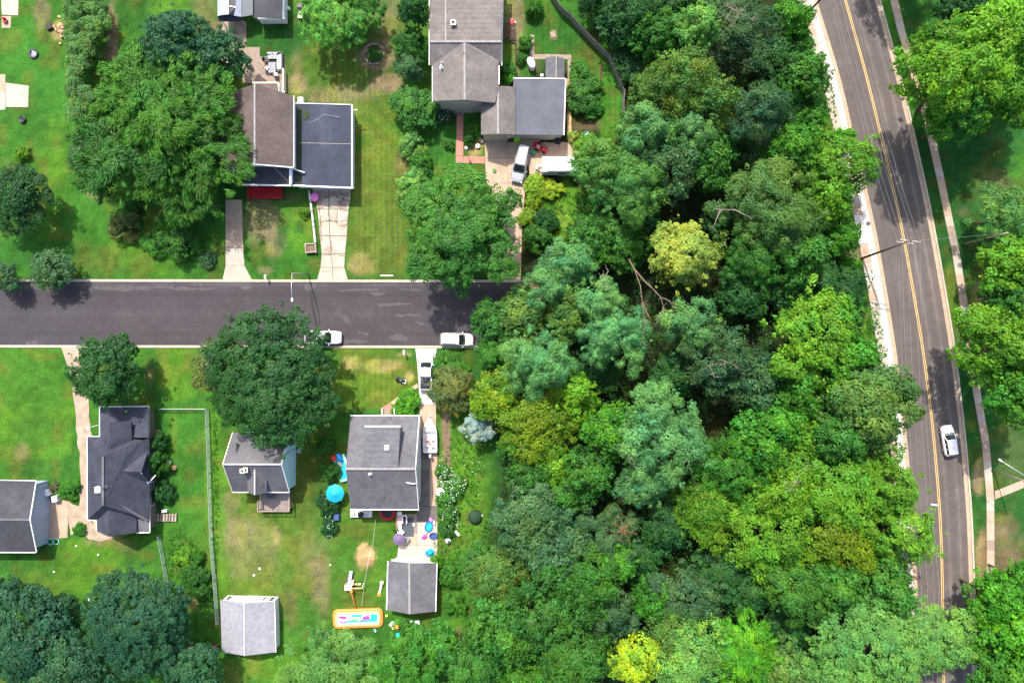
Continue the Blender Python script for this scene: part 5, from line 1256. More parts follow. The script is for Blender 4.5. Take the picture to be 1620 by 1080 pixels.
# ---------------------------------------------------------------- shrubs
for a in [
 (650,230,22,2.6,'shrub','ps',"round pale green shrub at the top of the row by the long house lawn"),
 (664,254,17,2.2,'shrub','br',"smaller round shrub second in the row by the long house lawn"),
 (654,286,20,2.6,'shrub','ps',"round light shrub in the middle of the row by the long house lawn"),
 (650,312,22,2.6,'shrub','ps',"oval light shrub at the lower end of the row by the long house lawn"),
 (668,275,14,2,'shrub','md',"small green shrub tucked beside the middle of the long house row"),
 (136,248,28,2.8,'shrub','gd',"grey green round shrub below the tall hedge"),
 (193,358,24,2.4,'shrub','om',"brownish straggly shrub alone on the top left lawn"),
 (207,325,13,1.6,'shrub','md',"small green shrub behind the brownish straggly one"),
 (280,380,30,3,'shrub','md',"green bush right of the brownish straggly shrub"),
 (245,385,22,1.8,'shrub','br',"light weedy bush between brownish shrub and green bush"),
 (326,410,14,1.0,'shrub','gd',"low grey bush left of the front walk"),
 (32,242,12,1.4,'shrub','yg',"small yellowish shrub at the left edge of the top lawn"),
 (481,336,9,1,'shrub','yg',"small yellow green bush beside the white block wall"),
 (592,85,12,.8,'shrub','md',"green plants inside the round stone ringed bed"),
 (925,150,27,2.5,'shrub','md',"rounded green garden shrub east of the slate flat roof"),
 (918,110,17,1.5,'shrub','br',"light green garden shrub above the rounded one"),
 (935,170,16,1.5,'shrub','br',"light garden shrub just below the rounded one"),
 (907,215,9,1.2,'shrub','yo',"yellow shrub at the slate flat roof's lower right corner"),
 (928,228,18,1.4,'shrub','yg',"yellow green shrub below the blue bin"),
 (847,292,17,1.6,'shrub','yb',"yellow flecked shrub at the silver car's front corner"),
 (872,300,17,1.4,'shrub','yb',"yellow flecked shrub below the white camper"),
 (842,318,13,1.4,'shrub','yb',"yellow flecked shrub lower along the tan driveway"),
 (836,343,14,1.4,'shrub','yb',"yellow shrub lowest along the tan driveway"),
 (862,352,20,2.6,'shrub','dk',"dark round shrub at the edge of the clearing"),
 (850,375,22,2.6,'shrub','md',"green shrub beneath the large shade tree's right side"),
 (895,362,20,1.0,'shrub','yb',"yellow weedy bush in the clearing"),
 (752,205,12,1.6,'shrub','br',"bright shrub beside the brick path near the wing"),
 (742,222,9,1.4,'shrub','md',"small shrub in the bed right of the brick path"),
 (702,182,14,1.5,'shrub','gd',"grey flowering shrub under the long house's south wall"),
 (710,228,8,1,'shrub','md',"small dark shrub on the lawn beside the brick path"),
 (805,110,12,1.4,'shrub','br',"bright plants in the bed between long house and garden path"),
 (806,128,10,1.4,'shrub','lm',"lime plants at the inner corner of the long house"),
 (832,68,11,1.6,'shrub','br',"light green bush at the head of the garden path"),
 (846,12,14,2.2,'shrub','br',"light green bush beside the small lawn at the top edge"),
 (826,92,9,1.2,'shrub','md',"green bed plants left of the grey tank"),
 (645,636,19,1.8,'shrub','lm',"bright green shrub bed beside the front steps"),
 (630,648,11,1.5,'shrub','lm',"bright green small shrub against the front gutter"),
 (706,578,22,1.6,'shrub','br',"bright green shrub at the corner of the white driveway"),
 (722,590,18,1.5,'shrub','br',"bright green shrub between olive brown tree and street kerb"),
 (704,790,15,1.6,'shrub','br',"white flowered shrub beside the pale round table top"),
 (722,768,15,1.8,'shrub','br',"white flowered bush along the grassy strip"),
 (710,812,15,1.6,'shrub','md',"dark leafy shrub below the white flowered ones"),
 (700,745,12,1.4,'shrub','br',"white flowered weeds at the boat's stern side"),
 (712,910,18,2,'shrub','br',"bright shrub against the rear garage's east side"),
 (718,955,18,1.6,'shrub','br',"bright shrub lower along the rear garage's east side"),
 (706,838,13,1.6,'shrub','md',"green shrub right of the blue paddling pool"),
 (519,800,18,2,'shrub','dk',"dark shrub under the turquoise parasol"),
 (522,745,15,2,'shrub','md',"green shrub left of the water slide"),
 (512,705,16,2.2,'shrub','md',"green shrub between the giant dark tree and shingled house"),
 (520,835,13,1.4,'shrub','dk',"dark small bush with white flowers on the back lawn"),
 (251,700,14,2.4,'shrub','dk',"dark shrub against the slate house's upper east wall"),
 (246,735,18,3.2,'shrub','md',"tall leafy shrub over the slate house's side gable"),
 (256,780,18,2,'shrub','dk',"dark shrub above the wooden garden ramp"),
 (292,880,16,1.6,'shrub','yg',"yellow green garden plant left of the long fence"),
 (312,882,11,1.5,'shrub','br',"leafy bright plant close to the long fence"),
 (305,908,20,2,'shrub','md',"leafy green bush below the garden plants by the long fence"),
 (318,935,13,1.5,'shrub','md',"green weedy bush along the long fence, lower part"),
 (108,775,16,1.2,'shrub','br',"light bush at the gable garage's upper right corner"),
 (124,838,10,.9,'shrub','br',"light low bush between apron and gravel track"),
 (652,1000,18,2,'shrub','md',"green shrub beside the bench behind the rear garage"),
 (625,835,7,1,'shrub','yg',"tiny yellow green potted bush at the patio corner"),
 (618,886,8,1,'shrub','yg',"yellow straggly plant at the rear garage's front corner"),
 (688,889,11,1.8,'shrub','lm',"bright vine covering the rear garage's right front corner"),
 (1345,420,16,2,'shrub','lm',"bright bush on the verge just below the utility pole's foot"),
 (1326,368,16,2.4,'shrub','br',"bright bush on the verge just above the utility pole's foot"),
 (1360,470,14,2,'shrub','br',"green bush at the pavement's edge below the dark overhanging tree"),
 (1335,218,18,2.4,'shrub','lm',"bright bush by the pavement above the leaning yellow green tree"),
 (1262,18,14,2.2,'shrub','lm',"bright roadside bush in the very top of the wood"),
 ]:
    tree(*a[:6], a[6])
# ---------------------------------------------------------------- tall hedge, upper left
rng = np.random.RandomState(5); pts = []; rad = []
for i in range(430):
    y = rng.uniform(-14, 190); x = rng.uniform(0, 1); wL = 104 + (4 if y > 60 else 0); wR = (160 + 12 * math.sin(y / 17) if y < 80 else 140 + 14 * math.sin(y / 11))
    h = rng.uniform(.6, 2.9) if x < .12 or x > .88 else rng.uniform(2.3, 3.2)
    q = P(wL + (wR - wL) * x, y, h); pts.append(tuple(q)); rad.append(rng.uniform(.4, .75))
hd_ = wthing("hedge", (P(130, 90).x, P(130, 90).y, 0), "tall pale edged hedge running down the top left lawn", "hedge")
o = leafy_mass("foliage", 21, pts, rad, 'shrub', 'gd', nl=75); o.parent = hd_; o.matrix_parent_inverse = Matrix.Translation(-Vector(hd_.location)); o.color = (.105, .230, .050, 1)
for k in range(7):
    bm = bmesh.new(); q = P(128 + (k % 2) * 8, 5 + k * 29); tube(bm, [(q.x, q.y, -.1), (q.x + .1, q.y, 1.2), (q.x, q.y + .1, 2.4)], [.07, .05, .02], 6); obj("stem", bm, M['bark'], hd_)
# ---------------------------------------------------------------- undergrowth of the wood (nobody could count it)
def inside(poly, x, y):
    c = False; n = len(poly)
    for i in range(n):
        x1, y1 = poly[i]; x2, y2 = poly[(i + 1) % n]
        if (y1 > y) != (y2 > y) and x < (x2 - x1) * (y - y1) / (y2 - y1) + x1: c = not c
    return c
WOOD = [(870,-20),(945,80),(990,150),(988,190),(935,240),(915,300),(915,350),(880,385),(850,400),(842,545),(770,560),(765,640),(790,700),(800,780),(770,830),(745,880),(740,1000),(720,1090),(1440,1090),(1420,940),(1425,760),(1400,600),(1375,470),(1340,380),(1330,260),(1290,120),(1255,-20)]
rng = np.random.RandomState(9)
for nm, cnt, c_, hlo, hhi, ra in (("undergrowth", 1500, 'dk', .2, 2.6, .95), ("undergrowth", 420, 'md', 1.0, 3.6, .9)):
    pts, rad = [], []
    while len(pts) < cnt:
        x, y = rng.uniform(740, 1440), rng.uniform(-20, 1090)
        if inside(WOOD, x, y): q = P(x, y); pts.append((q.x, q.y, rng.uniform(hlo, hhi))); rad.append(ra * rng.uniform(.7, 1.3))
    leafy_mass(nm, cnt, pts, rad, 'wispy', c_, kind='stuff', nl=26, label="dark leafy undergrowth filling the floor of the wood" if c_ == 'dk' else "greener saplings and brambles among the wood's trees")
# bright weeds of the wood's sunny edges and rough grass clumps on the lawns
def scatter(name, seed, regions, style, col, nl, label, rr=(.15, .3), hh=(.03, .18)):
    rng = np.random.RandomState(seed); pts = []; rad = []
    for cx, cy, rx, ry, n in regions:
        for _ in range(n):
            a = rng.uniform(0, 6.283); r = math.sqrt(rng.rand()); q = P(cx + rx * r * math.cos(a), cy + ry * r * math.sin(a)); pts.append((q.x, q.y, rng.uniform(*hh))); rad.append(rng.uniform(*rr))
    leafy_mass(name, seed, pts, rad, style, col, kind='stuff', nl=nl, label=label)
scatter("weeds", 31, [(1272,50,12,60,120),(1310,190,12,60,120),(1345,410,14,60,110),(1383,530,12,50,90),(890,320,34,30,120),(735,745,32,80,260),(712,900,18,60,130),(720,860,34,40,120),(288,900,30,60,200),(340,800,5,150,160)], 'shrub', 'br', 16, "bright weeds and long grass along the sunny edges")
fl = np.random.RandomState(41); bm = bmesh.new()
for cx, cy, rx, ry, n in ((708,770,20,30,170),(722,765,16,16,80),(700,740,8,30,40),(742,740,30,60,30),(519,835,12,16,24),(520,790,14,30,24),(700,182,12,10,20),(715,820,16,22,50)):
    for _ in range(n):
        a = fl.uniform(0, 6.283); r = math.sqrt(fl.rand()); h = fl.uniform(.5, 2.0); q = P(cx + rx * r * math.cos(a), cy + ry * r * math.sin(a), h); s = fl.uniform(.03, .075)
        c = [bm.verts.new((q.x + s * math.cos(t), q.y + s * math.sin(t), q.z + fl.uniform(-.02, .02))) for t in (0, 1.57, 3.14, 4.71)]; bm.faces.new(c)
tag(obj("blossom", bm, M['white'], recalc=False), "white blossom on the bushes along the grassy strip", kind='stuff')

# ---------------------------------------------------------------- dead wood
def dead_tree(name, limbs, mat, label, twigs=6, seed=1, r0=.2):
    rnd = random.Random(seed); p0 = P(*limbs[0][0])
    root = wthing(name, (p0.x, p0.y, 0), label, "dead tree" if name == "dead_tree" else "dead branch")
    for i, l in enumerate(limbs):
        bm = bmesh.new(); w = [P(*q) for q in l]; n = len(w); rr = r0 * (.62 if i == 0 else .36)
        tube(bm, w, [rr * (1 - .75 * k / (n - 1)) for k in range(n)], 6)
        for k in range(twigs):
            a = w[rnd.randint(max(0, n - 3), n - 1)]; d = Vector((rnd.uniform(-1, 1), rnd.uniform(-1, 1), rnd.uniform(-.1, .6))) * rnd.uniform(.5, 1.2)
            tube(bm, [a, a + d * .5 + Vector((rnd.uniform(-.15, .15), rnd.uniform(-.15, .15), 0)), a + d], [.03, .02, .01], 4)
        obj("trunk" if i == 0 else "branch", bm, mat, root, True)
    return root
dw = M['deadwood']
dead_tree("dead_tree", [[(985,392,2),(1003,425,11),(1020,445,14),(1034,458,16),(1045,470,17),(1050,486,17.5)], [(1003,425,11),(1013,452,14),(1016,478,15.5),(1020,510,16.5),(1017,540,17)], [(1016,478,15.5),(1026,500,16.5),(1030,505,17)], [(1045,470,17),(1060,476,17.6),(1064,484,17.8)], [(1050,486,17.5),(1042,505,17.6),(1036,516,17.4)]], pmat("brown bare pine bark", (.17,.115,.085), .9, .3), "long bare leaning pine trunk left of the golden tree", 9, 3, .21)
dead_tree("dead_branch", [[(963,428,14),(955,440,14.6),(948,455,15)], [(955,440,14.6),(960,452,15)]], dw, "white bare branch left of the long bare trunk", 5, 4, .09)
dead_tree("dead_tree", [[(1120,330,6),(1140,332,12.5),(1163,332,13.5),(1190,345,14)], [(1140,332,12.5),(1128,360,13)]], dw, "bare grey trunk poking out left of the very large dull crown", 8, 5, .2)
dead_tree("dead_branch", [[(1105,592,11),(1122,577,13),(1145,575,13.5)], [(1122,577,13),(1128,590,13.4),(1131,596,13.6)], [(1145,570,13),(1162,578,13.6),(1172,590,13.8)]], dw, "white forked branches in the half bare trees right of centre", 6, 6, .1)
dead_tree("dead_tree", [[(985,850,4),(986,838,14.2),(986,834,15)]] + [[(986,838,14.2),(986 + 16 * math.cos(t), 838 + 18 * math.sin(t), 14 + rnd_)] for t, rnd_ in ((0.2, .4), (1.1, .1), (1.9, .3), (2.8, .2), (3.7, .4), (4.5, .3), (5.4, .5))], M['redwood'], "red brown dead pine top in the lower wood", 7, 7, .14)
dead_tree("dead_branch", [[(768,995,6),(778,983,8),(788,978,9)], [(778,983,8),(782,990,9)], [(770,992,7),(760,992,8)]], dw, "white fallen branches beside the bottom brown clearing", 6, 8, .1)
dead_tree("dead_branch", [[(838,1005,10),(843,990,14.2),(846,984,14.8)], [(843,990,14.2),(848,1000,14.6)], [(820,1045,10),(818,1035,14)]], dw, "white forked branch in the large mid green bottom tree", 5, 9, .1)
dead_tree("dead_branch", [[(1150,10,12),(1170,20,14.5),(1185,8,15)], [(1170,20,14.5),(1160,38,15)], [(1170,20,14.5),(1190,30,15)], [(1160,12,14),(1150,30,14.6)]], dw, "bare twiggy crown in the thin grey green tree near the top", 12, 10, .1)
dead_tree("dead_branch", [[(1265,750,12),(1258,765,14.6),(1250,775,15)], [(1270,745,12),(1280,735,15)], [(1255,760,14),(1240,765,15)]], dw, "grey bare twigs in the yellow green crown of the right lower wood", 6, 11, .07)
dead_tree("dead_branch", [[(735,1030,.2),(728,1040,.5),(722,1052,.6)], [(730,1020,.2),(722,1028,.6)]], M['redwood'], "brown fallen branches in the bottom clearing", 6, 12, .08)
dead_tree("dead_branch", [[(1100,770,10),(1085,712,12),(1100,735,13)], [(985,710,14),(1000,725,16.4),(1005,738,16.8)]], dw, "pale bare limbs on the left of the largest blue pine", 4, 13, .1)
# ================================================================ VEHICLES
def loft(bm, rings, cap=True):
    vs = [[bm.verts.new(p) for p in r] for r in rings]; n = len(vs[0])
    for a, b in zip(vs[:-1], vs[1:]):
        for k in range(n): bm.faces.new((a[k], a[(k + 1) % n], b[(k + 1) % n], b[k]))
    if cap: bm.faces.new(vs[0][::-1]); bm.faces.new(vs[-1])
    return vs

def quad_panel(name, q, u0, u1, v0, v1, mat, parent, off=.012, div=4, bulge=0.0):
    """panel on a bilinear face q = (a, b, c, d); u along a-b, v along a-d"""
    a, b, c, d = [Vector(p) for p in q]
    n = (b - a).cross(d - a).normalized(); bm = bmesh.new(); g = []
    for i in range(div + 1):
        row = []
        for j in range(div + 1):
            u = u0 + (u1 - u0) * i / div; v = v0 + (v1 - v0) * j / div
            p = (a * (1 - u) + b * u) * (1 - v) + (d * (1 - u) + c * u) * v
            row.append(bm.verts.new(p + n * (off + bulge * math.sin(math.pi * u))))
        g.append(row)
    for i in range(div):
        for j in range(div): bm.faces.new((g[i][j], g[i + 1][j], g[i + 1][j + 1], g[i][j + 1]))
    return obj(name, bm, mat, parent, True, recalc=False)

def vehicle(name, label, cat, px, py, head, L, W, Ht, mat, kind='suv', group=None, z0=.02):
    """head: heading in degrees, counter-clockwise from +X"""
    c = P(px, py, 1.0)
    root = empty(name, (c.x, c.y, z0), label, cat, group, R(head))
    hw = W / 2; hood = .98 if kind != 'hatch' else .95; belt = 1.0 if kind != 'pickup' else 1.08
    # --- lower body: stations from rear to front
    st = []
    if kind == 'pickup': xs = [(-.5, .80, .55, 1.02), (-.492, .93, .45, 1.06), (-.45, .98, .34, 1.08), (-.18, 1.0, .32, 1.08), (-.12, 1, .32, 1.08), (.1, 1, .32, 1.07), (.2, 1.0, .32, 1.06), (.34, .98, .34, 1.02), (.43, .93, .38, .97), (.48, .82, .44, .88), (.5, .66, .52, .75)]
    else: xs = [(-.5, .60, .55, .90), (-.49, .78, .45, belt - .02), (-.465, .90, .38, belt + .02), (-.42, .97, .32, belt + .03), (-.3, 1.0, .28, belt + .03), (0, 1.0, .26, belt), (.18, 1.0, .26, hood), (.3, .985, .28, hood - .03), (.4, .93, .32, hood - .10), (.45, .84, .36, hood - .16), (.48, .68, .42, hood - .25), (.494, .52, .48, hood - .33), (.5, .36, .54, hood - .4)]
    rings = []
    for fx, fw, zb, zt in xs:
        w = hw * fw; x = fx * L; mid = (zb + zt) / 2
        prof = [(-w * .9, zb), (-w, zb + .12), (-w * 1.0, mid), (-w * .975, zt - .12), (-w * .9, zt - .02), (-w * .55, zt + .025), (0, zt + .04)]
        rings.append([(x, y, z) for y, z in prof] + [(x, -y, z) for y, z in prof[:-1][::-1]])
    bm = bmesh.new(); loft(bm, rings); body = obj("body", bm, mat, root, True)
    # --- cabin
    if kind == 'suv': bx = (-.485, .215, -.44, .06); wt = .78
    elif kind == 'hatch': bx = (-.49, .20, -.42, .04); wt = .76
    else: bx = (-.16, .20, -.13, .09); wt = .80
    zb = belt - .02; wb = .93; rr = .10
    wr = .84 if kind != 'pickup' else .93
    lo = [(bx[0] * L, -hw * wr, zb), (bx[1] * L, -hw * wb, zb), (bx[1] * L + .12, 0, zb), (bx[1] * L, hw * wb, zb), (bx[0] * L, hw * wr, zb), (bx[0] * L - .06, 0, zb)]
    wq = wt * wr / wb
    hi = [(bx[2] * L, -hw * wq, Ht - .06), (bx[3] * L, -hw * wt, Ht - .07), (bx[3] * L + .08, 0, Ht - .03), (bx[3] * L, hw * wt, Ht - .07), (bx[2] * L, hw * wq, Ht - .06), (bx[2] * L - .06, 0, Ht - .03)]
    h2 = [(bx[2] * L + .1, -hw * wt * .86, Ht), (bx[3] * L - .12, -hw * wt * .86, Ht), (bx[3] * L - .06, 0, Ht + .02), (bx[3] * L - .12, hw * wt * .86, Ht), (bx[2] * L + .1, hw * wt * .86, Ht), (bx[2] * L + .05, 0, Ht + .02)]
    bm = bmesh.new(); loft(bm, [lo, hi, h2]); obj("cabin", bm, mat, root, False)
    G = M['carglass']
    for a, b in ((1, 2), (2, 3)):
        pass
    quad_panel("windshield", (lo[1], lo[3], hi[3], hi[1]), .05, .95, .06, .95, G, root, .03, 6, .10)
    quad_panel("rear_window", (lo[4], lo[0], hi[0], hi[4]), .1, .9, .25, .92, G, root, .03, 4, .03)
    spans = ((.06, .34), (.37, .62), (.65, .93)) if kind != 'pickup' else ((.06, .42), (.47, .93))
    for s, e in spans:
        quad_panel("side_window", (lo[0], lo[1], hi[1], hi[0]), s, e, .14, .9, G, root); quad_panel("side_window", (lo[3], lo[4], hi[4], hi[3]), 1 - e, 1 - s, .14, .9, G, root)
    # --- wheels
    for sx in (-.305, .30):
        for sy in (-1, 1):
            bm = bmesh.new(); lathe(bm, [(.2, -.11), (.31, -.11), (.34, -.07), (.34, .07), (.31, .11), (.2, .11)], (0, 0, 0), 20)
            bmesh.ops.rotate(bm, verts=bm.verts, cent=(0, 0, 0), matrix=Matrix.Rotation(R(90), 3, 'X')); bmesh.ops.translate(bm, verts=bm.verts, vec=(sx * L, sy * (hw - .09), .34))
            wh = obj("wheel", bm, M['tyre'], root, True)
            bm = bmesh.new(); lathe(bm, [(.19, -.01), (.19, .02), (.05, .035)], (0, 0, 0), 14); bmesh.ops.rotate(bm, verts=bm.verts, cent=(0, 0, 0), matrix=Matrix.Rotation(R(-90 * sy), 3, 'X')); bmesh.ops.translate(bm, verts=bm.verts, vec=(sx * L, sy * (hw + .015), .34))
            obj("rim", bm, M['galv'], wh)
    for sy in (-1, 1):
        bm = bmesh.new(); box(bm, (.462 * L, sy * hw * .66, hood - .26), (.26, .34, .13), rz=-sy * .5, ry=.3); bevel_all(bm, .03, 1); obj("headlight", bm, M['lamp'], root)
        bm = bmesh.new(); box(bm, (-.486 * L, sy * hw * .78, .86), (.12, .22, .3)); bevel_all(bm, .03, 1); obj("taillight", bm, M['taillamp'], root)
        bm = bmesh.new(); box(bm, (bx[1] * L - .15, sy * (hw + .12), belt + .08), (.15, .24, .16), rz=sy * .2); bevel_all(bm, .04, 1); obj("mirror", bm, mat, root)
    bm = bmesh.new(); box(bm, (.485 * L, 0, .42), (.12, W * .62, .16)); bevel_all(bm, .03, 1); obj("bumper", bm, M['darkgrey'], root); bm = bmesh.new(); box(bm, (-.492 * L, 0, .45), (.1, W * .7, .16)); bevel_all(bm, .03, 1); obj("bumper", bm, M['darkgrey'], root)
    bm = bmesh.new()
    for sy in (-1, 1): box(bm, (0, sy * hw * .985, .36), (L * .46, .05, .14))
    obj("sill", bm, M['black'], root)
    if kind == 'suv':
        bm = bmesh.new()
        for sy in (-1, 1):
            bar(bm, (bx[2] * L + .2, sy * hw * .62, Ht + .05), (bx[3] * L - .3, sy * hw * .62, Ht + .05), .05, .05)
        obj("roof_rail", bm, M['grey'], root)
    if kind == 'pickup':
        bm = bmesh.new(); box(bm, (-.33 * L, 0, 1.115), (.30 * L, W * .74, .05)); obj("bed_liner", bm, M['black'], root)
        bm = bmesh.new()
        for sy in (-1, 1): box(bm, (-.325 * L, sy * hw * .86, 1.14), (.33 * L, .16, .12))
        box(bm, (-.485 * L, 0, 1.142), (.08, W * .8, .116)); bevel_all(bm, .02, 1); obj("bed_rail", bm, mat, root)
    # hood crease and wiper cowl
    bm = bmesh.new(); box(bm, (bx[1] * L + .14, 0, belt + .035), (.16, W * .76, .03)); obj("cowl", bm, M['black'], root)
    return root
wc = vehicle("hatchback_car", "white hatchback driving along the main road's right lane", "car", 1503, 697, 99, 4.6, 1.85, 1.55, M['carwhite'], 'hatch')
vehicle("estate_car", "pearl white estate car parked where the street ends", "car", 722.5, 537, -1, 4.95, 1.92, 1.68, M['carpearl'], 'suv')
vehicle("minivan", "silver minivan parked askew on the tan garage driveway", "van", 823.5, 258.5, -103, 5.75, 2.05, 1.78, M['carsilver'], 'suv', z0=.05)
pk = vehicle("pickup_truck", "white pickup half hidden by the giant dark tree on the street", "pickup", 511, 533.5, -1, 5.4, 1.98, 1.82, M['carwhite'], 'pickup')
pk2 = vehicle("pickup_truck", "white pickup on the white driveway beside the olive brown tree", "pickup", 674, 587, 88, 5.6, 1.98, 1.82, M['carwhite'], 'pickup', z0=.06)
bm = bmesh.new(); rnd = random.Random(3)
for k in range(9): box(bm, (rnd.uniform(-2.3, -1.1), rnd.uniform(-.55, .55), 1.14 + rnd.uniform(.05, .2)), (rnd.uniform(.2, .5), rnd.uniform(.15, .4), rnd.uniform(.12, .3)), rnd.uniform(0, 3), rnd.uniform(-.3, .3))
ld = obj("load", bm, M['darkgrey'], None); c = P(674, 587, 1.0); ld.location = (c.x, c.y, .06); ld.rotation_euler = (0, 0, R(88)); tag(ld, "dark jumbled load lying in the pickup's open bed", "load")

# ---- camper
c = P(885, 260, 2.4); cp = empty("camper_trailer", (c.x, c.y, .04), "long white camper roof beside the silver minivan", "camper", None, 0)
bm = bmesh.new(); box(bm, (0, 0, 1.35), (5.1, 2.3, 2.1)); bevel_all(bm, .12, 3); obj("body", bm, M['carwhite'], cp, True)
bm = bmesh.new(); box(bm, (0, 0, 2.42), (4.95, 2.2, .1)); bevel_all(bm, .04, 2); obj("roof", bm, M['carwhite'], cp)
for x, y in ((-.9, .1), (1.3, .35)):
    bm = bmesh.new(); box(bm, (x, y, 2.52), (.36, .36, .12)); bevel_all(bm, .03, 1); obj("roof_vent", bm, M['grey'], cp)
bm = bmesh.new(); box(bm, (.3, -1.0, 2.5), (4.2, .1, .06)); box(bm, (0, -1.19, 2.2), (4.6, .1, .12)); obj("awning", bm, M['darkgrey'], cp)
for s in (-1, 1):
    bm = bmesh.new(); box(bm, (.4, s * 1.155, 1.6), (1.1, .03, .6)); obj("window", bm, M['carglass'], cp)
    for x in (-.45, .4):
        bm = bmesh.new(); lathe(bm, [(.2, -.1), (.33, -.1), (.33, .1), (.2, .1)], (0, 0, 0), 16); bmesh.ops.rotate(bm, verts=bm.verts, cent=(0, 0, 0), matrix=Matrix.Rotation(R(90), 3, 'X')); bmesh.ops.translate(bm, verts=bm.verts, vec=(x, s * 1.0, .33)); obj("wheel", bm, M['tyre'], cp)
bm = bmesh.new(); bar(bm, (-2.5, .5, .45), (-3.5, 0, .45), .1, .1); bar(bm, (-2.5, -.5, .45), (-3.5, 0, .45), .1, .1); lathe(bm, [(.16, .5), (.17, .95), (.05, 1.0)], (-3.05, .1, 0), 12); obj("drawbar", bm, M['galv'], cp)

# ---- boat on its trailer
c = P(680, 690, 1.2); bt = empty("motor_boat", (c.x, c.y, .06), "white open motor boat with pink seats on the side driveway", "boat", None, R(91))
xs = [(-2.55, .86, .82), (-2.4, 1.02, .9), (-1.2, 1.1, .98), (0, 1.1, 1.05), (1.0, 1.0, 1.12), (1.7, .78, 1.18), (2.25, .46, 1.24), (2.55, .2, 1.28), (2.66, .03, 1.3)]
bm = bmesh.new(); loft(bm, [[(x, 0, .45 + .1 * max(0, x - 1)), (x, -w * .72, .62 + .08 * max(0, x)), (x, -w, zt), (x, -w * .9, zt + .06), (x, 0, zt + (.05 if x > .6 else -.02)), (x, w * .9, zt + .06), (x, w, zt), (x, w * .72, .62 + .08 * max(0, x))] for x, w, zt in xs]); obj("hull", bm, M['gelcoat'], bt, True)
bm = bmesh.new()
for s in (-1, 1): bar(bm, (-2.3, s * .95, 1.0), (.7, s * .93, 1.15), .16, .2)
bar(bm, (-2.32, -.95, 1.0), (-2.32, .95, 1.0), .2, .18); obj("gunwale", bm, M['gelcoat'], bt)
bm = bmesh.new(); box(bm, (-.9, 0, 1.03), (2.6, 1.6, .05)); obj("cockpit_floor", bm, M['offwhite'], bt)
for x, y in ((-.35, -.45), (-.35, .45), (-1.2, .5), (-1.35, -.4)):
    bm = bmesh.new(); box(bm, (x, y, 1.2), (.5, .5, .26)); box(bm, (x - .22, y, 1.4), (.12, .5, .35)); bevel_all(bm, .04, 1); obj("seat", bm, M['palepink'] if x > -1 else M['offwhite'], bt)
bm = bmesh.new(); box(bm, (-1.05, .1, 1.12), (.8, .3, .1), .5); bevel_all(bm, .03, 1); obj("cushion", bm, M['red_brick'], bt)
bm = bmesh.new(); bar(bm, (.75, -.85, 1.34), (.75, .85, 1.34), .05, .4); bar(bm, (.75, -.85, 1.34), (.2, -.95, 1.3), .04, .34); bar(bm, (.75, .85, 1.34), (.2, .95, 1.3), .04, .34); obj("windscreen", bm, M['lamp'], bt)
bm = bmesh.new(); box(bm, (-2.9, 0, 1.15), (.45, .34, .5)); bevel_all(bm, .1, 2); box(bm, (-2.85, 0, .7), (.2, .14, .7)); obj("outboard_motor", bm, M['white'], bt)
c2 = c; tr = empty("boat_trailer", (c.x, c.y, .06), "grey steel trailer carrying the white motor boat", "trailer", None, R(91))
bm = bmesh.new()
for s in (-1, 1): bar(bm, (-2.6, s * .75, .36), (1.6, s * .6, .36), .1, .12); bar(bm, (1.6, s * .6, .36), (3.3, 0, .36), .09, .12)
for x in (-2.2, -.6, 1.0): bar(bm, (x, -.8, .36), (x, .8, .36), .08, .08)
obj("frame", bm, M['galv'], tr)
for s in (-1, 1):
    bm = bmesh.new(); lathe(bm, [(.15, -.09), (.28, -.09), (.28, .09), (.15, .09)], (0, 0, 0), 16); bmesh.ops.rotate(bm, verts=bm.verts, cent=(0, 0, 0), matrix=Matrix.Rotation(R(90), 3, 'X')); bmesh.ops.translate(bm, verts=bm.verts, vec=(-.9, s * .98, .28)); obj("wheel", bm, M['tyre'], tr)

# ================================================================ POLES, LAMPS, WIRES
def utility_pole(px, py, h, lean, arms, label, mat='pole', along=(.12, 1)):
    b = P(px, py); root = wthing("utility_pole", (b.x, b.y, 0), label, "utility pole", "poles along the main road")
    top = Vector((b.x + lean[0], b.y + lean[1], h)); bm = bmesh.new(); tube(bm, [b - Vector((0, 0, .3)), b.lerp(top, .5), top], [.17, .145, .11], 10); obj("pole", bm, M[mat], root, True)
    for z, w in arms:
        k = b.lerp(top, z / h); bm = bmesh.new(); d = Vector((along[1], -along[0], 0)).normalized()
        bar(bm, k - d * w, k + d * w, .11, .13); o = obj("crossarm", bm, M['wood'], root)
        for s in (-.95, -.5, .5, .95):
            bm = bmesh.new(); q = k + d * (w * s); lathe(bm, [(.05, .05), (.08, .1), (.05, .16), (.07, .2), (.02, .26)], q, 8); obj("insulator", bm, M['lamp'], o)
    return top
t1 = utility_pole(1268, 31, 11.5, (.2, -.1), [(10.9, 1.2)], "dark utility pole at the very top of the main road pavement")
t2 = utility_pole(1363.5, 409, 12.6, (.1, .9), [(12.2, 1.35), (11.0, 1.1)], "brown utility pole with crossarms beside the leaning yellow green tree")
t3 = P(1455, 905, 0) + Vector((0, 0, 12)); t0 = P(1180, -330, 0) + Vector((0, 0, 12))
b3 = P(1397, 884); pr = wthing("utility_pole", (b3.x, b3.y, 0), "utility pole sunk among the pale crowns at the road's lower end", "utility pole", "poles along the main road")
bm = bmesh.new(); tube(bm, [b3, b3 + Vector((0, 0, 12))], [.17, .11], 10); obj("pole", bm, M['pole'], pr, True); t3 = b3 + Vector((0, 0, 11.8))
b4 = P(1524, 386); gp = wthing("grey_pole", (b4.x, b4.y, 0), "grey weathered pole leaning out of the grass east of the footpath", "utility pole")
bm = bmesh.new(); tube(bm, [b4, b4 + Vector((-.2, .2, 9.5))], [.15, .10], 10); obj("pole", bm, M['wood'], gp, True)
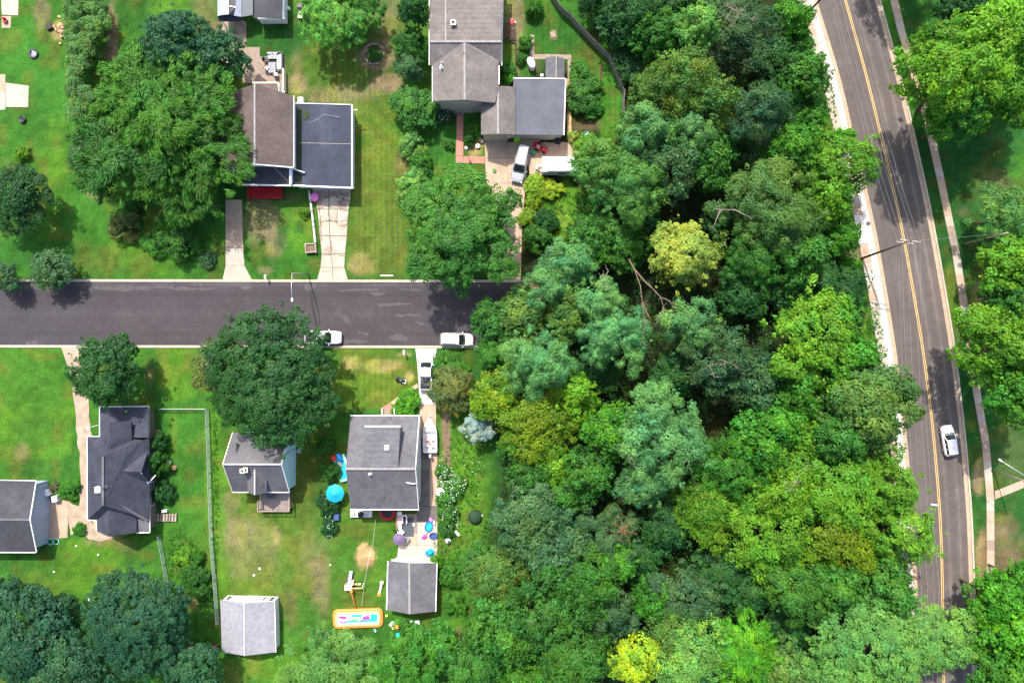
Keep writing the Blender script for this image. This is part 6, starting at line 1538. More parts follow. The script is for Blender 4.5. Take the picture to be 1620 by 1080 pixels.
bm = bmesh.new(); bar(bm, b4 + Vector((-.6, .2, 9.0)), b4 + Vector((.3, .2, 9.0)), .08, .1); obj("crossarm", bm, M['wood'], gp)
WL = ["outermost pale cable strung along the main road", "second pale cable in from the wood along the main road", "third pale cable in from the wood along the main road", "cable nearest the yellow line along the main road", "lowest cable slung between the main road's poles"]
for k, (o, dz) in enumerate(((-1.15, -.2), (-.35, -.2), (.6, -.2), (1.2, -.2), (.1, -3.2))):
    bm = bmesh.new(); ex = Vector((1, -.12, 0)) * o
    for a, b in ((t0, t1), (t1, t2), (t2, t3), (t3, t3 + Vector((.5, -46, 0)))):
        pts = []
        for i in range(13):
            t = i / 12; p = a.lerp(b, t) + ex + Vector((0, 0, dz - 3.2 * t * (1 - t))); pts.append(p)
        tube(bm, pts, .013, 4)
    tag(obj("power_line", bm, M['wire']), WL[k], "cable", "power lines along the main road")
bm = bmesh.new(); a = t2 + Vector((0, 0, -1)); b = b4 + Vector((-.2, .2, 9)); tube(bm, [a.lerp(b, i / 8) + Vector((0, 0, -1.6 * (i / 8) * (1 - i / 8))) for i in range(9)], .013, 4); tag(obj("power_line", bm, M['wire']), "single cable crossing the main road to the grey pole", "cable")
# ---- lamps
def street_lamp(bx_, by_, h, arm_px, arm_h, label, lean=(0, 0), mat='galv'):
    b = P(bx_, by_); root = wthing("street_lamp", (b.x, b.y, 0), label, "street lamp", "street lamps"); top = Vector((b.x + lean[0], b.y + lean[1], h))
    bm = bmesh.new(); tube(bm, [b, b.lerp(top, .5), top], [.11, .09, .07], 10); obj("pole", bm, M[mat], root, True)
    e = P(arm_px[0], arm_px[1], arm_h); bm = bmesh.new(); tube(bm, [top - Vector((0, 0, .1)), top.lerp(e, .5) + Vector((0, 0, .25)), e], [.05, .045, .04], 8); obj("arm", bm, M['galv'], root, True)
    d = (e - top).normalized(); bm = bmesh.new(); lathe(bm, [(.02, -.3), (.12, -.22), (.17, 0), (.13, .25), (.04, .34)], (0, 0, 0), 10, 1, .55)
    q = Vector((d.x, d.y, 0)).to_track_quat('Z', 'Y'); bmesh.ops.transform(bm, matrix=Matrix.Translation(e) @ q.to_matrix().to_4x4(), verts=bm.verts); obj("lamp_head", bm, M['white'], root, True)
street_lamp(488, 434, 7.6, (462, 474), 7.8, "street lamp by the cracked driveway reaching over the street", (-.05, -.6), 'grey')
street_lamp(1571, 743, 9.0, (1583, 728), 8.6, "street lamp by the side path at the right edge", (0.2, -.6), 'wood')

# ---- mailboxes
for x, y, lab in ((424, 439, "white mailbox on a post by the front walk's kerb"), (641, 557, "white mailbox by the kerb on the yellowish front lawn")):
    p = P(x, y); r_ = wthing("mailbox", (p.x, p.y, 0), lab, "mailbox"); bm = bmesh.new(); box(bm, (p.x, p.y, .5), (.1, .1, 1.1)); obj("post", bm, M['wood'], r_)
    bm = bmesh.new(); tube(bm, [(p.x, p.y - .32, 1.18), (p.x, p.y + .32, 1.18)], .16, 10); obj("box", bm, M['white'], r_)

# ================================================================ FENCES
def chain_fence(name, pts, h, label, post_gap=2.6, mat='mesh'):
    w = [P(*p) for p in pts]; root = wthing(name, tuple(w[0]), label, "fence"); bmm = bmesh.new()
    for a, b in zip(w[:-1], w[1:]):
        d = b - a; L = d.length; n = max(1, round(L / post_gap))
        for i in range(n):
            p0 = a + d * (i / n); p1 = a + d * ((i + 1) / n)
            bm = bmesh.new(); tube(bm, [p0 + Vector((0, 0, -.2)), p0 + Vector((0, 0, h + .06))], .035, 8); obj("post", bm, M['galv'], root)
            bm = bmesh.new(); tube(bm, [p0 + Vector((0, 0, h)), p1 + Vector((0, 0, h))], .028, 6); obj("rail", bm, M['galv'], root)
        u = d.normalized(); st = .13; k = -int(h / st)
        while k * st < L:                    # diamond wire, both diagonals
            for s in (1, -1):
                x0 = k * st; x1 = x0 + h
                za, zb = (0, h) if s > 0 else (h, 0)
                if x0 < 0: za += (zb - za) * (-x0 / h); x0 = 0
                if x1 > L: zb -= (zb - za) * ((x1 - L) / (x1 - x0)); x1 = L
                if x1 > x0 + .02: bar(bmm, a + u * x0 + Vector((0, 0, za)), a + u * x1 + Vector((0, 0, zb)), .009, .009)
            k += 1
    o = obj("wire_mesh", bmm, M[mat], root); o['kind'] = 'stuff'
chain_fence("chain_link_fence", [(330,646),(332,700),(334,770),(337,850),(342,915),(347,985)], 1.15, "long pale wire fence between the slate house and teal house lots")
chain_fence("chain_link_fence", [(258,646),(328,646)], 1.0, "short wire fence running across above the slate house's side lawn")
chain_fence("chain_link_fence", [(254,846),(262,890),(268,925)], 1.0, "wire fence slanting down from the slate house's rear corner")
def board_fence(name, pts, h, label, mat, bw=.3, post=2.4):
    w = [P(*p) for p in pts]; root = wthing(name, tuple(w[0]), label, "fence"); rnd = random.Random(int(pts[0][0])); me = None
    for a, b in zip(w[:-1], w[1:]):
        d = b - a; L = d.length; u = d.normalized(); nrm = Vector((-u.y, u.x, 0)); n = max(1, int(L / bw)); ang = math.atan2(u.y, u.x)
        if me is None:
            bm = bmesh.new(); box(bm, (0, 0, h / 2), (bw * .94, .03, h)); me = bpy.data.meshes.new("board"); bm.to_mesh(me); bm.free(); me.materials.append(M[mat])
        for i in range(n):
            p = a + u * (L * (i + .5) / n); o = bpy.data.objects.new("board", me); COL.objects.link(o); o.parent = root; o.matrix_parent_inverse = Matrix.Translation(-Vector(root.location))
            o.location = p + nrm * rnd.uniform(-.008, .008) + Vector((0, 0, rnd.uniform(-.04, .01))); o.rotation_euler = (0, 0, ang); o.scale = (L / n / bw, 1, 1)
        for z in (.3, h - .3):
            bm = bmesh.new(); bar(bm, a + nrm * .05 + Vector((0, 0, z)), b + nrm * .05 + Vector((0, 0, z)), .06, .09); obj("rail", bm, M[mat], root)
        k = max(1, int(L / post))
        for i in range(k + 1):
            p = a + u * (L * i / k) + nrm * .1; bm = bmesh.new(); box(bm, (p.x, p.y, h / 2), (.12, .12, h + .12)); obj("post", bm, M[mat], root)
board_fence("board_fence", [(868,-8),(885,18),(902,33),(922,55),(948,82),(962,95)], 1.9, "grey weathered board fence slanting behind the small garden lawn", 'wood_grey')
board_fence("board_fence", [(962,95),(975,125),(985,150),(984,178)], 1.9, "grey weathered board fence curving down beside the lower garden lawn", 'wood_grey')
board_fence("board_fence", [(300,1018),(347,1018)], 1.6, "dark board fence running to the pale shed's left side", 'wood_dark')
bm = bmesh.new()
fr = wthing("garden_edging", tuple(P(949, 115)), "dark timber edging dividing the lower garden lawn", "edging")
for a, b in (((950,104),(950,125)), ((950,125),(947,150)), ((947,150),(950,172))):
    bm = bmesh.new(); bar(bm, P(*a) + Vector((0, 0, .2)), P(*b) + Vector((0, 0, .2)), .16, .45); obj("timber", bm, M['wood_dark'], fr)
rt = wthing("retaining_wall", tuple(P(495, 345)), "low white block wall beside the cracked driveway", "wall"); rnd = random.Random(2)
pts = [(490,302),(493,322),(496,345),(498,362),(500,384)]
for a, b in zip(pts[:-1], pts[1:]):
    for i in range(4):
        p = P(a[0] + (b[0] - a[0]) * (i + .5) / 4, a[1] + (b[1] - a[1]) * (i + .5) / 4); d = P(*b) - P(*a); bm = bmesh.new()
        box(bm, (p.x, p.y, .3 + rnd.uniform(-.02, .03)), (d.length / 4 - .02, .26, .6), math.atan2(d.y, d.x) + rnd.uniform(-.03, .03)); bevel_all(bm, .02, 1); obj("block", bm, M['offwhite'] if rnd.random() > .3 else M['concrete'], rt)
pl = wthing("planter_box", tuple(P(493, 393)), "square wooden planter at the foot of the white block wall", "planter")
bm = bmesh.new(); c = P(493, 393)
for s in (-1, 1): box(bm, (c.x + s * .75, c.y, .3), (.16, 1.4, .6), .08); box(bm, (c.x, c.y + s * .62, .302), (1.5, .16, .58), .08)
obj("frame", bm, M['wood'], pl)
bm = bmesh.new(); box(bm, (c.x, c.y, .2), (1.35, 1.1, .4), .08); obj("soil", bm, M['dirt'], pl)

# ================================================================ YARD THINGS
def disc(name, px, py, prof, mat, label, cat, seg=20, sx=1, sy=1, rz=0, group=None, z=0):
    p = P(px, py, 0); bm = bmesh.new(); lathe(bm, prof, (0, 0, 0), seg, sx, sy, rz); o = obj(name, bm, M[mat], None, False); o.location = (p.x, p.y, z); return tag(o, label, cat, group)
def bx(name, px, py, size, mat, label, cat, rz=0.0, z=0.0, bev=.03, group=None):
    p = P(px, py); bm = bmesh.new(); box(bm, (0, 0, size[2] / 2), size); bevel_all(bm, bev, 2); o = obj(name, bm, M[mat]); o.location = (p.x, p.y, z); o.rotation_euler = (0, 0, rz); return tag(o, label, cat, group)

# patio of the brown house: corner sofa, table, chairs
c = P(437, 103); sf = empty("corner_sofa", (c.x, c.y, .03), "pale cushioned corner sofa on the brown patio", "sofa")
bm = bmesh.new(); box(bm, (-.1, 1.1, .18), (2.0, .85, .36)); box(bm, (.62, -.2, .181), (.82, 1.76, .362)); box(bm, (-.05, 1.58, .4), (2.2, .14, .8)); box(bm, (1.11, -.15, .402), (.14, 3.3, .79)); obj("frame", bm, M['darkgrey'], sf)
for x, y, w, d in ((-.7, 1.1, .75, .75), (.08, 1.1, .75, .75), (.66, 1.06, .72, .8), (.62, .3, .74, .76), (.62, -.5, .74, .76)):
    bm = bmesh.new(); box(bm, (x, y, .43), (w * .95, d * .95, .16)); bevel_all(bm, .05, 2); obj("seat_cushion", bm, M['cloth_grey'], sf)
for x, y, r in ((-.7, 1.42, 0), (.08, 1.42, 0), (.95, .95, 1.57), (.95, .3, 1.57), (.95, -.5, 1.57)):
    bm = bmesh.new(); box(bm, (x, y, .68), (.66, .16, .36), r); bevel_all(bm, .05, 2); obj("back_cushion", bm, M['cloth_grey'], sf)
for x, y in ((.05, 1.2), (-.5, 1.2)):
    bm = bmesh.new(); box(bm, (x, y, .58), (.42, .36, .12), .3); bevel_all(bm, .04, 1); obj("throw_pillow", bm, M['white'], sf)
c = P(433, 109); tb = empty("patio_table", (c.x, c.y, .03), "square grey patterned coffee table inside the corner sofa", "table")
bm = bmesh.new(); box(bm, (-.1, 0, .42), (1.1, 1.55, .05)); obj("table_top", bm, M['rug'], tb)
for sx in (-.55, .35):
    for sy in (-.7, .7): bm = bmesh.new(); box(bm, (sx, sy, .2), (.06, .06, .4)); obj("leg", bm, M['darkgrey'], tb)
def chair(px, py, rz, mat, frame, label, z=.03, group="patio chairs of the brown house"):
    c = P(px, py); r_ = empty("patio_chair", (c.x, c.y, z), label, "chair", group, rz)
    bm = bmesh.new(); box(bm, (0, 0, .42), (.56, .56, .12)); bevel_all(bm, .04, 1); obj("seat", bm, M[mat], r_)
    bm = bmesh.new(); box(bm, (-.3, 0, .7), (.1, .56, .5), ry=-.18); bevel_all(bm, .03, 1); obj("backrest", bm, M[frame], r_)
    for s in (-1, 1):
        bm = bmesh.new(); box(bm, (0, s * .33, .56), (.56, .07, .05)); obj("armrest", bm, M[frame], r_)
        for t in (-1, 1): bm = bmesh.new(); box(bm, (t * .25, s * .31, .19), (.05, .05, .38)); obj("leg", bm, M[frame], r_)
chair(396, 105, 2.4, 'white', 'darkgrey', "patio chair with a white seat standing apart on the brown patio"); chair(422, 97, -.2, 'black', 'black', "black patio chair beside the corner sofa's left end")
chair(423.5, 110, .9, 'cream', 'darkgrey', "cream patio chair facing the grey coffee table"); chair(438, 120.5, 1.6, 'white', 'darkgrey', "white patio chair at the corner sofa's lower end")
chair(363, 99, 1.2, 'white', 'white', "white patio chair under the blue green tree", .04); chair(376, 101, 3.0, 'white', 'white', "small white patio chair at the blue green tree's edge", .04)
fn = wthing("patio_screen", tuple(P(452, 130)), "pale low screen wall along the brown patio's right side", "screen")
for i in range(5):
    bm = bmesh.new(); a, b = P(452, 113 + i * 6.6), P(452, 119.3 + i * 6.6); bar(bm, a + Vector((0, 0, .6)), b + Vector((0, 0, .6)), .16, 1.2); obj("panel", bm, M['cream'], fn)
disc("tub", 499, 313, [(.55, 0), (.66, .42), (.69, .45), (.62, .45), (.5, .06)], 'magenta', "round magenta tub at the head of the cracked driveway", "tub"); disc("lid", 499, 313, [(.60, 0), (.58, .06), (.1, .1)], 'pink', "pink round lid lying on the magenta tub", "lid", z=.455)
# flower bed ring
rb = wthing("flower_bed", tuple(P(592, 86)), "round stone ringed flower bed on the north lawn", "flower bed"); rnd = random.Random(8)
for k in range(26):
    a = 2 * math.pi * k / 26; c = P(592, 86) + Vector((math.cos(a), math.sin(a), 0)) * 1.5; bm = bmesh.new(); box(bm, (c.x, c.y, .08), (.34, .2, .2), a + 1.57 + rnd.uniform(-.1, .1)); bevel_all(bm, .04, 1); obj("stone", bm, M['pavers'] if k % 3 else M['concrete'], rb)
bm = bmesh.new(); c = P(592, 86); lathe(bm, [(1.42, -.05), (1.42, .06), (.3, .1)], (c.x, c.y, 0), 20); obj("soil", bm, M['dirt'], rb)
# top left yard
fp = wthing("fire_pit", tuple(P(54, 86)), "round dark fire pit standing on the top left lawn", "fire pit"); c = P(54, 86)
for k in range(14):
    a = 2 * math.pi * k / 14; bm = bmesh.new(); box(bm, (c.x + math.cos(a) * .58, c.y + math.sin(a) * .58, .15), (.24, .24, .32), a); bevel_all(bm, .03, 1); obj("block", bm, M['darkgrey'], fp)
bm = bmesh.new(); lathe(bm, [(.52, 0), (.52, .08), (.1, .14)], (c.x, c.y, 0), 14); obj("ash", bm, M['grey'], fp); bm = bmesh.new(); box(bm, (c.x + .05, c.y + .25, .36), (.2, .14, .1), .4); obj("handle", bm, M['white'], fp)
bx("planter", 80, 44, (.9, .8, .45), 'black', "small black planter beside the rubble heap on the top left lawn", "planter", .4)
rh = wthing("rubble_heap", tuple(P(96, 45)), "heap of orange and tan rubble against the tall hedge", "rubble"); rnd = random.Random(4)
for k in range(22):
    c = P(96 + rnd.gauss(0, 6), 45 + rnd.gauss(0, 7)); bm = bmesh.new(); box(bm, (c.x, c.y, rnd.uniform(.08, .3)), (rnd.uniform(.2, .5), rnd.uniform(.15, .4), rnd.uniform(.12, .3)), rnd.uniform(0, 3), rnd.uniform(-.4, .4)); bevel_all(bm, .03, 1); obj("stone", bm, M[rnd.choice(['sand', 'concrete_tan', 'peach'])], rh)
c = P(10, 35); kc = empty("garden_chair", (c.x, c.y, .05), "small red seat on the pale slab at the top left corner", "chair"); bm = bmesh.new(); box(bm, (0, 0, .3), (.55, .55, .12)); bevel_all(bm, .04, 1); obj("seat", bm, M['redplastic'], kc); bm = bmesh.new(); box(bm, (0, .3, .5), (.55, .1, .5)); bevel_all(bm, .03, 1); obj("backrest", bm, M['redplastic'], kc)
for s in (-1, 1): bm = bmesh.new(); box(bm, (s * .22, 0, .12), (.06, .5, .26)); obj("leg", bm, M['darkgrey'], kc)
disc("shrub_pot", 37, 190, [(.38, 0), (.5, .4), (.42, .42), (.2, .36)], 'black', "dark pot on the grass below the garden patio", "pot")
bx("grill", 428 + 49, 14, (.8, .6, 1.0), 'darkgrey', "dark covered grill beside the dark roofed house at the top", "grill"); bx("bin", 453, 8, (.45, .45, .7), 'white', "small white bin beside the covered grill at the top", "bin"); bx("bin", 457, 15, (.5, .4, .5), 'white', "larger white box nearer the covered grill at the top", "box")
c = P(477, 22); lg = empty("garden_lounger", (c.x, c.y, .02), "cream and brown garden lounger beside the dark roofed house", "lounger", rz=1.4); bm = bmesh.new(); box(bm, (-.4, 0, .4), (1.0, .65, .14)); bevel_all(bm, .05, 1); obj("seat", bm, M['cream'], lg); bm = bmesh.new(); box(bm, (.5, 0, .55), (.9, .65, .12), ry=-.4); bevel_all(bm, .04, 1); obj("backrest", bm, M['wood'], lg)
for sx in (-.7, .3): bm = bmesh.new(); box(bm, (sx, 0, .16), (.08, .6, .33)); obj("leg", bm, M['wood_dark'], lg)
# long house yard
dp = wthing("back_steps", tuple(P(806, 48)), "dark reddish slatted steps at the long house's east side", "steps")
for k in range(7):
    bm = bmesh.new(); bar(bm, P(795.5, 37 + k * 3.4, .7) , P(815, 40 + k * 3.4, .7), .2, .06); obj("tread", bm, M['wood_dark'], dp)
bm = bmesh.new(); bar(bm, P(795, 60, 1.5), P(820, 64, 1.3), .1, .08); bar(bm, P(795, 56, 1.0), P(816, 59, 1.0), .1, .08); bar(bm, P(815.5, 62, .5), P(815.5, 120, .2), .12, .2); obj("railing", bm, M['wood_dark'], dp)
rs = disc("stool", 810, 36, [(.3, 0), (.38, .45), (.4, .5), (.1, .52)], 'redplastic', "round red stool by the dark slatted steps", "stool"); disc("ball", 814.3, 37, [(.02, 0), (.15, .06), (.2, .2), (.15, .34), (.02, .4)], 'white', "white ball beside the round red stool", "ball")
tk = disc("water_tank", 840, 104, [(.5, 0), (.56, .1), (.56, 1.1), (.48, 1.25), (.1, 1.3)], 'cloth_grey', "oval pale grey tank behind the slate flat roof", "tank", 22, 1.0, 1.6, .45); tk.location.z = .0
bx("crate", 857, 121, (.5, .4, .5), 'lamp', "small pale crate by the slate flat roof's top edge", "crate")
bx("stepping_stone", 875, 55, (.8, .9, .08), 'pavers', "stone slab lying on the small garden lawn", "stone", .2)
bx("wheelie_bin", 817.5, 222, (.85, .75, 1.0), 'lime', "lime green bin beside the minivan's rear", "bin", .05, .06, .06); bx("wheelie_bin", 808, 221, (.8, .75, 1.05), 'black', "black bin left of the lime green one", "bin", -.1, .06, .06); bx("wheelie_bin", 882, 224, (.8, .9, 1.05), 'black', "dark green black bin below the slate flat roof", "bin", .1, .03, .06)
disc("hose_reel", 843, 242, [(.3, 0), (.34, .1), (.34, .42), (.12, .46)], 'greenplastic', "green round hose reel beside the red tractor", "hose reel", z=.06)
c = P(855, 236); rtk = empty("garden_tractor", (c.x, c.y, .04), "red garden tractor parked behind the white camper", "tractor", None, R(-25))
bm = bmesh.new(); box(bm, (.55, 0, .62), (.95, .55, .5)); bevel_all(bm, .12, 3); obj("hood", bm, M['redplastic'], rtk, True)
bm = bmesh.new(); box(bm, (-.35, 0, .5), (.9, .85, .3)); bevel_all(bm, .1, 2); obj("rear_body", bm, M['redplastic'], rtk, True)
bm = bmesh.new(); box(bm, (-.35, 0, .76), (.42, .46, .14)); box(bm, (-.55, 0, .95), (.1, .44, .34)); bevel_all(bm, .04, 1); obj("seat", bm, M['palepink'], rtk)
bm = bmesh.new(); lathe(bm, [(.16, .98), (.19, 1.0), (.16, 1.02)], (.12, 0, 0), 14); tube(bm, [(.22, 0, .8), (.12, 0, 1.0)], .02, 6); obj("steering_wheel", bm, M['black'], rtk)
for x, r, w in ((.75, .22, .36), (-.5, .33, .46)):
    for s in (-1, 1):
        bm = bmesh.new(); lathe(bm, [(r * .5, -.1), (r, -.1), (r, .1), (r * .5, .1)], (0, 0, 0), 16); bmesh.ops.rotate(bm, verts=bm.verts, cent=(0, 0, 0), matrix=Matrix.Rotation(R(90), 3, 'X')); bmesh.ops.translate(bm, verts=bm.verts, vec=(x, s * w, r)); obj("wheel", bm, M['tyre'], rtk)
c = P(850, 228.5); kt = disc("ride_on_toy", 849, 229, [(.3, 0), (.42, .2), (.4, .42), (.2, .5)], 'redplastic', "small red toy wagon at the red tractor's nose", "toy", 14, 1.5, .9, .2)
disc("bucket", 880, 233, [(.24, 0), (.3, .4), (.32, .44), (.25, .44), (.2, .08)], 'palepink', "pale bucket right of the red tractor", "bucket", z=.02); bx("cart", 908, 232, (.6, .6, .5), 'darkgrey', "dark little cart at the edge by the yellow green shrub", "cart", .5)
bx("tote_box", 927, 214, (.75, .7, .7), 'navyplastic', "navy blue box on the lower garden lawn", "box"); bx("tray", 927, 214, (.55, .5, .08), 'aqua', "pale blue tray on the navy box", "tray", 0, .7)
for k, (x, y, m_, lab) in enumerate(((762, 223, 'palepink', "pale pot beside the garage driveway's upper left edge"), (766, 219, 'black', "black pot beside the wing's lower left corner"), (756, 232, 'cream', "cream pot among the beds left of the garage driveway"), (837, 219, 'wood_dark', "brown potted plant tub right of the lime green bin"), (845, 217, 'cream', "small cream pot right of the brown tub"))):
    disc("flower_pot", x, y, [(.22, 0), (.32, .36), (.34, .4), (.26, .4), (.2, .3)], m_, lab, "pot")
lp = P(738, 241); yl = wthing("garden_lamp", (lp.x, lp.y, 0), "white lantern on a dark post inside the brick path's corner", "garden lamp"); bm = bmesh.new(); tube(bm, [(lp.x + .1, lp.y, 0), (lp.x + .1, lp.y, 2.0)], .05, 8); obj("post", bm, M['black'], yl); bm = bmesh.new(); lathe(bm, [(.1, 0), (.2, .1), (.22, .4), (.05, .5)], (lp.x + .1, lp.y, 2.0), 10); obj("lantern", bm, M['white'], yl)
# slate house yard
rp = wthing("garden_ramp", tuple(P(262, 818)), "weathered slatted wooden ramp off the slate house's right side", "ramp")
for k in range(9): bm = bmesh.new(); bar(bm, P(241 + k * 4.6, 812.5, .3), P(240.5 + k * 4.6, 824.5, .3), .28, .06); obj("slat", bm, M['wood'] if k % 3 else M['deck'], rp)
bm = bmesh.new(); bar(bm, P(239, 813, .18), P(281, 813, .18), .1, .14); bar(bm, P(239, 824, .18), P(281, 824, .18), .1, .14); obj("frame", bm, M['wood_dark'], rp)
disc("bucket", 268, 731, [(.36, 0), (.42, .5), (.44, .54), (.34, .54), (.3, .1)], 'white', "white round bucket on the lawn right of the slate house", "bucket"); disc("tree_stump", 277, 739, [(.34, -.05), (.36, .3), (.34, .36), (.05, .36)], 'sand', "tan tree stump near the white bucket", "stump")
lc = wthing("log_ring", tuple(P(251, 685)), "pale ring of logs in the shade above the slate house's side lawn", "logs")
for k in range(7):
    a = k * .9; c = P(251, 685); bm = bmesh.new(); p = c + Vector((math.cos(a), math.sin(a), 0)) * .42; tube(bm, [p + Vector((-math.sin(a) * .22, math.cos(a) * .22, .12)), p + Vector((math.sin(a) * .22, -math.cos(a) * .22, .12))], .09, 8); obj("log", bm, M['wood'], lc)
bx("bench", 262, 807, (.8, .4, .45), 'cloth_grey', "short pale bench above the slatted wooden ramp", "bench", .15)
bx("freezer_box", 80, 777, (.55, 1.0, .9), 'white', "tall white box against the blue grey gable wall", "box", .25, .0, .05); bx("freezer_box", 92, 787, (.85, .9, .9), 'offwhite', "square white box on the pad's upper corner", "box", .2, .0, .05)
br_ = wthing("brush_pile", tuple(P(84, 768)), "brown brush pile behind the white boxes", "brush pile"); rnd = random.Random(6)
for k in range(16):
    c = P(84 + rnd.uniform(-7, 10), 767 + rnd.uniform(-5, 8)); d = Vector((rnd.uniform(-1, 1), rnd.uniform(-1, 1), rnd.uniform(0, .3))) * .7; bm = bmesh.new(); tube(bm, [c + Vector((0, 0, .1 + .02 * k)) - d, c + Vector((0, 0, .12 + .02 * k)) + d], .05, 5); obj("stick", bm, M['bark'], br_)
c = P(85, 856); bc = empty("bicycle_wheels", (c.x, c.y, 0), "pale round wheel rims lying by the gable garage's lower corner", "wheel"); 
for x, r in ((-.45, .45), (.45, .42)):
    bm = bmesh.new(); pts = [(x + r * math.cos(t * .3142), r * math.sin(t * .3142), .15) for t in range(20)] ; tube(bm, pts + [pts[0]], .05, 6); obj("rim", bm, M['aqua'], bc)
bx("plank", 141, 947, (.25, .7, .1), 'white', "short white plank beside the bottom left trees", "plank", .3); bx("cinder_block", 150, 959, (.35, .25, .25), 'white', "small white block by the short white plank", "block", .1)
for x, y, lab in ((156, 877, "white lump on the grass below the doorstep"), (86, 904, "white lump on the grass below the gable garage"), (121, 863, "tiny white lump on the grass between garage and slate house")):
    disc("stone", x, y, [(.1, 0), (.16, .08), (.1, .18), (.02, .2)], 'white', lab, "stone", 8)
# teal house
c = P(475, 712); gs = empty("garden_chair", (c.x, c.y, 0), "white open framed garden chair beside the teal gable", "chair")
bm = bmesh.new(); tube(bm, [(.3 * math.cos(a), .3 * math.sin(a), .6) for a in np.linspace(.7, 5.6, 12)], .045, 6); obj("backrest", bm, M['white'], gs); bm = bmesh.new(); lathe(bm, [(.05, .36), (.24, .36), (.24, .41), (.05, .41)], (0, 0, 0), 14); obj("seat", bm, M['mesh'], gs)
for a in (.8, 2.4, 3.9, 5.5): bm = bmesh.new(); tube(bm, [(.28 * math.cos(a), .28 * math.sin(a), 0), (.28 * math.cos(a), .28 * math.sin(a), .6)], .025, 6); obj("leg", bm, M['white'], gs)
# parasol
def parasol(px, py, h, r, mat, label, seg=8, rz=0.0, pitch=.55):
    p = P(px, py, h); r_ = empty("parasol", (p.x, p.y, 0), label, "parasol", None, rz); bm = bmesh.new(); top = bm.verts.new((0, 0, h + .25)); ring = []; ring2 = []
    for k in range(seg):
        a = 2 * math.pi * k / seg; ring.append(bm.verts.new((r * math.cos(a), r * math.sin(a), h - pitch * r * .5))); am = a + math.pi / seg; ring2.append(bm.verts.new((r * .93 * math.cos(am), r * .93 * math.sin(am), h - pitch * r * .5 + .05)))
    for k in range(seg): bm.faces.new((top, ring[k], ring2[k])); bm.faces.new((top, ring2[k], ring[(k + 1) % seg]))
    obj("canopy", bm, M[mat], r_); bm = bmesh.new(); tube(bm, [(0, 0, 0), (0, 0, h + .35)], .03, 8); obj("pole", bm, M['white'], r_)
    for k in range(seg):
        a = 2 * math.pi * k / seg; bm = bmesh.new(); tube(bm, [(0, 0, h + .18), (r * .96 * math.cos(a), r * .96 * math.sin(a), h - pitch * r * .5 - .03)], .012, 4); obj("rib", bm, M['grey'], r_)
    bm = bmesh.new(); lathe(bm, [(.3, 0), (.3, .08), (.06, .14)], (0, 0, 0), 14); obj("base", bm, M['darkgrey'], r_)
parasol(529, 781, 2.3, 1.40, 'teal', "turquoise parasol beside the shingled house")
# inflatable water slide against the west wall
p = P(541, 736); ws = empty("water_slide", (p.x, p.y, 0), "turquoise inflatable water slide with a red ball at the shingled house", "inflatable slide", None, R(-72))
bm = bmesh.new(); box(bm, (.3, 0, .18), (3.6, 1.5, .3)); bevel_all(bm, .12, 3); obj("basin", bm, M['bluewater'], ws, True)
for a, b, r in (((-1.6, -.8, .3), (2.2, -.8, .3), .2), ((-1.6, .8, .3), (2.2, .8, .3), .2), ((2.2, -.8, .3), (2.2, .8, .3), .2)): bm = bmesh.new(); tube(bm, [a, b], r, 10); obj("tube", bm, M['aqua'], ws, True)
bm = bmesh.new(); box(bm, (-1.3, .3, .9), (1.5, .6, .2), ry=.5); bevel_all(bm, .08, 2); obj("chute", bm, M['blue'], ws, True)
bm = bmesh.new(); bmesh.ops.create_icosphere(bm, subdivisions=2, radius=.42, matrix=Matrix.Translation((-1.55, -.45, 1.3))); obj("ball", bm, M['redplastic'], ws, True)
bm = bmesh.new(); bmesh.ops.create_icosphere(bm, subdivisions=2, radius=.2, matrix=Matrix.Translation((.6, -.78, .55))); obj("ball", bm, M['redplastic'], ws, True)
bm = bmesh.new(); box(bm, (-.3, -.1, .42), (.9, .35, .2), .4); bevel_all(bm, .06, 2); obj("ramp", bm, M['cream'], ws, True)
# grill and trampoline behind the shingled house
gr = disc("kettle_grill", 573.5, 810, [(.1, 0), (.12, .4), (.3, .5), (.46, .75), (.44, .95), (.2, 1.08), (.03, 1.1)], 'black', "black round grill on the pale wooden platform", "grill", z=.5)
disc("stool", 559.5, 810, [(.2, 0), (.24, .45), (.26, .5), (.05, .5)], 'cloth_grey', "small grey stool on the pale wooden platform", "stool", z=.5)
p = P(613.5, 809); tp = empty("trampoline", (p.x, p.y, 0), "small round trampoline with a dark red rim behind the shingled house", "trampoline")
bm = bmesh.new(); ring_lathe(bm, [(.82, .5), (1.18, .5), (1.18, .58), (.82, .58)]); obj("rim", bm, M['red'], tp); bm = bmesh.new(); lathe(bm, [(.86, .5), (.86, .53), (.05, .52)], (0, 0, 0), 24); obj("mat", bm, M['black'], tp)
for k in range(6): a = k * 1.047; bm = bmesh.new(); tube(bm, [(1.0 * math.cos(a), 1.0 * math.sin(a), 0), (1.0 * math.cos(a), 1.0 * math.sin(a), .5)], .04, 6); obj("leg", bm, M['grey'], tp)
bx("bin", 534, 816, (.75, .9, .8), 'navyplastic', "blue grey box on the lawn right of the parasol's dark shrub", "bin"); bx("bin", 529, 803, (.5, .5, .6), 'navyplastic', "small navy box half hidden under the dark shrub", "bin", .4)
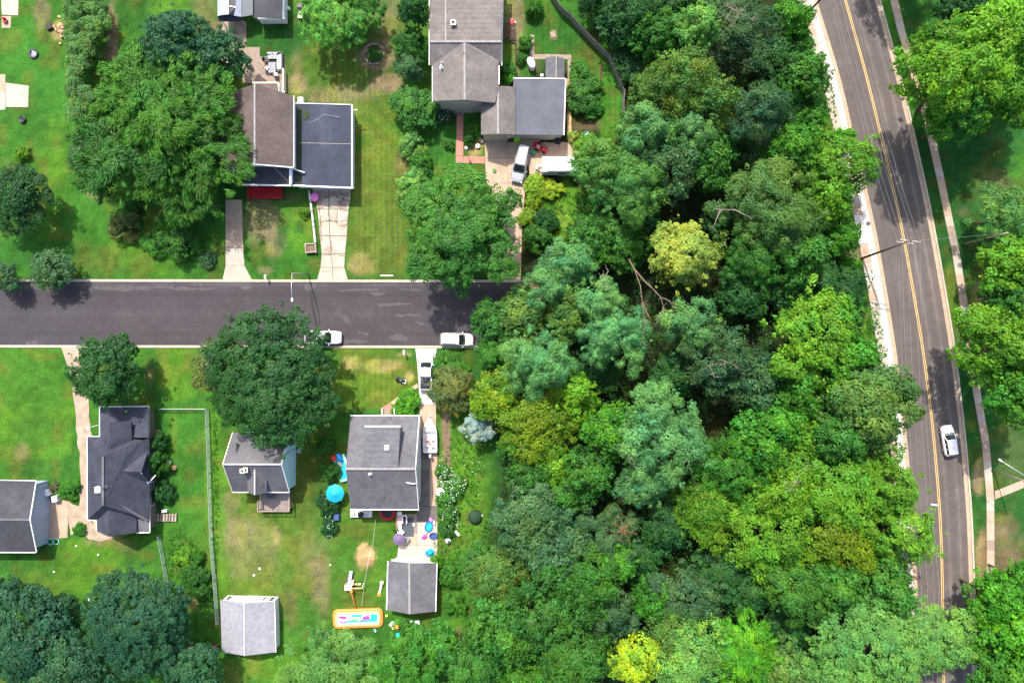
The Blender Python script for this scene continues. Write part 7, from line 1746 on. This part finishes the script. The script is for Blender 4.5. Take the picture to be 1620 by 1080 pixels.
# rear patio
bx("outdoor_rug", 644, 833, (2.0, 2.9, .02), 'rug_dark', "charcoal rug on the rear patio", "rug", .02, .052, .004)
p = P(632.5, 822); so = empty("outdoor_sofa", (p.x, p.y, .05), "brown wooden outdoor sofa with white end cushions on the patio", "sofa")
bm = bmesh.new(); box(bm, (0, 0, .3), (.8, 2.6, .12)); box(bm, (-.38, 0, .55), (.1, 2.6, .5)); obj("frame", bm, M['red_brick'], so)
for y, m_ in ((1.05, 'white'), (0, 'palepink'), (-1.0, 'white')): bm = bmesh.new(); box(bm, (.05, y, .44), (.7, .62 if y else 1.2, .2)); bevel_all(bm, .06, 2); obj("cushion", bm, M[m_], so)
for sy in (-1.2, 1.2): bm = bmesh.new(); box(bm, (0, sy, .12), (.7, .1, .25)); obj("leg", bm, M['wood_dark'], so)
p = P(641, 820); wt_ = empty("folding_chair", (p.x, p.y, .07), "white framed chair on the charcoal rug", "chair")
for a, b in (((-.3, -.6, .5), (-.3, .6, .5)), ((.3, -.6, .5), (.3, .6, .5)), ((-.3, .6, .5), (.3, .6, .5))): bm = bmesh.new(); bar(bm, a, b, .16, .14); obj("arm", bm, M['white'], wt_)
bm = bmesh.new(); box(bm, (0, 0, .38), (.44, .9, .08)); obj("seat", bm, M['black'], wt_)
for sx in (-.3, .3): bm = bmesh.new(); box(bm, (sx, -.5, .2), (.06, .06, .45)); box(bm, (sx, .5, .2), (.06, .06, .45)); obj("leg", bm, M['white'], wt_)
bx("side_table", 634.5, 840, (.85, .85, .5), 'white', "square white table at the charcoal rug's lower corner", "table", .6, .05, .04)
p = P(630.5, 853); pu = parasol(630.5, 853, 1.9, .95, 'purple', "faded purple square parasol by the white table", 4, .5, .4)
disc("metal_table", 643.5, 851, [(.1, 0), (.1, .6), (.48, .64), (.48, .68), (.1, .68)], 'grey', "round grey metal table beside the purple parasol", "table", z=.05)
disc("paddling_pool", 678.5, 832, [(.62, 0), (.72, .16), (.74, .26), (.64, .26), (.58, .08)], 'blue', "round blue paddling pool on the rear drive", "paddling pool", 20, .8, 1.1, -.3, None, .05); disc("pool_water", 678.8, 832.5, [(.5, 0), (.5, .03), (.1, .032)], 'bluewater', "water filling the round blue paddling pool", "water", 18, .8, 1.1, -.3, None, .15)
bx("toy", 682, 821, (.45, .6, .4), 'pink', "pink toy above the blue paddling pool", "toy", .7, .05, .1); bx("toy", 687.5, 825, (.3, .5, .5), 'white', "white toy right of the pink one", "toy", .2, .05, .08)
disc("tub", 686, 846, [(.5, 0), (.62, .3), (.64, .36), (.52, .36), (.46, .08)], 'navyplastic', "navy round tub near the drive's right edge", "tub", 18, 1, .8, .2, None, .05); disc("toy", 671.5, 849, [(.24, 0), (.34, .14), (.2, .28), (.03, .3)], 'magenta', "dark pink toy on the drive left of the navy tub", "toy", 9, 1.3, .9, .4, None, .05); disc("toy", 674, 842, [(.2, 0), (.26, .14), (.14, .26), (.03, .28)], 'palepink', "pale pink toy above the dark pink one", "toy", 8, 1.2, .8, .9, None, .05)
p = P(680.5, 875, .4); tn = empty("play_tent", (p.x, p.y, .05), "small blue pop up play tent before the rear garage", "tent", None, .3)
bm = bmesh.new(); tv = bm.verts.new((0, 0, .9)); rg = [bm.verts.new((.75 * math.cos(k * 1.2566), .7 * math.sin(k * 1.2566), 0)) for k in range(5)]
for k in range(5): bm.faces.new((tv, rg[k], rg[(k + 1) % 5]))
obj("canopy", bm, M['teal'], tn); bm = bmesh.new(); box(bm, (-.48, .1, .3), (.3, .55, .62), ry=.55); bevel_all(bm, .04, 1); obj("flap", bm, M['blue'], tn)
bx("toy", 655, 829, (.3, .5, .3), 'white', "small white toy at the charcoal rug's right edge", "toy", .3, .05, .08)
disc("round_table", 697, 776, [(.12, 0), (.12, .66), (.62, .7), (.62, .75), (.1, .76)], 'white', "white round table top among white flowers", "table", 18); bx("cooler_box", 709, 853, (.75, .6, .5), 'white', "white cooler with a dark lid in the rough strip", "cooler", .5, 0, .06); bx("black_bag", 710.5, 855, (.4, .4, .12), 'darkgrey', "small dark bag lying on the white cooler", "bag", .5, .5)
bx("toy", 703, 847, (.4, .3, .25), 'redplastic', "small red toy left of the white cooler", "toy", .2); bx("sack", 722.5, 843, (.5, .8, .2), 'offwhite', "white crumpled sack on the grass strip", "sack", .9, 0, .08); bx("sack", 726, 845, (.3, .4, .18), 'offwhite', "smaller white sack beside the crumpled one", "sack", .3, 0, .07)
p = P(755, 817); nt_ = disc("net_dome", 752, 817, [(1.1, 0), (1.0, .5), (.6, .95), (.1, 1.1)], 'greenplastic', "dark green net dome near the wood's edge", "net dome", 12); nt_.data.materials[0] = pmat("dark green netting", (.02, .05, .022), .9, .4); bx("net_peg", 762, 815, (.25, .35, .3), 'white', "white peg beside the dark green net dome", "peg")
# back lawn play things
p = P(555, 920); ps = empty("climbing_frame", (p.x, p.y, 0), "white toddler climbing frame with slide on the back lawn", "climbing frame", None, 0)
bm = bmesh.new(); box(bm, (-.2, -.55, .8), (1.05, .85, .14)); bevel_all(bm, .04, 1); obj("platform", bm, M['white'], ps)
bm = bmesh.new(); bar(bm, (-.1, -.1, .85), (.1, 1.7, .2), .5, .06); obj("slide", bm, M['cloth_grey'], ps); bm = bmesh.new(); bar(bm, (.18, -.1, .95), (.36, 1.68, .3), .08, .14); bar(bm, (-.36, -.1, .95), (-.16, 1.72, .3), .08, .14); obj("slide_rail", bm, M['navyplastic'], ps)
for x in (-.65, .25):
    for y in (-.9, -.2): bm = bmesh.new(); box(bm, (x, y, .5), (.1, .1, 1.0)); obj("leg", bm, M['cream'], ps)
bm = bmesh.new(); bar(bm, (.3, -.55, 1.15), (1.95, -.5, 1.15), .12, .12); obj("swing_beam", bm, M['peach'], ps)
bm = bmesh.new(); bar(bm, (1.95, -.85, .0), (1.95, -.5, 1.15), .08, .08); bar(bm, (1.95, -.15, .0), (1.95, -.5, 1.15), .08, .08); obj("swing_leg", bm, M['cream'], ps)
for x in (.85, 1.4):
    bm = bmesh.new(); box(bm, (x, -.2, .35), (.42, .24, .08)); obj("swing_seat", bm, M['yellow'] if x < 1 else M['cream'], ps)
bm = bmesh.new(); box(bm, (.35, .1, .45), (.5, .7, .9)); bevel_all(bm, .06, 1); obj("side_panel", bm, M['palepink'], ps)
p = P(602, 931); se = empty("toy_slide", (p.x, p.y, 0), "cream toddler slide with an orange foot near the rear garage", "slide", None, R(-14)); bm = bmesh.new(); bar(bm, (0, 1.0, .5), (0, -.6, .12), .32, .08); obj("slide", bm, M['cream'], se); bm = bmesh.new(); box(bm, (0, 1.1, .3), (.55, .4, .6)); bevel_all(bm, .08, 1); obj("ladder", bm, M['cream'], se); bm = bmesh.new(); box(bm, (0, -.85, .1), (.5, .5, .16)); bevel_all(bm, .06, 1); obj("foot", bm, M['orange'], se)
# inflatable pool
p = P(567, 976.5); ip = empty("inflatable_pool", (p.x, p.y, 0), "long orange rimmed inflatable pool with slides on the back lawn", "inflatable pool", None, R(2))
L_, W_ = 3.55, 1.22
def rrect(a, b, r, n=6):
    out = []
    for cx, cy, s in ((a - r, b - r, 0), (-a + r, b - r, 1), (-a + r, -b + r, 2), (a - r, -b + r, 3)):
        for k in range(n + 1): t = (s + k / n) * math.pi / 2; out.append((cx + r * math.cos(t), cy + r * math.sin(t)))
    return out
for off, z, r, m_ in ((0, .2, .25, 'orange'), (.28, .42, .17, 'peach'), (.5, .3, .16, 'white')):
    bm = bmesh.new(); q = [(x, y, z) for x, y in rrect(L_ - off, W_ - off, .55 - off * .5)]; rings = []
    n = len(q); vs = []
    for i in range(n):
        d = (Vector(q[(i + 1) % n]) - Vector(q[i - 1])).normalized(); u = Vector((d.y, -d.x, 0)); vs.append([bm.verts.new(Vector(q[i]) + u * (r * math.cos(t)) + Vector((0, 0, r * math.sin(t)))) for t in np.linspace(0, 2 * math.pi, 9)[:-1]])
    for i in range(n):
        for k in range(8): bm.faces.new((vs[i][k], vs[i][(k + 1) % 8], vs[(i + 1) % n][(k + 1) % 8], vs[(i + 1) % n][k]))
    obj("rim_tube", bm, M[m_], ip, True)
bm = bmesh.new(); prism(bm, rrect(L_ - .55, W_ - .55, .3), .05, .22); obj("water", bm, M['bluewater'], ip)
bm = bmesh.new(); prism(bm, [(-2.9, -.6), (-1.6, -.2), (-.4, -.15), (.2, -.5), (.9, -.05), (1.2, .3), (.2, .2), (-.6, .1), (-1.4, .35), (-2.9, .62)], .2, .34); obj("liner", bm, M['white'], ip)
for y, dx in ((.5, 0), (-.22, .05)): bm = bmesh.new(); bar(bm, (-2.75 + dx, y, .75), (-1.75 + dx, y - .22, .5), .34, .14); bevel_all(bm, .05, 1); obj("slide", bm, M['magenta'] if y > 0 else M['pink'], ip, True)
bm = bmesh.new(); box(bm, (1.28, .2, .6), (1.0, .48, .2), .06); bevel_all(bm, .06, 1); obj("slide", bm, M['magenta'], ip, True); bm = bmesh.new(); box(bm, (1.28, .2, .44), (1.3, .8, .16), .06); bevel_all(bm, .06, 1); obj("slide_base", bm, M['white'], ip, True)
for a, b in (((.1, -.6, .5), (.9, .45, .5)), ((.4, .05, .55), (1.0, .7, .5)), ((-1.5, .5, .5), (-.7, .3, .45)), ((-1.6, -.55, .45), (-.8, -.6, .4))): bm = bmesh.new(); tube(bm, [a, Vector(a).lerp(Vector(b), .5) + Vector((.1, .08, .05)), b], .12, 8); obj("tube", bm, M['aqua'], ip, True)
bm = bmesh.new(); box(bm, (-.35, .05, .5), (1.0, .3, .14), -.35); bevel_all(bm, .05, 1); obj("ramp", bm, M['peach'], ip, True)
bm = bmesh.new(); tube(bm, [(1.0, .8, .4), (1.15, 1.0, 1.2), (1.4, 1.3, 1.7)], .09, 8); obj("spray_arch", bm, M['white'], ip, True)
pn = wthing("pool_noodle", tuple(P(560, 948)), "orange foam pole leading to the orange rimmed pool", "pole"); bm = bmesh.new(); tube(bm, [P(555.5, 936, .9), P(557, 940, .5), P(563, 961, .3)], .1, 8); obj("tube", bm, M['orange'], pn, True); bm = bmesh.new(); q = P(556, 935, 1.0); bmesh.ops.create_icosphere(bm, subdivisions=2, radius=.26, matrix=Matrix.Translation(q)); obj("ball", bm, M['orange'], pn, True)
disc("traffic_cone_toy", 629, 991, [(.5, 0), (.45, .1), (.25, .5), (.1, .6)], 'orange', "orange toy seat behind the orange rimmed pool's right end", "toy", 12, 1, .8); disc("toy", 630, 1003, [(.3, 0), (.36, .2), (.3, .4), (.05, .42)], 'bluewater', "turquoise toy below the orange toy seat", "toy", 10); disc("toy", 622, 993, [(.16, 0), (.2, .15), (.1, .3), (.02, .32)], 'yellow', "small yellow toy left of the orange toy seat", "toy", 10); disc("toy", 612, 973, [(.18, 0), (.22, .15), (.12, .3), (.02, .32)], 'yellow', "yellow toy at the orange rimmed pool's right end", "toy", 10)
bx("folded_chair", 620, 986, (.8, .55, .14), 'cloth_grey', "grey striped folded chair below the rear garage's left corner", "chair", .8, .05); bx("bench", 657, 983, (1.4, .6, .5), 'cloth_grey', "pale grey bench behind the rear garage", "bench", .12); bx("marker", 594, 996, (.25, .45, .3), 'aqua', "small aqua toy just below the orange rimmed pool", "toy", .5)
p = P(553, 1009); hp_ = wthing("hoop_frame", (p.x, p.y, 0), "round toy hoop frame with yellow spokes on the bottom lawn", "hoop"); bm = bmesh.new(); pts = [(p.x + 1.0 * math.cos(t * .3142), p.y + 1.0 * math.sin(t * .3142), .5) for t in range(21)]; tube(bm, pts, .04, 6); obj("hoop", bm, M['aqua'], hp_)
for t in (.3, 1.4, 2.4, 3.9): bm = bmesh.new(); q = Vector((p.x + .35, p.y + .55, .62)); tube(bm, [q, q + Vector((math.cos(t), math.sin(t), 0)) * .55], .05, 6); obj("spoke", bm, M['yellow'], hp_)
disc("ball", 523, 893, [(.03, 0), (.11, .06), (.14, .14), (.1, .24), (.02, .28)], 'white', "small white ball left of the climbing frame", "ball", 10)
for x, y, lab in ((411, 899, "white lump on the teal house's back lawn, upper"), (402, 909, "white lump on the teal house's back lawn, lower")): disc("stone", x, y, [(.14, 0), (.2, .07), (.12, .14), (.02, .15)], 'cream', lab, "stone", 8)
bm = bmesh.new(); tube(bm, [P(594, 822, 1.2), P(590, 860, .9), P(583, 885, .8), P(577, 920, 1.0), P(572, 958, .5)], .012, 5); tag(obj("clothes_line", bm, M['white']), "thin pale line sagging across the back lawn", "line")
# lawn mower on the front lawn
p = P(635, 601); lm = empty("lawn_mower", (p.x, p.y, 0), "black lawn mower left on the yellowish front lawn", "lawn mower", None, R(-20))
bm = bmesh.new(); box(bm, (0, 0, .3), (.85, .62, .26)); bevel_all(bm, .08, 2); obj("deck", bm, M['black'], lm, True); bm = bmesh.new(); lathe(bm, [(.2, .4), (.22, .46), (.2, .62), (.05, .66)], (0, 0, 0), 14); obj("engine", bm, M['darkgrey'], lm); bm = bmesh.new(); box(bm, (-.62, 0, .42), (.5, .5, .4)); bevel_all(bm, .08, 2); obj("grass_bag", bm, M['black'], lm, True)
bm = bmesh.new(); tube(bm, [(.3, -.25, .4), (.75, -.27, .55)], .03, 6); tube(bm, [(.3, .25, .4), (.75, .27, .55)], .03, 6); tube(bm, [(.75, -.27, .55), (.75, .27, .55)], .05, 6); obj("handle", bm, M['white'], lm)
for sx in (-.32, .32):
    for sy in (-.34, .34): bm = bmesh.new(); lathe(bm, [(.08, -.04), (.15, -.04), (.15, .04), (.08, .04)], (0, 0, 0), 12); bmesh.ops.rotate(bm, verts=bm.verts, cent=(0, 0, 0), matrix=Matrix.Rotation(R(90), 3, 'X')); bmesh.ops.translate(bm, verts=bm.verts, vec=(sx, sy, .15)); obj("wheel", bm, M['tyre'], lm)
bx("lumber", 612, 436, (1.9, .2, .1), 'cream', "short pale board lying by the north kerb right of the cracked driveway", "board", .0)
p = P(776, 571); bx("sign_post", 776, 573, (.2, .5, .9), 'white', "small white post at the wood's edge near the street end", "post")
# ---------------------------------------------------------------- top-level empties keep no helper marks
for o in list(bpy.data.objects):
    if '_world' in o: del o['_world']
